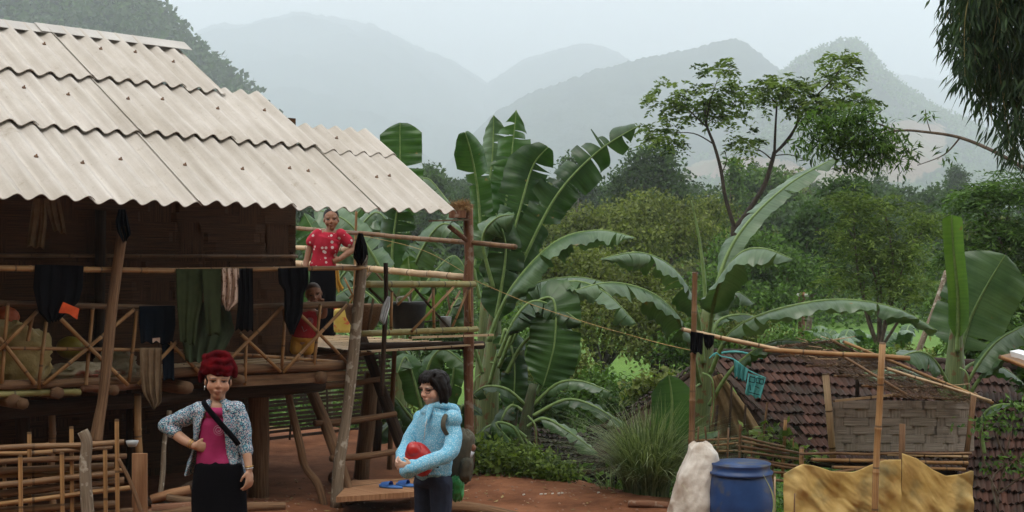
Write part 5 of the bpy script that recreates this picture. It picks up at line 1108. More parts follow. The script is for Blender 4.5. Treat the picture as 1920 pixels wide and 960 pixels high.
# ---------------------------------------------------------------- clothes and cloths
def cloth_mat(name, c1, c2=None, sc=12, rough=.9, c3=None, s3=3, **kw): return mat(name, c1, c2 or tuple(v * 1.5 for v in c1), scale=sc, rough=rough, c3=c3, s3=s3, bump=.3, bscale=220, bdist=.002, spec=.04, **kw)
CL_BLACK = cloth_mat('cloth_black', (.0025, .0025, .0035)); CL_NAVY = cloth_mat('cloth_navy', (.004, .007, .012)); CL_OLIVE = cloth_mat('cloth_olive', (.024, .031, .013)); CL_BEIGE = cloth_mat('cloth_beige', (.35, .24, .18), (.5, .38, .3))
CL_KHAKI = cloth_mat('cloth_khaki', (.15, .105, .065), (.22, .165, .10)); CL_BROWN = cloth_mat('cloth_brown', (.13, .085, .05), (.20, .14, .085)); CL_ORANGE = cloth_mat('cloth_orange', (.40, .06, .02)); CL_DKGREEN = cloth_mat('cloth_green', (.035, .05, .028))
def cloth(name, left, right, D, m, label, cat='clothing', folds=3, amp=.018, th=.005, seed=0, parent=None, group=None, slant=0., over=.0, nfn=None, sub=18):
    """hanging cloth between two side outlines given in pixels; D is distance (or n-plane when nfn='n')"""
    n_ = 26 if folds < 8 else 50; rr = random.Random(seed); ph = [rr.uniform(0, 6) for _ in range(4)]
    def poly(pts, t_):
        L = [0]
        for i in range(1, len(pts)): L.append(L[-1] + math.dist(pts[i], pts[i - 1]))
        s = t_ * L[-1]
        for i in range(1, len(pts)):
            if L[i] >= s - 1e-9: f = (s - L[i - 1]) / max(L[i] - L[i - 1], 1e-9); return (pts[i - 1][0] + (pts[i][0] - pts[i - 1][0]) * f, pts[i - 1][1] + (pts[i][1] - pts[i - 1][1]) * f)
        return pts[-1]
    pt = (lambda x, y, d: PN(x, y, D + d)) if nfn == 'n' else (lambda x, y, d: P(x, y, D + d))
    vs = []
    for sd in (0, 1):
        for j in range(sub + 1):
            t_ = j / sub; a = poly(left, t_); c = poly(right, t_)
            for i in range(n_ + 1):
                u = i / n_; x = a[0] + (c[0] - a[0]) * u; y = a[1] + (c[1] - a[1]) * u
                g = (.35 + .65 * t_); d = amp * g * (math.sin(u * folds * 6.28 + ph[0] + .8 * math.sin(t_ * 3 + ph[1])) + .5 * math.sin(u * folds * 2.3 * 6.28 + ph[2] + t_ * 2)) + slant * t_
                y += 2.2 * math.sin(u * folds * 6.28 + ph[3]) * t_ ** 3
                vs.append(pt(x, y, d - over * math.exp(-t_ * 14) + (th if sd else 0)))
    k = (sub + 1) * (n_ + 1); fs = []
    for j in range(sub):
        for i in range(n_): q = j * (n_ + 1) + i; fs.append((q, q + 1, q + n_ + 2, q + n_ + 1)); fs.append((k + q + n_ + 1, k + q + n_ + 2, k + q + 1, k + q))
    for i in range(n_): fs.append((i + 1, i, k + i, k + i + 1)); q = sub * (n_ + 1) + i; fs.append((q, q + 1, k + q + 1, k + q))
    for j in range(sub): q = j * (n_ + 1); fs.append((q, q + n_ + 1, k + q + n_ + 1, k + q)); q += n_; fs.append((q + n_ + 1, q, k + q, k + q + n_ + 1))
    uv = [(vs[v].x * 1 + vs[v].y, vs[v].z) for f in fs for v in f]
    return mesh_obj(name, vs, fs, m, parent, smooth=True, uvs=uv, label=label, cat=cat, group=group)
NR = 8.97
cloth('trousers', [(62, 372), (56, 410), (50, 462)], [(86, 372), (88, 420), (83, 466)], 9.3, CL_KHAKI, 'khaki trouser leg hanging high in the dark under the eave', folds=2, nfn='n', seed=1)
cloth('shirt', [(84, 372), (90, 400), (100, 432)], [(112, 372), (120, 410), (125, 440)], 9.35, CL_KHAKI, 'khaki shirt hanging in the dark under the eave beside a trouser leg', folds=2, nfn='n', seed=2)
tr1 = cloth('trousers', [(66, 496), (62, 540), (72, 585), (90, 606)], [(157, 498), (155, 540), (148, 566), (112, 600)], NR, CL_BLACK, 'black trousers with an orange-red hem folded over the drying pole at the left', folds=4, nfn='n', seed=3, over=-.03)
cloth('hem', [(118, 566), (110, 584)], [(149, 579), (145, 597)], NR - .03, CL_ORANGE, None, None, folds=1, amp=.006, nfn='n', parent=tr1)
je = cloth('jeans', [(261, 574), (261, 610), (264, 642)], [(328, 573), (329, 610), (322, 646)], 9.13, CL_NAVY, 'dark blue jeans folded over the rail with one leg hanging below', folds=3, amp=.012, nfn='n', seed=4, over=-.03)
cloth('leg', [(303, 640), (306, 712)], [(326, 640), (327, 712)], 9.15, CL_NAVY, None, None, folds=1, amp=.01, nfn='n', parent=je)
cloth('brand_patch', [(286, 634), (286, 641)], [(300, 633), (300, 641)], 9.09, CL_BEIGE, None, None, folds=1, amp=0, nfn='n', parent=je).name = 'waist_patch'
cloth('long_cloth', [(262, 652), (262, 700), (268, 738), (287, 768)], [(303, 652), (303, 700), (303, 755), (290, 768)], 9.10, CL_BROWN, 'brown length of cloth hanging below the middle rail', 'cloth', folds=3, nfn='n', seed=5)
cloth('trousers', [(330, 504), (331, 560), (338, 640), (345, 640)], [(381, 504), (380, 560), (371, 600), (366, 650)], NR, CL_OLIVE, 'olive green trousers hanging from the drying pole', folds=2, amp=.009, nfn='n', seed=6, over=-.03)
cloth('trousers', [(378, 504), (382, 560), (388, 628)], [(415, 504), (414, 570), (412, 630)], NR - .02, CL_OLIVE, 'second pair of olive green trousers, the shorter one beside the pink shirt', folds=1, amp=.008, nfn='n', seed=7, over=-.03)
cloth('shirt', [(345, 560), (340, 630), (348, 680), (352, 676)], [(430, 575), (440, 620), (425, 650), (405, 682)], 9.08, CL_DKGREEN, 'dark green shirt hanging behind the olive trousers', folds=4, nfn='n', seed=8)
cloth('shirt', [(414, 502), (416, 530), (414, 560), (422, 580)], [(448, 503), (449, 530), (447, 568), (430, 583)], NR - .01, cloth_mat('cloth_pink', (.42, .29, .22), (.58, .43, .35), c3=(.2, .12, .08), s3=30, lo3=.56, hi3=.6), 'crumpled pale pink patterned shirt on the drying pole', folds=3, amp=.03, nfn='n', seed=9, over=-.03)
cloth('shawl', [(446, 503), (447, 560), (441, 618)], [(474, 503), (475, 560), (475, 621)], NR, CL_BLACK, 'black fringed shawl hanging between the pink shirt and the wall corner', folds=3, nfn='n', seed=10, over=-.03)
cloth('jacket', [(521, 503), (522, 530), (533, 545), (533, 600), (545, 628)], [(578, 501), (579, 530), (570, 550), (567, 590), (550, 628)], 8.98, CL_BLACK, 'black jacket slung over the drying pole beside the standing woman', folds=3, amp=.03, nfn='n', seed=11, over=-.03)
cloth('cap', [(672, 437), (665, 460), (662, 482), (672, 495)], [(680, 437), (688, 460), (691, 483), (682, 496)], 9.02, CL_BLACK, 'black cloth cap hung on top of the lichen-covered corner post', 'cap', folds=2, amp=.03, nfn='n', seed=12)
cloth('rag', [(222, 392), (216, 415), (220, 436), (230, 455)], [(236, 392), (242, 420), (246, 440), (238, 450)], 8.9, CL_NAVY, 'dark crumpled rag tied round the top of the leaning post under the eave', 'rag', folds=3, amp=.03, nfn='n', seed=13)
cloth('yellow_cloth', [(626, 496), (627, 530), (633, 548)], [(634, 496), (638, 530), (646, 542)], 14.9, cloth_mat('cloth_yellow', (.45, .24, .04), (.6, .36, .08)), 'small yellow cloth hanging behind the black skirt of the standing woman', 'cloth', folds=2, seed=14)
pb = mat('plastic_bag', (.55, .56, .58), (.75, .75, .77), scale=25, rough=.25, spec=.6, alpha=.75)
cloth('plastic_bag', [(727, 555), (716, 575), (711, 600), (719, 607)], [(732, 557), (731, 575), (724, 598), (721, 607)], 9.0, pb, 'limp clear plastic bag hanging from the dark thin post of the terrace', 'plastic bag', folds=3, amp=.02, nfn='n', seed=15)

# ---------------------------------------------------------------- things on the veranda
def remesh(o, vox, smooth=0):
    md = o.modifiers.new('r', 'REMESH'); md.mode = 'VOXEL'; md.voxel_size = vox; md.use_smooth_shade = True
    if smooth: ms = o.modifiers.new('s', 'SMOOTH'); ms.iterations = smooth; ms.factor = .5
    dg = bpy.context.evaluated_depsgraph_get(); dg.update(); me = bpy.data.meshes.new_from_object(o.evaluated_get(dg)); old = o.data; o.modifiers.clear(); o.data = me
    if not me.materials:
        for m in old.materials: me.materials.append(m)
    bpy.data.meshes.remove(old); me.polygons.foreach_set('use_smooth', [True] * len(me.polygons)); return o
def lump(name, c, r, m, label=None, cat=None, parent=None, amp=.18, fq=3., seed=0, seg=48, sq=2.0, group=None, rot=0.):
    """soft sagging volume: a superellipsoid with folds"""
    th = np.linspace(0, 2 * np.pi, seg, endpoint=False); ph = np.linspace(-np.pi / 2, np.pi / 2, seg // 2 + 1)
    T, Pp = np.meshgrid(th, ph); e = 2 / sq; f = lambda v: np.sign(v) * np.abs(v) ** e
    x = f(np.cos(Pp)) * f(np.cos(T)); y = f(np.cos(Pp)) * f(np.sin(T)); z = f(np.sin(Pp)); q = np.stack([x.ravel(), y.ravel(), z.ravel()], -1)
    nse = fbm(q * fq + seed * 9.7, 4, seed); cr_ = np.abs(fbm(q * fq * 1.7 + seed, 3, seed + 3)); q = q * (1 + amp * nse - amp * .8 * (cr_ < .12))[:, None]
    q = q * np.array(r); ca, sa = math.cos(rot), math.sin(rot); q = np.stack([q[:, 0] * ca - q[:, 2] * sa, q[:, 1], q[:, 0] * sa + q[:, 2] * ca], -1) + np.array(c)
    nr = seg // 2 + 1; fs = np.array([(j * seg + i, j * seg + (i + 1) % seg, (j + 1) * seg + (i + 1) % seg, (j + 1) * seg + i) for j in range(nr - 1) for i in range(seg)])
    return mesh_obj(name, q, fs, m, parent, label=label, cat=cat, group=group)
SACK = mat('sack_yellow', (.42, .31, .12), (.62, .50, .24), scale=5, rough=.6, bump=.5, bscale=60, c3=(.5, .46, .34), s3=4)
SACKR = mat('sack_striped', (.50, .43, .28), (.68, .60, .44), scale=6, rough=.6, bump=.5, bscale=60, c3=(.38, .10, .06), s3=4.5, lo3=.55, hi3=.62)
lump('sack', PN(30, 672, 9.62), (.27, .16, .27), SACK, 'big pale yellow woven sack slumped behind the railing at the far left', 'sack', seed=3, amp=.16)
lump('sack', PN(150, 700, 9.55), (.28, .14, .085), SACKR, 'flat cream and red sack lying on the veranda under the railing', 'sack', seed=4, amp=.2)
lump('sack', PN(215, 686, 9.62), (.17, .14, .125), SACKR, 'plump cream and red sack leaning against the veranda post', 'sack', seed=5, amp=.2)
lump('bowl', PN(132, 652, 9.9), (.11, .1, .09), mat('helmet_yellow', (.30, .24, .03), (.40, .33, .05), rough=.4), 'dull yellow rounded bucket among the sacks', 'bucket', seed=6, amp=.02)
lump('bag', PN(10, 596, 9.8), (.10, .1, .085), mat('bag_orange', (.36, .07, .02), (.45, .12, .04), rough=.5), 'orange-red bundle at the far left behind the rail', 'bundle', seed=7, amp=.1)
# yellow jerrycan
t_ = thing('jerrycan', P(643, 622, 13.9), 'yellow plastic jerrycan standing behind the corner post', 'jerrycan'); YEL = mat('jerry_yellow', (.48, .36, .07), (.60, .48, .14), scale=8, rough=.45, c3=(.5, .12, .06), s3=14, lo3=.62, hi3=.66)
lump('body', P(643, 601, 13.9), (.092, .07, .125), YEL, parent=t_, sq=7, amp=.012, seed=2)
b = MB(); b.tube([P(634, 583, 13.9), P(636, 573, 13.9), P(650, 573, 13.9), P(653, 583, 13.9)], .011, 7); b.build('handle', YEL, t_); b = MB(); b.tube([P(630, 586, 13.9), P(629, 574, 13.9)], .02, 10); b.build('cap', mat('cap_red', (.4, .05, .03)), t_)
# round basket
bk = MB(); c = P(682, 622, 13.0); pr = [(0, .08), (.05, .12), (.14, .17), (.24, .19), (.27, .185)]
bk.tube([c + V(0, 0, h) for h, r in pr] + [c + V(0, 0, .25), c + V(0, 0, .05)], [r for h, r in pr] + [.165, .08], 22); bk.build('basket', wood_mat('basket_brown', (.10, .05, .025), (.22, .12, .06), sc_=(40, 30, 1)), label='round brown wicker basket behind the corner post on the terrace', cat='basket')
# black tub with pale handles
t_ = thing('black_tub', P(765, 618, 12.9), 'large black tub with a pale looped handle on the terrace', 'tub'); c = P(766, 618, 12.9); b = MB(); BLK = mat('tub_black', (.012, .012, .014), (.03, .03, .032), scale=9, rough=.5)
b.tube([c + V(0, 0, h) for h in (0, .02, .24, .27, .26, .05)], [.12, .15, .175, .18, .165, .13], 26); b.build('body', BLK, t_)
b = MB(); pp, rr_ = smooth_path([c + V(-.10, -.14, .26), c + V(-.09, -.15, .31), c + V(.0, -.15, .32), c + V(.02, -.14, .26)], .009, 6); b.tube(pp, rr_, 7); b.build('handle', mat('handle_white', (.55, .55, .52)), t_)
b = MB(); c = P(835, 618, 12.6); b.tube([c + V(0, 0, h) for h in (0, .02, .12, .125)], [.03, .05, .06, .05], 14); b.build('pot', mat('pot_grey', (.2, .2, .2), (.3, .3, .29), rough=.4, metal=.5), label='small grey pot behind the terrace railing, right of the black tub', cat='pot')
# nest box of straw on the ledge
t_ = thing('nest_box', PN(862, 410, 9.3), 'weathered box filled with straw on the ledge under the roof corner', 'nest box'); c = PN(860, 402, 9.3)
b = MB(); b.box((c.x - .09, c.y - .09, c.z - .035), (c.x + .07, c.y + .09, c.z + .035)); b.build('box', WOODR, t_, smooth=False)
rs = np.random.default_rng(3); v = leaf_quads(np.array(PN(864, 388, 9.3)) + rs.normal(size=(900, 3)) * [.05, .05, .014], .07, .006, .0, rs=rs); quads_obj('straw', v, mat('straw', (.20, .11, .04), (.38, .23, .10), attr='rnd'), t_)

# ---------------------------------------------------------------- clotheslines and the pole at the right
def line(name, pts, r, m, label, cat='line'): pp, rr_ = smooth_path([P(*p) for p in pts], r, 6); b = MB(); b.tube(pp, rr_, 5); return b.build(name, m, label=label, cat=cat)
line('clothesline', [(1296, 657, 11.0), (1235, 643, 11.3), (1170, 625, 11.7), (1120, 611, 12.1), (1000, 572, 12.6), (882, 522, 12.85)], .003, TWINE, 'sagging yellow twine clothesline between the veranda post and the bamboo pole', 'clothesline')
line('twine', [(645, 437, 15.2), (720, 450, 14.4), (800, 472, 13.6), (878, 515, 13)], .0022, TWINE, 'yellow twine strung behind the terrace up to the corner post', 'twine')
line('utility_wire', [(1440, 500, 55), (1700, 498, 52), (2050, 485, 50)], .018, mat('wire', (.12, .13, .12)), 'thin pale wire crossing in front of the forest at the right', 'wire')
pole_obj('clothes_pole', P(1303, 510, 10.9), P(1296, 860, 10.9), .021, BAMD, None, r2=.026, nodes_=.35, label='upright bamboo pole beside the white sack, carrying the clothesline', cat='pole')
cloth('black_cloth', [(1295, 621), (1294, 662)], [(1319, 625), (1317, 663)], 10.84, CL_BLACK, 'black cloth folded over the rafter end at the upright bamboo pole', 'cloth', folds=2, amp=.012, seed=21)
cloth('black_cloth', [(1318, 626), (1321, 648), (1326, 655)], [(1340, 629), (1338, 645), (1332, 654)], 10.86, CL_BLACK, 'smaller black cloth just right of the one folded over at the bamboo pole', 'cloth', folds=2, amp=.012, seed=22)
TEAL = cloth_mat('cloth_teal', (.07, .30, .30), (.12, .42, .42), c3=(.18, .5, .5), s3=6); 
cloth('towel', [(1376, 673), (1377, 706)], [(1403, 692), (1398, 716)], 11.2, TEAL, 'plain turquoise towel, the left half of the pair on the tiled roof line', 'towel', folds=3, amp=.02, seed=23)
tw = cloth('towel', [(1403, 700), (1397, 738)], [(1436, 709), (1426, 749)], 11.15, TEAL, 'turquoise towel with dark printed squares on the line before the tiled roof', 'towel', folds=2, amp=.015, seed=24)
b = MB(); W1 = lambda u, v_: P(1403 + 33 * u - 7 * v_, 700 + 9 * u + 39 * v_, 11.10)
for (u0, v0, u1, v1) in ((.12, .12, .42, .12), (.12, .12, .12, .36), (.42, .12, .42, .36), (.12, .36, .42, .36), (.5, .1, .9, .1), (.5, .1, .5, .3), (.9, .1, .9, .34), (.5, .32, .9, .32), (.7, .1, .7, .32), (.2, .5, .3, .75), (.5, .5, .75, .55), (.2, .85, .85, .85)): b.tube([W1(u0, v0), W1(u1, v1)], .0035, 4)
b.build('print', CL_NAVY, tw)
line('blue_rope', [(1330, 672, 11.4), (1342, 662, 11.4), (1352, 668, 11.4), (1376, 674, 11.3), (1403, 694, 11.2), (1436, 709, 11.15)], .006, TEAL, 'blue rope over the tiled roof from which the turquoise towels hang', 'rope')
line('blue_strip', [(1318, 678, 12.3), (1345, 664, 12.5), (1385, 660, 12.6), (1430, 672, 12.6)], .012, TEAL, 'faded blue plastic strip lying along the top of the tiled roof', 'plastic strip')
# ---------------------------------------------------------------- white sack, barrel
WS = mat('sack_white', (.46, .41, .35), (.70, .66, .60), scale=3, rough=.65, bump=.7, bscale=9, bdist=.02, c3=(.26, .17, .10), s3=3.5, lo3=.5, hi3=.7)
def bag_white():
    D = 10.3; rowsy = [(830, 1300, 1326), (836, 1292, 1334), (850, 1288, 1344), (868, 1280, 1348), (900, 1268, 1350), (940, 1258, 1352), (990, 1250, 1352), (1050, 1248, 1350)]
    N = 90; vs = []
    Y_ = np.linspace(830, 1060, 70)
    for j, y in enumerate(Y_):
        xl = np.interp(y, [r[0] for r in rowsy], [r[1] for r in rowsy]); xr = np.interp(y, [r[0] for r in rowsy], [r[2] for r in rowsy]); c = P((xl + xr) / 2, y, D); w_ = (xr - xl) / 2 * D / F
        for k in range(N):
            a = 2 * math.pi * k / N; q = np.array([[math.cos(a) * 1.2, math.sin(a) * 1.2, y * .02]]); f = 1 + .07 * float(fbm(q, 3, 3)[0]) + .09 * (.5 - abs(float(fbm(q * [2.4, 2.4, 1.2], 3, 8)[0]))) + .05 * math.sin(a * 5 + y * .03) * min(1, (1060 - y) / 200)
            vs.append(c + Vector((w_ * f * math.cos(a), min(w_, .2) * f * math.sin(a) * .9, .012 * math.sin(a * 3) * (j < 3))))
    fs = [(j * N + k, j * N + (k + 1) % N, (j + 1) * N + (k + 1) % N, (j + 1) * N + k) for j in range(len(Y_) - 1) for k in range(N)]; fs = [f[::-1] for f in fs] + [tuple(range(N))]
    return mesh_obj('sack', vs, fs, WS, label='tall dirty white woven sack propped against the bamboo pole beside the blue barrel', cat='sack')
bag_white()
BLUE = mat('barrel_blue', (.006, .032, .12), (.012, .055, .18), scale=5, rough=.46, bump=.12, bscale=30, c3=(.07, .075, .08), s3=6, lo3=.56, hi3=.70, spec=.5)
def barrel():
    D = 10.2; c = P(1389, 868, D); z0 = c.z - .90; t_ = thing('blue_barrel', (c.x, D, z0), 'big blue plastic barrel standing open beside the white sack', 'barrel'); k = D / F
    b = MB(); pr = [(0, 44), (.01, 52), (.06, 56), (.25, 61.5), (.45, 63), (.455, 62.3), (.46, 63), (.62, 62.5), (.76, 59), (.82, 55.5), (.84, 54), (.85, 54)]
    b.tube([Vector((c.x, D, z0 + h)) for h, r in pr] + [Vector((c.x, D, z0 + h)) for h in (.84, .06)], [r * k for h, r in pr] + [50 * k, 50 * k], 40); o = b.build('body', BLUE, t_)
    b = MB(); pr = [(.815, 55), (.82, 59.5), (.838, 60), (.843, 56), (.86, 54.5), (.872, 54.2), (.885, 54.8), (.895, 56), (.903, 55.6), (.905, 53.5), (.89, 51.5), (.85, 50.5)]
    b.tube([Vector((c.x, D, z0 + h)) for h, r in pr], [r * k for h, r in pr], 40, cap=False); b.build('rim', BLUE, t_)
barrel()
b = MB(); pp, rr_ = smooth_path([P(1432, 1010, 9.9), P(1450, 960, 9.9), P(1448, 925, 9.9), P(1431, 890, 9.9)], [.009, .009, .006, .001], 6); b.tube(pp, rr_, 6, flat=.25); b.build('long_grass', GRASS if False else mat('dry_blade', (.22, .26, .12), (.36, .38, .2)), label='single long pale grass blade bending in front of the blue barrel', cat='grass')
b = MB(); b.pole(P(1453, 890, 10.4), P(1453, 1010, 10.4), .007, wob=.003); b.build('stick', BAMP, label='thin straight stick standing at the right side of the blue barrel', cat='stick')
b = MB(); b.pole(P(1490, 925, 9.8), P(1489, 1010, 9.8), .005, wob=.004); b.build('stick', WOODM, label='thin dark twig standing in front of the left end of the yellow tarpaulin', cat='stick')

# ---------------------------------------------------------------- tiled roofs lower down the bank
TILE = mat('roof_tile', (.036, .017, .012), (.095, .042, .028), attr='rnd', rough=.85, c3=(.035, .028, .02), s3=2.5, lo3=.48, hi3=.66)
def tile_roof(name_thing, label, tl, tr_, br, bl, nrow, ncol, seed=0, tk=.028, extra=None, part='roof', parent=None, cat='house'):
    """tl.. are world corners; overlapping tiles laid row over row"""
    t_ = parent or thing(name_thing, (bl + br) / 2, label, cat); tl, tr_, br, bl = map(Vector, (tl, tr_, br, bl)); v = []; rn = []; f = []; rr = random.Random(seed); nrm = (br - bl).cross(tl - bl).normalized()
    if nrm.z < 0: nrm = -nrm
    def S(u, v_): return (bl.lerp(br, u)).lerp(tl.lerp(tr_, u), v_)
    for r in range(nrow):
        for c in range(ncol):
            if rr.random() < .004: continue
            u0 = (c + (r % 2) * .5) / ncol + rr.uniform(-.0015, .0015); u1 = u0 + .96 / ncol; v0 = r / nrow + rr.uniform(-.12, .12) / nrow; v1 = (r + 1.25) / nrow
            if u1 > 1.01: continue
            li = tk * rr.uniform(.8, 1.9); st = len(v); tw_ = rr.uniform(-.006, .006)
            for (u, vv, h) in ((u0, v0, li + tw_), ((u0 + u1) / 2, v0, li + .022), (u1, v0, li - tw_), (u1, v1, .0), ((u0 + u1) / 2, v1, .020), (u0, v1, .0)): v.append(S(u, vv) + nrm * h)
            for (u, vv, h) in ((u0, v0, li + tw_ - .016), ((u0 + u1) / 2, v0, li + .006), (u1, v0, li - tw_ - .016)): v.append(S(u, vv) + nrm * h)
            f += [(st, st + 1, st + 4, st + 5), (st + 1, st + 2, st + 3, st + 4), (st + 6, st + 7, st + 1, st), (st + 7, st + 8, st + 2, st + 1)]; q = rr.random(); rn += [q] * 9
    mesh_obj(part, v, np.array(f), TILE, t_, smooth=False, attr={'rnd': rn})
    b = MB(); b.slab([bl - nrm * .03, br - nrm * .03, tr_ - nrm * .03, tl - nrm * .03], .03); b.build(part + '_boards', WOODD, t_, smooth=False); return t_
h1 = tile_roof('tiled_hut', 'low hut with a sagging roof of dark red clay tiles behind the bamboo shelter', P(1338, 662, 14.6), P(1900, 690, 14.6), P(1960, 905, 12.3), P(1468, 860, 12.9), 10, 42, seed=1, cat='hut')
b = MB(); b.tube([P(1332, 662, 14.6), P(1500, 664, 14.6), P(1700, 676, 14.6), P(1905, 686, 14.6)], .05, 8); b.build('ridge_tiles', TILE, h1)
TARPW = cloth_mat('hut_tarp', (.15, .10, .05), (.25, .17, .09), c3=(.06, .08, .05), s3=3.5)
# gable side hung with a brown tarpaulin, and the dark old eaves on the left
b = MB(); b.slab([P(1338, 690, 14.5), P(1300, 870, 13.9), P(1478, 880, 12.95), P(1462, 852, 12.95)], .02, Vector((.6, .8, 0))); b.build('gable_wall', WOODD, h1, smooth=False)
cloth('gable_tarp', [(1322, 712), (1318, 770), (1316, 850)], [(1352, 700), (1405, 770), (1456, 855)], 13.0, TARPW, None, None, folds=3, amp=.05, seed=31, parent=h1)
for (x0, y0, x1, y1) in ((1372, 720, 1366, 860), (1398, 760, 1392, 860), (1330, 740, 1326, 860), (1345, 760, 1338, 860)): pole_obj('stud', P(x0, y0, 12.9), P(x1, y1, 12.9), .012, WOODD, h1, wob=.005)
b = MB()
for i in range(16):
    f = i / 15; b.bar(P(1330 + 8 * f, 668 + 6 * f, 14.5 - .1 * f), P(1330 + 110 * f, 684 + 100 * f, 14.2 - 1.2 * f) + V(0, 0, .02 * (i % 2)), .03, .012)
b.build('verge_thatch', WOODD, h1, smooth=False)
TILE_SHADED = mat('old_roof_shaded', (.018, .012, .009), (.05, .032, .022), attr='rnd', rough=.95)  # old roof colours, darkened to carry the shade on this slope
_t = TILE; TILE = TILE_SHADED
h2 = tile_roof('dark_hut', 'weathered old roof of a low hut behind the grass clump, with shade painted in', P(1130, 800, 15.2), P(1345, 655, 15.2), P(1330, 850, 13.0), P(1045, 885, 13.2), 12, 26, seed=2, cat='hut')
for (x0, y0, x1, y1) in ((1170, 790, 1335, 672), (1100, 806, 1230, 790), (1180, 815, 1260, 770)): pole_obj('roof_pole', P(x0, y0, 14.2), P(x1, y1, 14.2), .03, WOODD, h2, wob=.01)
tile_roof('dark_hut', 'low dark roof slope just beyond the yard edge under the drooping banana leaves', P(930, 800, 15.6), P(1150, 820, 15.4), P(1170, 925, 13.2), P(1020, 905, 13.4), 10, 22, seed=3, cat='hut')
TILE = _t
tile_roof('tiled_hut', 'second tiled roof filling the lower right corner beyond the shelter', P(1800, 740, 13.2), P(2060, 745, 13.2), P(2080, 1010, 11.2), P(1795, 985, 11.3), 13, 24, seed=4, cat='hut')

# ---------------------------------------------------------------- bamboo shelter with a tilted mat roof
sh = thing('bamboo_shelter', P(1640, 990, 11.2), 'rickety bamboo shelter with a tilted slatted mat roof and a woven grey side panel', 'shelter')
# mat roof: split bamboo strips with chinks, tilted down to the right
a_ = P(1438, 652, 11.1); c_ = P(1556, 638, 12.2); e_ = P(1860, 756, 12.0); g_ = P(1700, 745, 10.9)
def MR(u, v_, h=0): return a_.lerp(g_, u).lerp(c_.lerp(e_, u), v_) + V(0, 0, h)
b = MB(); rr = random.Random(9)
for i in range(34):
    v_ = i / 33 + rr.uniform(-.006, .006); seg = 9
    if rr.random() < .08: continue
    for j in range(seg):
        u0, u1 = j / seg - .004, (j + 1) / seg + .004; h0 = .010 if (i + j) % 2 else -.006
        if rr.random() < .02: continue
        b.bar(MR(u0, v_, h0), MR(u1, v_, h0), .024, .004)
for j in range(30):
    u = j / 29; pv = [MR(u, k / 17, .009 * (1 if (j + k) % 2 else -1) + .002) for k in range(18)]
    for k in range(17):
        if rr.random() < .12: b.bar(pv[k], pv[k + 1], .028, .004)
b.build('mat_roof', wood_mat('mat_dark', (.018, .011, .006), (.13, .08, .042), sc_=(8, 4, 1), bump=.3), sh, smooth=False)
b = MB()
for j in range(5): u = (j + .5) / 5; b.pole(MR(u, -.02, -.03), MR(u, 1.02, -.03), .012, nodes_=.3)
b.build('battens', BAMD, sh)
for (p, q, r, m) in ((P(1278, 617, 10.95), P(1490, 662, 11.0), .016, BAMP), (P(1320, 628, 11.0), P(1480, 660, 11.05), .014, BAM), (P(1430, 655, 11.0), P(1706, 672, 10.9), .020, BAM), (P(1556, 637, 12.2), P(1664, 690, 12.1), .016, BAMD), (P(1580, 640, 12.3), P(1862, 756, 12.0), .015, BAM), (P(1660, 690, 11.4), P(1858, 752, 11.9), .013, BAMP), (P(1556, 640, 12.2), P(1440, 654, 11.15), .012, BAMD), (P(1560, 655, 11.3), P(1700, 740, 10.95), .012, BAMD)):
    pole_obj('roof_pole', p, q, r, m, sh, nodes_=.3, wob=.004)
for i in range(26):                                                  # ragged strip ends
    u = rr.random(); p = MR(u, 1.0, .01) if i % 2 else MR(rr.uniform(0, .3), rr.random(), .02); d = V(rr.uniform(-.2, .2), rr.uniform(-.1, .1), rr.uniform(-.03, .06)); pole_obj('roof_sliver', p, p + d, .003, BAMP, sh)
for (x0, y0, x1, y1, D, r, m, nd_) in ((1655, 642, 1636, 1020, 10.35, .026, BAM, .35), (1548, 700, 1562, 860, 11.6, .028, BAMP, 0), (1826, 742, 1808, 880, 11.7, .025, WOODM, 0), (1608, 700, 1606, 760, 12.2, .018, WOODD, 0), (1692, 795, 1690, 920, 10.75, .024, WOODM, 0)):
    pole_obj('post', P(x0, y0, D), P(x1, y1, D), r, m, sh, nodes_=nd_, wob=.006)
b = MB(); o = P(1563, 846, 11.62); ux = (P(1826, 846, 11.8) - o); w_ = ux.length; ux.normalize(); weave(b, o, ux, V(0, 0, 1), V(0, -1, 0), w_, .445, .105, .074, amp=.007, rnd=random.Random(5))
b.slab([o + V(0, .02, 0), o + V(0, .02, 0) + ux * w_, o + V(0, .02, .44) + ux * w_, o + V(0, .02, .44)], .008); b.build('woven_panel', WEAVEG, sh, smooth=False)
b = MB(); b.bar(P(1562, 752, 11.56), P(1700, 738, 11.56), .012, .02); b.build('panel_strip', BAMP, sh, smooth=False)
for (x0, y0, x1, y1, r, m) in ((1500, 851, 1822, 850, .012, BAMD), (1520, 862, 1815, 868, .016, BAM), (1560, 876, 1810, 880, .014, BAM), (1530, 890, 1640, 874, .013, BAMD), (1660, 852, 1815, 856, .012, BAMP)):
    pole_obj('low_rail', P(x0, y0, 11.35), P(x1, y1, 11.35), r, m, sh, nodes_=.3, wob=.006)
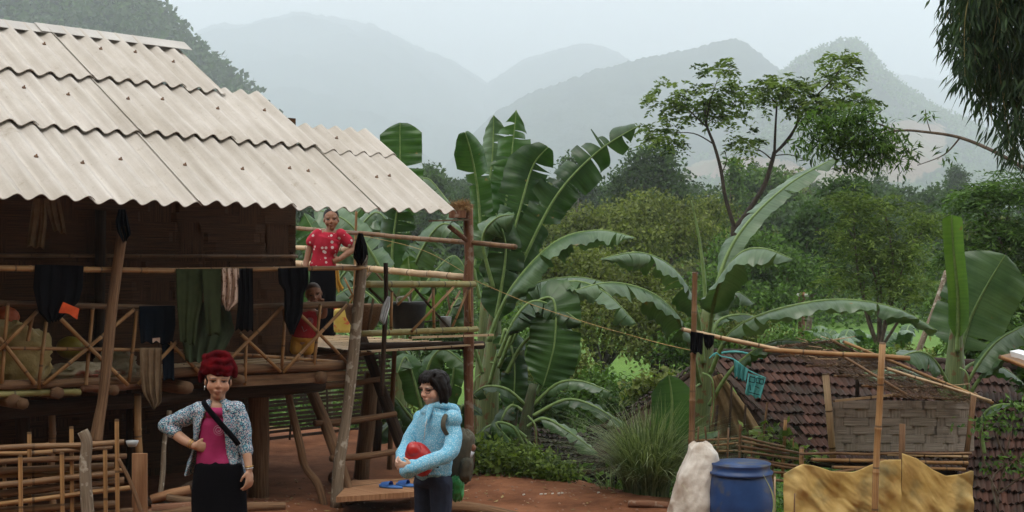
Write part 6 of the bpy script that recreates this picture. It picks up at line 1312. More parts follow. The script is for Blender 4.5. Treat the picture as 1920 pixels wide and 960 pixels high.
# yellow tarpaulin fence
TARP = mat('tarp_yellow', (.44, .29, .085), (.66, .48, .19), scale=2.5, rough=.5, bump=.35, bscale=9, bdist=.02, c3=(.17, .155, .08), s3=1.9, lo3=.52, hi3=.64)
def tarp(name, label, top, D, seed, m=None):
    """top: list of (x,y) along the sagging upper edge; hangs to below the frame"""
    nx, ny = 150, 80; vs = []; xs_ = np.linspace(top[0][0], top[-1][0], nx); yt = np.interp(xs_, [p[0] for p in top], [p[1] for p in top])
    yt = np.convolve(np.pad(yt, 3, 'edge'), np.ones(7) / 7, 'valid')
    for sd in (0, 1):
        for j in range(ny):
            f = j / (ny - 1); y = yt + (1040 - yt) * f; c = np.array([P(x, yy, D) for x, yy in zip(xs_, y)])
            u = (xs_ - xs_[0]) / 140; q = np.stack([u * 1.3 + f * .9, f * 1.7 + u * 0, u * 0 + seed], -1); q2 = np.stack([(u * 2.2 - f * 2.6), (f * 1.1 + u * .5), u * 0 + seed + 5], -1)
            ta = .3 + .7 * f; d = ta * .07 * fbm(q, 2, seed) + .008 * (1 - 2 * np.abs(fbm(q2 * 2.2, 2, seed + 6))) + .004 * (1 - 2 * np.abs(fbm(q2 * 6.5, 2, seed + 9))) + .045 * (1 - 2 * np.abs(fbm(q2, 3, seed + 2))) + .02 * np.sin(u * 16 + f * 5 + seed)
            c[:, 1] += d * (.35 + .65 * f) + (.006 if sd else 0); vs.append(c)
    vs = np.concatenate(vs); k = nx * ny; g = grid_faces(ny, nx); fs = np.concatenate([g[:, ::-1], g + k]); e = [(i, i + 1, k + i + 1, k + i) for i in range(nx - 1)] + [(j * nx, k + j * nx, k + (j + 1) * nx, (j + 1) * nx) for j in range(ny - 1)] + [(j * nx + nx - 1, (j + 1) * nx + nx - 1, k + (j + 1) * nx + nx - 1, k + j * nx + nx - 1) for j in range(ny - 1)]
    return mesh_obj(name, vs, np.concatenate([fs, np.array(e)]), m or TARP, label=label, cat='tarpaulin')
tarp('tarpaulin', 'dirty yellow tarpaulin sheet hung along the shelter front, the left part', [(1470, 890), (1492, 876), (1506, 870), (1530, 874), (1560, 884), (1600, 886), (1640, 870), (1662, 862), (1690, 862)], 10.6, 1)
tarp('tarpaulin', 'yellow tarpaulin with a greenish stain, the right part beyond the short post', [(1692, 850), (1720, 860), (1748, 880), (1775, 893), (1800, 890), (1822, 882), (1826, 884)], 10.65, 4)
# low bamboo fence of the small garden
gf = thing('garden_fence', P(1400, 860, 12.0), 'low broken fence of thin bamboo sticks behind the barrel', 'fence')
for i, (x0, y0, x1, y1) in enumerate(((1302, 826, 1388, 822), (1312, 838, 1390, 830), (1310, 848, 1385, 845), (1302, 826, 1330, 832), (1388, 818, 1470, 838), (1388, 826, 1500, 850), (1380, 835, 1480, 852), (1388, 846, 1510, 862), (1400, 858, 1500, 875), (1440, 870, 1500, 880), (1445, 885, 1500, 890), (1450, 900, 1500, 903))):
    pole_obj('slat', P(x0, y0, 11.6), P(x1, y1, 11.7), .009 if i < 4 else .012, (BAM, BAMD)[i > 3], gf, nodes_=.25, wob=.006)
for (x0, y0, x1, y1, D, r) in ((1310, 800, 1306, 850, 11.6, .008), (1322, 800, 1330, 850, 11.6, .008), (1366, 802, 1364, 855, 11.6, .009), (1388, 796, 1386, 858, 11.6, .012), (1348, 808, 1345, 850, 11.6, .008), (1439, 754, 1428, 822, 12.2, .011), (1473, 784, 1468, 865, 12.0, .016), (1503, 838, 1504, 880, 11.4, .020), (1410, 820, 1408, 870, 11.7, .008), (1450, 830, 1450, 880, 11.7, .008), (1488, 820, 1487, 860, 12.0, .006)):
    pole_obj('stake', P(x0, y0, D), P(x1 - 1, y1 + 30, D), r, (BAM, BAMD, WOODM)[int(x0) % 3], gf, nodes_=.3)
rs = np.random.default_rng(61); C_ = np.concatenate([np.array(P(x, y, 12.1)) + rs.normal(size=(60, 3)) * [.12, .1, .05] for x, y in ((1450, 812), (1480, 850), (1500, 860), (1460, 840))]); quads_obj('garden_plants', leaf_quads(C_, .09, .06, -.1, rs=rs), LEAF_YEL, kind='stuff', label='bright green garden plants between the fence and the tiled roof', cat='plant')
# poles further off
stick('leaning_pole', [(1775, 508, 19), (1752, 580, 19), (1722, 660, 19), (1705, 720, 19)], [.035, .04, .045, .05], WOODP, 'pale mottled pole leaning left of the furled banana leaf', 'pole')
up = thing('utility_pole', P(1503, 690, 40), 'short brown utility pole with white insulators behind the arched leaf', 'utility pole'); pole_obj('pole', P(1503, 720, 40), P(1503, 548, 40), .11, WOODR, up)
pole_obj('crossarm', P(1494, 553, 39.8), P(1514, 553, 39.8), .05, WOODR, up)
for x in (1496, 1512): b = MB(); b.tube([P(x, 556, 39.7), P(x, 550, 39.7)], [.06, .05], 8); b.build('insulator', mat('insulator', (.6, .6, .58), rough=.3), up)
# tray with white paper at the right edge
ty = thing('wicker_tray', P(1915, 672, 9.6), 'flat wicker drying tray poking in at the right edge', 'tray'); b = MB(); b.slab([P(1873, 667, 9.6), P(2010, 720, 9.4), P(2040, 690, 10.2), P(1905, 660, 10.3)], .02); b.build('mat', BAMD, ty, smooth=False); pole_obj('rim', P(1873, 668, 9.58), P(2010, 722, 9.38), .014, BAM, ty, nodes_=.2); pole_obj('stand', P(1960, 700, 9.8), P(1962, 1080, 9.8), .02, BAMD, ty)
b = MB(); b.hexa([P(1896, 668, 9.75), P(2000, 706, 9.6), P(2010, 690, 10.0), P(1912, 662, 10.1)], [P(1893, 658, 9.75), P(2000, 690, 9.6), P(2010, 680, 10.0), P(1910, 655, 10.1)]); b.build('white_paper', mat('paper_white', (.65, .68, .72), (.8, .82, .85), scale=9, bump=.6, bscale=12, bdist=.02), label='crumpled white paper lying on the wicker tray at the right edge', cat='paper', smooth=False)
# ---------------------------------------------------------------- people
def ell(b, c, r, M=None, n=16):
    vs = []; M = M or Matrix.Identity(3); c = Vector(c)
    for j in range(n // 2 + 1):
        ph = -math.pi / 2 + math.pi * j / (n // 2)
        for i in range(n):
            th = 2 * math.pi * i / n; vs.append(c + M @ Vector((r[0] * math.cos(ph) * math.cos(th), r[1] * math.cos(ph) * math.sin(th), r[2] * math.sin(ph))))
    fs = [(j * n + i, j * n + (i + 1) % n, (j + 1) * n + (i + 1) % n, (j + 1) * n + i) for j in range(n // 2) for i in range(n)]; b.add(vs, fs)
def limb(b, pts, rad, n=12, sub=5, flat=1., side=None):
    pp, rr_ = smooth_path(pts, rad, sub); b.tube(pp, rr_, n, flat=flat, side=side)
    ell(b, pp[0], (rr_[0] * .98,) * 3 if flat == 1 else (rr_[0] * .9, rr_[0] * flat * .9, rr_[0] * .5)); ell(b, pp[-1], (rr_[-1] * .98,) * 3 if flat == 1 else (rr_[-1] * .9, rr_[-1] * flat * .9, rr_[-1] * .3))
def hand(b, w_, d, nrm, s, thumb=1, curl=.5):
    """palm, five fingers; w_ wrist, d direction of the hand, nrm palm-side normal, s hand length"""
    d = d.normalized(); nrm = (nrm - d * nrm.dot(d)).normalized(); sd = d.cross(nrm).normalized(); M = Matrix((sd, d, nrm)).transposed()
    ell(b, w_ + d * s * .27, (s * .21, s * .30, s * .09), M)
    for i, (o, ln) in enumerate(((-.155, .44), (-.05, .5), (.055, .47), (.155, .37))):
        p0 = w_ + d * s * .40 + sd * s * o; a = 0; pts = [p0]; q = p0
        for k in range(3): a += curl * (.6 + .3 * k); q = q + (d * math.cos(a) + nrm * math.sin(a)) * (s * ln / 3) + sd * s * o * .06; pts.append(q)
        b.tube(smooth_path(pts, s * .047, 2)[0], [s * .052] * 4 + [s * .044] * 3, 7); ell(b, q, (s * .043,) * 3, n=8)
    p0 = w_ + d * s * .14 - sd * s * .15 * thumb; p1 = p0 - sd * thumb * s * .13 + d * s * .14 + nrm * s * .06; p2 = p1 + d * s * .15 + nrm * s * .08 * (1 + curl); b.tube([p0, p1, p2], [s * .066, s * .055, s * .045], 7); ell(b, p2, (s * .044,) * 3, n=8)
def headm(yaw, pitch=0, roll=0):
    yaw, pitch, roll = R(yaw), R(pitch), R(roll); f = Vector((math.sin(yaw), -math.cos(yaw), 0)); r = Vector((math.cos(yaw), math.sin(yaw), 0)); u = Vector((0, 0, 1))
    f2 = f * math.cos(pitch) - u * math.sin(pitch); u2 = u * math.cos(pitch) + f * math.sin(pitch); r2 = r * math.cos(roll) + u2 * math.sin(roll); u3 = u2 * math.cos(roll) - r * math.sin(roll)
    return Matrix((r2, f2, u3)).transposed()       # columns: right, forward, up
def head(b, c, H, M, child=False):
    E = lambda p, r: ell(b, Vector(c) + M @ (Vector(p) * H), tuple(v * H for v in r), M)
    E((0, -.06, .13), (.345, .42, .37)); E((0, .05, -.12), (.285, .31, .33)); E((0, .17, -.36), (.15, .15, .13)); E((0, .10, -.27), (.24, .2, .16))
    for s in (-1, 1): E((s * .18, .18, -.13), (.14, .13, .15)); E((s * .345, -.02, -.03), (.04, .075, .12)); E((s * .145, .285, .10), (.12, .07, .05))
    p = lambda *v: Vector(c) + M @ (Vector(v) * H)
    b.tube([p(0, .32, .08), p(0, .385, -.04), p(0, .40, -.10)], [.035 * H, .045 * H, .06 * H], 8); E((0, .385, -.11), (.085, .055, .05))
    E((0, .335, -.235), (.115, .05, .030)); E((0, .325, -.285), (.10, .05, .035))
def paint(o, base, c, M, H, extra=None, hair=None, lips=(.30, .09, .07), brow=(.02, .012, .01)):
    me = o.data; n = len(me.vertices); co = np.empty(n * 3); me.vertices.foreach_get('co', co); co = co.reshape(-1, 3) + np.array(o.location if o.parent is None else (0, 0, 0))
    L_ = (co - np.array(c)) @ np.array(M) / H; x, y, z = L_.T; col = np.tile(np.array([*base, 1.0]), (n, 1)); fr = y > .12
    def sp(cx, cz, rx, rz, cc, pw=1.): k = fr & (((np.abs(x) - cx) / rx) ** 2 + ((z - cz) / rz) ** 2 < 1); col[k, :3] = col[k, :3] * (1 - pw) + np.array(cc) * pw
    inh = (np.abs(x) < .5) & (np.abs(z) < .62) & (y > .1)
    k = inh & (z < .02) & (z > -.22); col[k, :3] *= np.array([1.10, .98, .95])
    sp(.15, .035, .10, .045, (.10, .05, .035), .35); sp(.15, .03, .085, .027, (.30, .25, .22)); sp(.15, .03, .038, .030, (.01, .007, .006)); sp(.15, .052, .095, .012, (.02, .012, .01)); sp(.16, .118, .105, .018, brow, .7)  # first spot paints brow shade round the eyes, then eyes and brows
    sp(0, -.255, .095, .036, lips, .5); sp(0, -.257, .085, .008, (.08, .02, .02), .7); sp(.04, -.135, .020, .012, (.10, .04, .03), .5)
    if hair is not None: k = (z > hair[0] - .55 * np.clip(y, -1, .35) * -1 * 0 + hair[1] * np.clip(.32 - y, 0, 1) * -1) & (z > -.3) & (z < .7) & (np.abs(x) < .5) & (np.abs(y) < .6); col[k, :3] = np.array(hair[2]); 
    if extra: extra(co, col)
    ca = me.color_attributes.new(name='skin', type='FLOAT_COLOR', domain='POINT'); ca.data.foreach_set('color', col.ravel())
def skin_mat(name):
    m, t, b, out = nodes(name); L = t.links.new; a = t.nodes.new('ShaderNodeAttribute'); a.attribute_name = 'skin'
    tc = t.nodes.new('ShaderNodeTexCoord'); n = t.nodes.new('ShaderNodeTexNoise'); n.inputs['Scale'].default_value = 22; n.inputs['Detail'].default_value = 5; L(tc.outputs['Object'], n.inputs[0])
    r = t.nodes.new('ShaderNodeValToRGB'); r.color_ramp.elements[0].position = .3; r.color_ramp.elements[1].position = .7; r.color_ramp.elements[0].color = (.82, .78, .76, 1); r.color_ramp.elements[1].color = (1.0, 1, 1, 1); L(n.outputs[0], r.inputs[0])
    mm = t.nodes.new('ShaderNodeMixRGB'); mm.blend_type = 'MULTIPLY'; mm.inputs[0].default_value = 1; L(a.outputs['Color'], mm.inputs[1]); L(r.outputs[0], mm.inputs[2]); L(mm.outputs[0], b.inputs['Base Color'])
    b.inputs['Roughness'].default_value = .55; b.inputs['Specular IOR Level'].default_value = .35; b.inputs['Subsurface Weight'].default_value = .08; b.inputs['Subsurface Radius'].default_value = (.02, .008, .004); b.inputs['Subsurface Scale'].default_value = .5; return m
SKIN = skin_mat('skin')
HAIR = wood_mat('hair_black', (.003, .002, .002), (.010, .007, .006), rough=.5, sc_=(200, 2, 1), bump=.4)
HAIR.node_tree.nodes['Principled BSDF'].inputs['Specular IOR Level'].default_value = .12
def garment(name, b, m, parent, vox=.007, sm=3, wr=.004, wf=26, seed=0):
    o = b.build(name, m, parent); remesh(o, vox, sm)
    if wr:
        n = len(o.data.vertices); co = np.empty(n * 3); o.data.vertices.foreach_get('co', co); no = np.empty(n * 3); o.data.vertices.foreach_get('normal', no); co = co.reshape(-1, 3); no = no.reshape(-1, 3)
        q = co * wf; q[:, 2] *= .45; d = fbm(q, 3, seed) + .8 * (1 - 2 * np.abs(vnoise(q * .7 + 3, seed + 4))); co = co + no * (d * wr)[:, None]; o.data.vertices.foreach_set('co', co.ravel()); o.data.update()
    return o
def speckle(name, base, spots, scale=60, thr=.35, base2=None, rough=.85):
    m, t, b, out = nodes(name); L = t.links.new; tc = t.nodes.new('ShaderNodeTexCoord'); v = t.nodes.new('ShaderNodeTexVoronoi'); v.inputs['Scale'].default_value = scale; L(tc.outputs['Object'], v.inputs[0])
    col = None
    n = t.nodes.new('ShaderNodeTexNoise'); n.inputs['Scale'].default_value = scale * .4; L(tc.outputs['Object'], n.inputs[0]); r = t.nodes.new('ShaderNodeValToRGB'); r.color_ramp.elements[0].position = .4; r.color_ramp.elements[1].position = .6
    r.color_ramp.elements[0].color = (*base, 1); r.color_ramp.elements[1].color = (*(base2 or base), 1); L(n.outputs[0], r.inputs[0]); col = r.outputs[0]
    th = t.nodes.new('ShaderNodeMath'); th.operation = 'LESS_THAN'; th.inputs[1].default_value = thr; L(v.outputs['Distance'], th.inputs[0])
    if len(spots) > 1:
        rs_ = t.nodes.new('ShaderNodeValToRGB'); rs_.color_ramp.interpolation = 'CONSTANT'; e = rs_.color_ramp.elements; e[0].color = (*spots[0], 1); e[1].position = 1 / len(spots); e[1].color = (*spots[1], 1)
        for i in range(2, len(spots)): k = e.new(i / len(spots)); k.color = (*spots[i], 1)
        sp_ = t.nodes.new('ShaderNodeSeparateXYZ'); L(v.outputs['Color'], sp_.inputs[0]); L(sp_.outputs[0], rs_.inputs[0]); sc_ = rs_.outputs[0]
    mm = t.nodes.new('ShaderNodeMixRGB'); L(th.outputs[0], mm.inputs[0]); L(col, mm.inputs[1])
    if len(spots) > 1: L(sc_, mm.inputs[2])
    else: mm.inputs[2].default_value = (*spots[0], 1)
    L(mm.outputs[0], b.inputs['Base Color']); b.inputs['Roughness'].default_value = rough; b.inputs['Specular IOR Level'].default_value = .2; return m
def shell(b, rows, th=.012, n=40):
    """open-fronted wrap: rows of (centre, half width, half depth, opening angle left, right) measured from the front"""
    vs = []
    for sgn in (0, 1):
        for (c, rx, ry, ol, orr) in rows:
            for i in range(n):
                f = i / (n - 1); a = R(ol) + (2 * math.pi - R(ol) - R(orr)) * f; k = 1 - (th if sgn else 0) / rx
                vs.append(Vector(c) + Vector((-math.sin(a) * rx * k, -math.cos(a) * ry * k, 0)))
    m = len(rows); K = m * n; fs = []
    for j in range(m - 1):
        for i in range(n - 1): q = j * n + i; fs.append((q, q + n, q + n + 1, q + 1)); fs.append((K + q, K + q + 1, K + q + n + 1, K + q + n))
        for q, s_ in ((j * n, 1), (j * n + n - 1, 0)): fs.append((q, K + q, K + q + n, q + n) if s_ else (q, q + n, K + q + n, K + q))
    for i in range(n - 1):
        fs.append((i, i + 1, K + i + 1, K + i)); q = (m - 1) * n + i; fs.append((q, K + q, K + q + 1, q + 1))
    b.add(vs, fs)
X = Vector((1, 0, 0))

# ---- woman in the red turban
def woman_turban():
    D = 8.35; k = D / F; Q = lambda x, y, d=0: P(x, y, D + d); r = lambda *a: [v * k for v in a]
    t_ = thing('person', Q(410, 1118), 'woman in a red turban, flowered cardigan and magenta top, hand on her hip', 'person')
    M = headm(14, 2, -3); hc = Q(409, 715, .0); H = 66 * k; b = MB()
    limb(b, [Q(408, 764), Q(407, 790), Q(406, 825), Q(406, 855), Q(409, 885), Q(410, 915)], r(28, 34, 32, 36, 42, 42), n=20, flat=.62, side=X)
    limb(b, [Q(409, 730, .02), Q(408, 765, .02)], r(13, 15)); limb(b, [Q(376, 768), Q(440, 766)], r(13, 13))
    limb(b, [Q(374, 768), Q(340, 785, .02), Q(312, 797, .03)], r(14, 13, 11.5)); limb(b, [Q(312, 797, .03), Q(340, 822, -.02), Q(364, 836, -.08)], r(11, 10, 7))
    hand(b, Q(362, 834, -.08), Vector((.9, .2, -.25)), Vector((.1, 1, 0)), .165, thumb=-1, curl=.55)
    limb(b, [Q(444, 768), Q(455, 800), Q(459, 832, -.01)], r(13, 12, 10)); limb(b, [Q(459, 832, -.01), Q(464, 858, -.04), Q(467, 882, -.07)], r(10, 8.5, 6.3))
    hand(b, Q(467, 880, -.07), Vector((.08, -.2, -1)), Vector((-.8, .5, 0)), .165, thumb=1, curl=.45)
    for s in (-1, 1):
        limb(b, [Q(410 + s * 18, 905), Q(409 + s * 20, 1000), Q(409 + s * 20, 1060), Q(409 + s * 19, 1105)], r(25, 17, 14, 8.5)); limb(b, [Q(409 + s * 20, 1105, .03), Q(409 + s * 24, 1114, -.14)], r(10, 8))
    head(b, hc, H, M); o = b.build('body', SKIN, t_); remesh(o, .0052, 3); paint(o, (.42, .24, .155), hc, M, H)
    pink = mat('top_magenta', (.24, .010, .070), (.32, .018, .10), scale=9, rough=.75, bump=.2, bscale=40)
    b = MB(); limb(b, [Q(407, 782), Q(407, 795), Q(406, 825), Q(406, 852), Q(409, 870)], r(30, 37, 35, 38, 42), n=22, flat=.66, side=X); limb(b, [Q(388, 766, .0), Q(391, 785, -.04)], r(6, 6)); limb(b, [Q(426, 766, .0), Q(423, 785, -.04)], r(6, 6))
    ell(b, Q(396, 806, -.030), tuple(r(16, 11, 18))); ell(b, Q(416, 806, -.024), tuple(r(14, 11, 18))); limb(b, [Q(395, 774, -.045), Q(420, 774, -.045)], r(10, 10))
    top = garment('top', b, pink, t_, .006, 4, .0022, 18, 1)
    gr = mat('print_silver', (.42, .30, .36), rough=.4); b = MB(); dg = -.102
    for (cx, cy, R0, tn, dd) in ((410, 806, 11, 2.4, dg - .012), (431, 800, 7, 1.6, dg + .004), (424, 784, 6, 1.4, dg + .012)):
        n = int(26 * tn)
        for i in range(n): f = i / n; a = f * tn * 6.28; rr0 = R0 * (1 - f * .8); p = Q(cx + rr0 * math.cos(a), cy + rr0 * math.sin(a), dd); ell(b, p, (.0022,) * 3, n=6)
    b.build('swirl_print', gr, top)
    b = MB(); limb(b, [Q(409, 868), Q(410, 890), Q(412, 960), Q(413, 1040), Q(413, 1098)], r(43, 47, 51, 53, 55), n=26, flat=.66, side=X); garment('skirt', b, CL_BLACK, t_, .009, 3, .006, 7, 2)
    fl = speckle('cardigan_floral', (.38, .43, .46), [(.02, .15, .20), (.50, .53, .56), (.02, .04, .09), (.08, .28, .36), (.36, .26, .30), (.04, .10, .18)], 150, .66, (.44, .48, .52)); b = MB()
    rows = [(Q(407, 750, .01), 17 * k, 15 * k, 28, 28), (Q(407, 757, .01), 33 * k, 19 * k, 24, 24), (Q(407, 768, 0), 43 * k, 25 * k, 24, 22), (Q(407, 790), 44 * k, 30 * k, 38, 24), (Q(406, 815), 42 * k, 30 * k, 52, 30), (Q(405, 840, .01), 44 * k, 32 * k, 62, 36), (Q(405, 865, .02), 51 * k, 36 * k, 66, 38), (Q(404, 892, .03), 58 * k, 40 * k, 72, 42)]
    shell(b, rows, .013); limb(b, [Q(376, 770, .0), Q(342, 784, .02), Q(310, 797, .03)], r(18, 17, 14.5)); limb(b, [Q(311, 797, .03), Q(328, 810, .0)], r(14.5, 13)); limb(b, [Q(442, 768), Q(456, 800), Q(459, 832, -.01), Q(461, 845, -.02)], r(17, 15, 12.5, 12.5))
    for sx in (-1, 1): limb(b, [Q(407 + sx * 15, 753, -.03), Q(407 + sx * 20, 768, -.07)], r(5, 4))
    garment('cardigan', b, fl, t_, .006, 2, .0045, 22, 3)
    b = MB(); b.tube(smooth_path([Q(381, 752, -.02), Q(388, 764, -.085), Q(410, 790, -.115), Q(435, 818, -.115), Q(447, 834, -.08)], .01, 5)[0], 5.2 * k, 8, flat=.35, side=Vector((.6, 0, .6))); b.build('bag_strap', CL_BLACK, t_)
    tm = mat('turban_red', spec=.04, c1=(.035, .002, .004), c2=(.115, .003, .006), scale=10, rough=1.0, bump=.6, bscale=16, bdist=.02, c3=(.03, .006, .006), s3=9, lo3=.58, hi3=.66); b = MB()
    for j, (cy, rx, ry, rt, tl) in enumerate(((698, 22, 27, 5, 3), (693, 24, 29, 5.5, -4), (687, 25, 30, 5.5, 5), (681, 25, 29, 5.5, -5), (675, 23, 26, 5.5, 6), (669, 18, 21, 6, -5))):
        n = 28; pts = [Q(408 + rx * math.cos(6.283 * i / n), cy + tl * math.cos(6.283 * i / n + .6) + 2 * math.sin(i * 1.3 + j), .02 + ry * k * math.sin(6.283 * i / n)) for i in range(n + 1)]; b.tube(pts, [rt * k * (1 + .15 * math.sin(i * .9 + j * 2)) for i in range(n + 1)], 8)
    ell(b, Q(408, 683, .02), tuple(r(28, 31, 22))); limb(b, [Q(386, 680, .0), Q(379, 700, .05), Q(376, 714, .07)], r(7, 7, 4)); limb(b, [Q(430, 674, .0), Q(439, 690, .03), Q(440, 705, .05)], r(8, 7, 4)); limb(b, [Q(392, 668, -.04), Q(410, 663, -.05), Q(428, 668, -.03)], r(6, 7, 6))
    garment('turban', b, tm, t_, .006, 2, .0035, 24, 5)
    b = MB(); ell(b, hc + M @ (Vector((0, -.13, .04)) * H), tuple(v * H for v in (.385, .39, .43)), M, 20); b.build('hair', HAIR, t_)
    gold = mat('gold', (.55, .36, .10), rough=.3, metal=.9); silv = mat('silver', (.6, .6, .58), rough=.3, metal=.9)
    def ring(c, ax, rad, rt, m, nm='bracelet', par=t_):
        ax = ax.normalized(); a = ax.orthogonal().normalized(); bb = ax.cross(a); b = MB(); b.tube([c + (a * math.cos(6.283 * i / 20) + bb * math.sin(6.283 * i / 20)) * rad for i in range(21)], rt, 6, cap=False); b.build(nm, m, par)
    for i in range(2): ring(Q(357 + i * 3.5, 830.5 + i * 2.5, -.07), Vector((.85, -.2, -.45)), 9.0 * k, .0028, gold)
    for i in range(2): ring(Q(466.5, 874 + i * 3.5, -.065), Vector((.1, 0, -1)), 8 * k, .0028, silv if i else gold)
    b = MB(); b.tube([hc + M @ (Vector((-.36, 0, -.14)) * H), hc + M @ (Vector((-.37, 0, -.26)) * H)], [.004, .003], 6); b.build('earring', silv, t_)
woman_turban()

# ---- girl with helmet
def girl():
    D = 8.4; k = D / F; Q = lambda x, y, d=0: P(x, y, D + d); r = lambda *a: [v * k for v in a]
    t_ = thing('person', Q(812, 1120), 'girl with black bob and glasses in a pale blue speckled jacket, arms folded', 'person')
    M = headm(-48, 10, 0); hc = Q(812, 729, -.01); H = 63 * k; SA = Vector((.80, -.60, 0)); b = MB()
    limb(b, [Q(821, 774), Q(818, 792), Q(814, 830), Q(811, 870), Q(810, 905)], r(24, 27, 25, 26, 29), n=20, flat=.62, side=SA); limb(b, [Q(817, 748, .0), Q(821, 772, .02)], r(11, 13)); limb(b, [Q(794, 784, .10), Q(842, 790, -.08)], r(8, 8))
    limb(b, [Q(790, 786, .10), Q(764, 830, .04), Q(756, 852, -.02), Q(750, 862, -.12)], r(9, 8, 8, 7)); hand(b, Q(750, 858, -.12), Vector((-.2, -.7, -.4)), Vector((.8, -.2, 0)), .15, 1, .7)
    limb(b, [Q(850, 785, -.10), Q(850, 825, -.14), Q(838, 852, -.22), Q(775, 876, -.31)], r(9, 9, 9, 7)); hand(b, Q(775, 876, -.33), Vector((-1, .1, .1)), Vector((0, .9, .3)), .15, 1, .6)
    for s, x, d in ((-1, 796, .05), (1, 827, -.04)):
        limb(b, [Q(x, 900, d), Q(x - 3, 1000, d), Q(x - 2, 1060, d), Q(x - 1, 1112, d)], r(14, 10, 9, 8)); limb(b, [Q(x, 1112, d), Q(x - 22, 1118, d - .08)], r(9, 8))
    head(b, hc, H, M); o = b.build('body', SKIN, t_); remesh(o, .0052, 3); paint(o, (.60, .40, .30), hc, M, H)
    jm = speckle('jacket_speckled', (.13, .38, .55), [(.46, .62, .70)], 130, .36, (.16, .42, .58)); b = MB()
    limb(b, [Q(821, 772), Q(818, 795), Q(815, 830), Q(813, 862), Q(811, 888)], r(36, 41, 40, 39, 37), n=24, flat=.66, side=SA); ell(b, Q(849, 787, -.10), tuple(r(18, 17, 18))); ell(b, Q(790, 785, .10), tuple(r(17, 16, 17)))
    limb(b, [Q(792, 786, .10), Q(772, 820, .06), Q(758, 850, -.02), Q(756, 868, -.14)], r(16, 14.5, 13.5, 13)); limb(b, [Q(846, 790, -.08), Q(851, 820, -.13), Q(841, 850, -.21), Q(800, 868, -.29), Q(770, 878, -.31)], r(16.5, 15, 14.5, 13, 14.5)); ell(b, Q(765, 880, -.30), tuple(r(15, 12, 15)))
    limb(b, [Q(811, 884), Q(811, 892)], r(39, 36), n=24, flat=.72, side=SA)
    jk = garment('jacket', b, jm, t_, .006, 3, .0062, 17, 7)
    b = MB(); n = 20; pts = [Q(822 + 26 * math.cos(a_) , 768 + 9 * math.sin(a_ + .5) - 3 * math.cos(a_), .02 + 20 * k * math.sin(a_)) for a_ in [R(225) + R(270) * i / n for i in range(n + 1)]]; b.tube(pts, [k * (5.5 + 4 * math.sin(math.pi * i / n)) for i in range(n + 1)], 9)
    limb(b, [Q(833, 764, .05), Q(850, 768, .06), Q(858, 776, .05)], r(9, 11, 6)); limb(b, [Q(806, 764, -.06), Q(803, 780, -.10), Q(798, 796, -.125)], r(6, 5, 3)); garment('hood', b, jm, jk, .006, 2, .003, 20, 8)
    b = MB(); b.tube(smooth_path([Q(801, 785, -.135), Q(797, 805, -.155), Q(795, 825, -.15)], .002, 4)[0], .003, 5); b.build('zip', mat('zip_grey', (.35, .38, .4), rough=.4), jk)
    b = MB(); b.tube([Q(806, 876, -.165), Q(822, 876, -.135)], .0055, 6); b.build('pocket', CL_NAVY, jk)
    jn = mat('jeans_indigo', (.010, .016, .034), (.020, .030, .058), scale=14, rough=.85, bump=.3, bscale=60); b = MB()
    limb(b, [Q(811, 882), Q(811, 905)], r(34, 36), n=20, flat=.68, side=SA)
    for x, d in ((797, .05), (827, -.04)): limb(b, [Q(x, 905, d), Q(x - 1, 950, d), Q(x - 3, 1010, d), Q(x - 2, 1060, d), Q(x - 1, 1100, d)], r(22, 20, 16.5, 15, 12))
    garment('jeans', b, jn, t_, .007, 3, .004, 16, 9)
    # hair: cap plus hanging locks
    b = MB(); hp = lambda *v: hc + M @ (Vector(v) * H); ell(b, hp(0, -.13, .17), tuple(v * H for v in (.42, .44, .385)), M, 20); ell(b, hp(0, -.26, -.08), tuple(v * H for v in (.40, .30, .40)), M, 20)
    for s in (-1, 1):
        b.tube(smooth_path([hp(s * .20, .20, .40), hp(s * .36, .14, .18), hp(s * .39, .06, -.12), hp(s * .34, .05, -.42)], .01, 4)[0], [H * v for v in np.linspace(.07, .055, 13)], 8); b.tube(smooth_path([hp(s * .25, -.1, .35), hp(s * .42, -.08, .0), hp(s * .38, -.1, -.44)], .01, 4)[0], [H * v for v in np.linspace(.14, .09, 9)], 8)
    for i in range(5): b.tube(smooth_path([hp(-.12 + .08 * i, .05, .52), hp(-.16 + .10 * i, .27, .40), hp(-.22 + .12 * i, .355, .20 + .02 * i)], .01, 4)[0], [H * v for v in np.linspace(.085, .03, 9)], 8)
    garment('hair', b, HAIR, t_, .005, 2, .0028, 60, 4)
    b = MB(); fr = []
    for s in (-1, 1):
        pts = [hp(s * (.155 + .115 * cx), .395 - .05 * abs(cx + .0) - .02, .03 + .075 * cz) for cx, cz in ((-1, .7), (-.5, 1), (.5, 1), (1, .8), (1, -.4), (.6, -1), (-.5, -1), (-1, -.5), (-1, .7))]; b.tube(pts, .0021, 5); b.tube([hp(s * .27, .35, .06), hp(s * .37, .15, .06), hp(s * .38, -.03, .04)], .002, 5)
    b.tube([hp(-.04, .41, .06), hp(.04, .41, .06)], .0021, 5); b.build('glasses', mat('glasses_black', (.008, .008, .01), rough=.3), t_)
    # what she carries
    hb = thing('helmet', Q(787, 862, -.20), 'glossy red helmet held in the girl\'s folded arms', 'helmet'); HM = mat('helmet_red', (.30, .008, .008), (.42, .015, .012), scale=4, rough=.34, spec=.5, c3=(.02, .008, .008), s3=8, lo3=.60, hi3=.62)
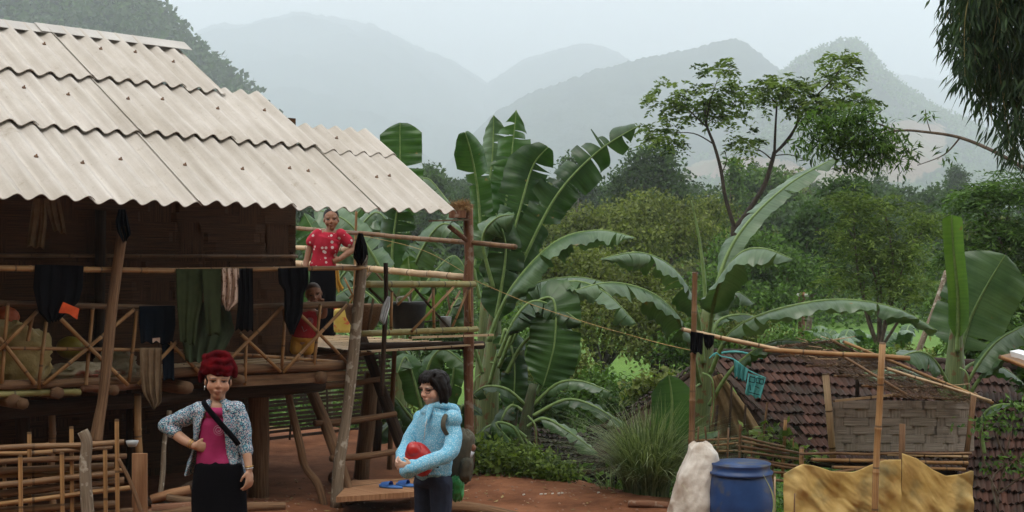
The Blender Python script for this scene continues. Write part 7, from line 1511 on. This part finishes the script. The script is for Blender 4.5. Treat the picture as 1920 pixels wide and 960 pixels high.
    b = MB(); ell(b, Q(786, 861, -.19), tuple(r(25, 22, 33)), headm(0, 0, 24), 28); ell(b, Q(777, 845, -.22), tuple(r(15, 14, 17)), headm(0, 0, 24), 20); b.build('dome', HM, hb); b = MB(); n = 24; Mh = headm(0, 0, 20); b.tube([Q(786, 858, -.20) + Mh @ Vector((27.5 * k * math.cos(6.283 * i / n), 27.5 * k * math.sin(6.283 * i / n), -.045)) for i in range(n + 1)], .006, 6, cap=False); b.build('rim', CL_BLACK, hb)
    b = MB(); b.tube([Q(786, 861, -.19) + Mh @ Vector((4 * k, -22.8 * k * math.cos(a_), 34 * k * math.sin(a_))) for a_ in [R(-80) + R(160) * i / 16 for i in range(17)]], .007, 6, flat=.4); b.build('stripe', CL_BLACK, hb)
    BP = mat('backpack_olive', (.055, .050, .035), (.10, .092, .065), scale=8, rough=.8, bump=.4, bscale=30); bp_ = thing('backpack', Q(868, 905, .12), 'olive grey backpack worn on the girl\'s back', 'backpack')
    lump('body', Q(864, 856, .14), (24 * k, .10, 52 * k), BP, parent=bp_, sq=3.2, amp=.09, seed=4, rot=-.13)
    lump('pocket', Q(874, 880, .06), (13 * k, .06, 24 * k), BP, parent=bp_, sq=3, amp=.08, seed=6, rot=-.1)
    b = MB(); b.tube(smooth_path([Q(856, 790, .10), Q(846, 772, .0), Q(834, 781, -.15), Q(831, 800, -.185), Q(838, 815, -.16)], .01, 5)[0], 5 * k, 8, flat=.4, side=X); b.build('strap', BP, bp_)
    um = thing('umbrella', Q(874, 868, .1), 'folded silver umbrella with a brown handle in the side pocket of the backpack', 'umbrella'); b = MB(); b.tube([Q(866, 872, .08), Q(874, 858, .08), Q(883, 844, .08)], r(6, 9, 8.5), 12); b.build('canopy', mat('umbrella_silver', (.30, .30, .32), (.5, .5, .52), scale=20, rough=.35, metal=.4, bump=.5, bscale=30), um); b = MB(); b.tube([Q(881, 845, .08), Q(886, 838, .08), Q(889, 834, .08)], r(7, 7.5, 5), 12); b.build('handle', WOODR, um)
    lump('carrier_bag', Q(857, 916, .05), (13 * k, .05, 24 * k), mat('bag_green', (.015, .20, .045), (.05, .34, .10), scale=14, rough=.35, spec=.6, bump=.5, bscale=30, c3=(.3, .5, .3), s3=22, lo3=.64, hi3=.68), 'bright green plastic bag hanging behind the girl\'s hip', 'plastic bag', seed=8, amp=.16, sq=3)
girl()

# ---- woman on the veranda
def woman_veranda():
    D = 14.3; k = D / F; Q = lambda x, y, d=0: P(x, y, D + d); r = lambda *a: [v * k for v in a]
    t_ = thing('person', Q(605, 646), 'woman in a red blouse with white dots and black skirt standing on the veranda', 'person')
    M = headm(8, 4, 2); hc = Q(621, 412); H = 39 * k; b = MB()
    limb(b, [Q(617, 438), Q(613, 455), Q(607, 480), Q(604, 505), Q(604, 525)], r(17, 18, 17, 18, 18), n=18, flat=.6, side=X); limb(b, [Q(621, 418), Q(618, 440)], r(7.5, 9)); limb(b, [Q(594, 438), Q(641, 439)], r(6.5, 6.5))
    limb(b, [Q(589, 440), Q(580, 468), Q(575, 490, -.02)], r(7, 6.5, 5.5)); limb(b, [Q(574, 490, -.02), Q(573, 502, -.05)], r(6, 5)); hand(b, Q(573, 500, -.05), Vector((0, -.5, -1)), Vector((0, .8, -.4)), .15, 1, .6)
    limb(b, [Q(646, 441), Q(655, 455, .02), Q(662, 468, .03)], r(7, 6.5, 6)); limb(b, [Q(662, 468, .03), Q(650, 476, -.04), Q(637, 486, -.08)], r(6.5, 6, 4.5)); hand(b, Q(638, 485, -.08), Vector((-1, .1, -.4)), Vector((0, 1, 0)), .14, 1, .5)
    for s in (-1, 1): limb(b, [Q(604 + s * 8, 524), Q(604 + s * 9, 580), Q(604 + s * 10, 640)], r(10, 8, 6)); limb(b, [Q(604 + s * 10, 641, .02), Q(604 + s * 13, 645, -.14)], r(5, 4.5))
    head(b, hc, H, M); o = b.build('body', SKIN, t_); remesh(o, .0058, 3); paint(o, (.30, .155, .095), hc, M, H)
    bm = speckle('blouse_red', (.34, .012, .030), [(.62, .50, .50)], 17, .27, (.42, .02, .045)); b = MB()
    limb(b, [Q(616, 446), Q(612, 460), Q(607, 480), Q(605, 500)], r(25, 25, 22, 25), n=20, flat=.66, side=X); limb(b, [Q(596, 440), Q(584, 453)], r(11, 11)); limb(b, [Q(639, 440), Q(652, 453, .01)], r(11, 10.5)); limb(b, [Q(600, 440, .03), Q(635, 440, .03)], r(8, 8)); ell(b, Q(605, 465, -.05), tuple(r(11, 8, 11))); ell(b, Q(623, 465, -.05), tuple(r(11, 8, 11)))
    garment('blouse', b, bm, t_, .008, 3, .005, 16, 3)
    b = MB(); limb(b, [Q(605, 504), Q(605, 530), Q(604, 590), Q(603, 634)], r(23, 25, 25, 26), n=20, flat=.62, side=X); garment('skirt', b, CL_BLACK, t_, .010, 2, .005, 8, 4)
    b = MB(); hp = lambda *v: hc + M @ (Vector(v) * H); ell(b, hp(0, -.14, .20), tuple(v * H for v in (.375, .42, .36)), M, 18); ell(b, hp(0, -.26, -.02), tuple(v * H for v in (.33, .26, .36)), M, 16); ell(b, hp(0, -.5, .0), tuple(v * H for v in (.16, .15, .16)), M); garment('hair', b, HAIR, t_, .007, 2, .002, 50, 2)
woman_veranda()
# ---- child at the rail
def child():
    D = 11.56; k = D / F; Q = lambda x, y, d=0: P(x, y, D + d); r = lambda *a: [v * k for v in a]
    t_ = thing('person', Q(566, 694), 'small child in a red top and yellow shorts holding the veranda rail', 'person')
    M = headm(14, 14, 8); hc = Q(588, 551, -.02); H = 42 * k; b = MB()
    limb(b, [Q(580, 584), Q(576, 605), Q(570, 628), Q(566, 642)], r(16, 18, 18, 18), n=16, flat=.7, side=X); limb(b, [Q(584, 568), Q(582, 584)], r(7, 8)); limb(b, [Q(566, 588), Q(594, 588)], r(7, 7))
    limb(b, [Q(595, 589), Q(607, 592, -.02), Q(609, 578, -.06), Q(605, 568, -.10)], r(6.5, 5.5, 5, 4)); hand(b, Q(605, 569, -.10), Vector((0, -.4, 1)), Vector((0, -1, -.3)), .085, 1, .8)
    limb(b, [Q(563, 590), Q(556, 586, -.04), Q(562, 576, -.10), Q(572, 570, -.14)], r(6.5, 5.5, 5, 4)); hand(b, Q(570, 571, -.14), Vector((1, -.2, .3)), Vector((0, .9, .2)), .085, 1, .7)
    for x in (557, 577): limb(b, [Q(x, 640), Q(x - 1, 665), Q(x - 2, 688)], r(8.5, 7, 5)); limb(b, [Q(x - 2, 689), Q(x, 692, -.07)], r(4.5, 4))
    head(b, hc, H * 1.02, M, True); o = b.build('body', SKIN, t_); remesh(o, .0050, 3); paint(o, (.36, .19, .12), hc, M, H, hair=(.42, .80, (.10, .055, .036)))
    b = MB(); limb(b, [Q(580, 589), Q(576, 606), Q(570, 626), Q(569, 632)], r(18.5, 21, 22, 22), n=18, flat=.74, side=X); tp = garment('tank_top', b, mat('top_red', (.33, .012, .018), (.42, .02, .03), rough=.8), t_, .006, 2, .003, 20, 5)
    b = MB(); rs = random.Random(2)
    for i in range(16): a = i / 16 * 6.28; b.tube([Q(581 + 2 * math.cos(a), 602 + 2 * math.sin(a), -.088), Q(581 + 7 * math.cos(a), 602 + 7 * math.sin(a), -.082)], .0016, 4)
    b.tube([Q(566, 612, -.085), Q(570, 622, -.09), Q(576, 618, -.09)], .002, 4); b.build('print', mat('print_grey', (.4, .4, .42)), tp)
    b = MB(); limb(b, [Q(568, 630), Q(567, 638)], r(20, 21), n=16, flat=.75, side=X)
    for x in (557, 578): limb(b, [Q(x, 638), Q(x - 1, 654)], r(12, 13))
    garment('shorts', b, mat('shorts_yellow', (.50, .24, .03), (.60, .32, .06), scale=8, rough=.8), t_, .006, 2, .003, 18, 6)
child()
HAZE_D = .00048
# ---------------------------------------------------------------- air
hm = bpy.data.materials.new('haze_air'); hm.use_nodes = True; t = hm.node_tree; t.nodes.clear()
o_ = t.nodes.new('ShaderNodeOutputMaterial'); pv = t.nodes.new('ShaderNodeVolumePrincipled')
pv.inputs['Color'].default_value = (.865, .93, .99, 1); pv.inputs['Density'].default_value = HAZE_D; pv.inputs['Anisotropy'].default_value = 0
t.links.new(pv.outputs[0], o_.inputs['Volume'])
b = MB(); b.box((-8500, -80, -60), (8500, 11500, 1750)); b.build('haze', hm, kind='stuff', smooth=False, label='pale blue haze filling the valley in front of the mountains', cat='haze')
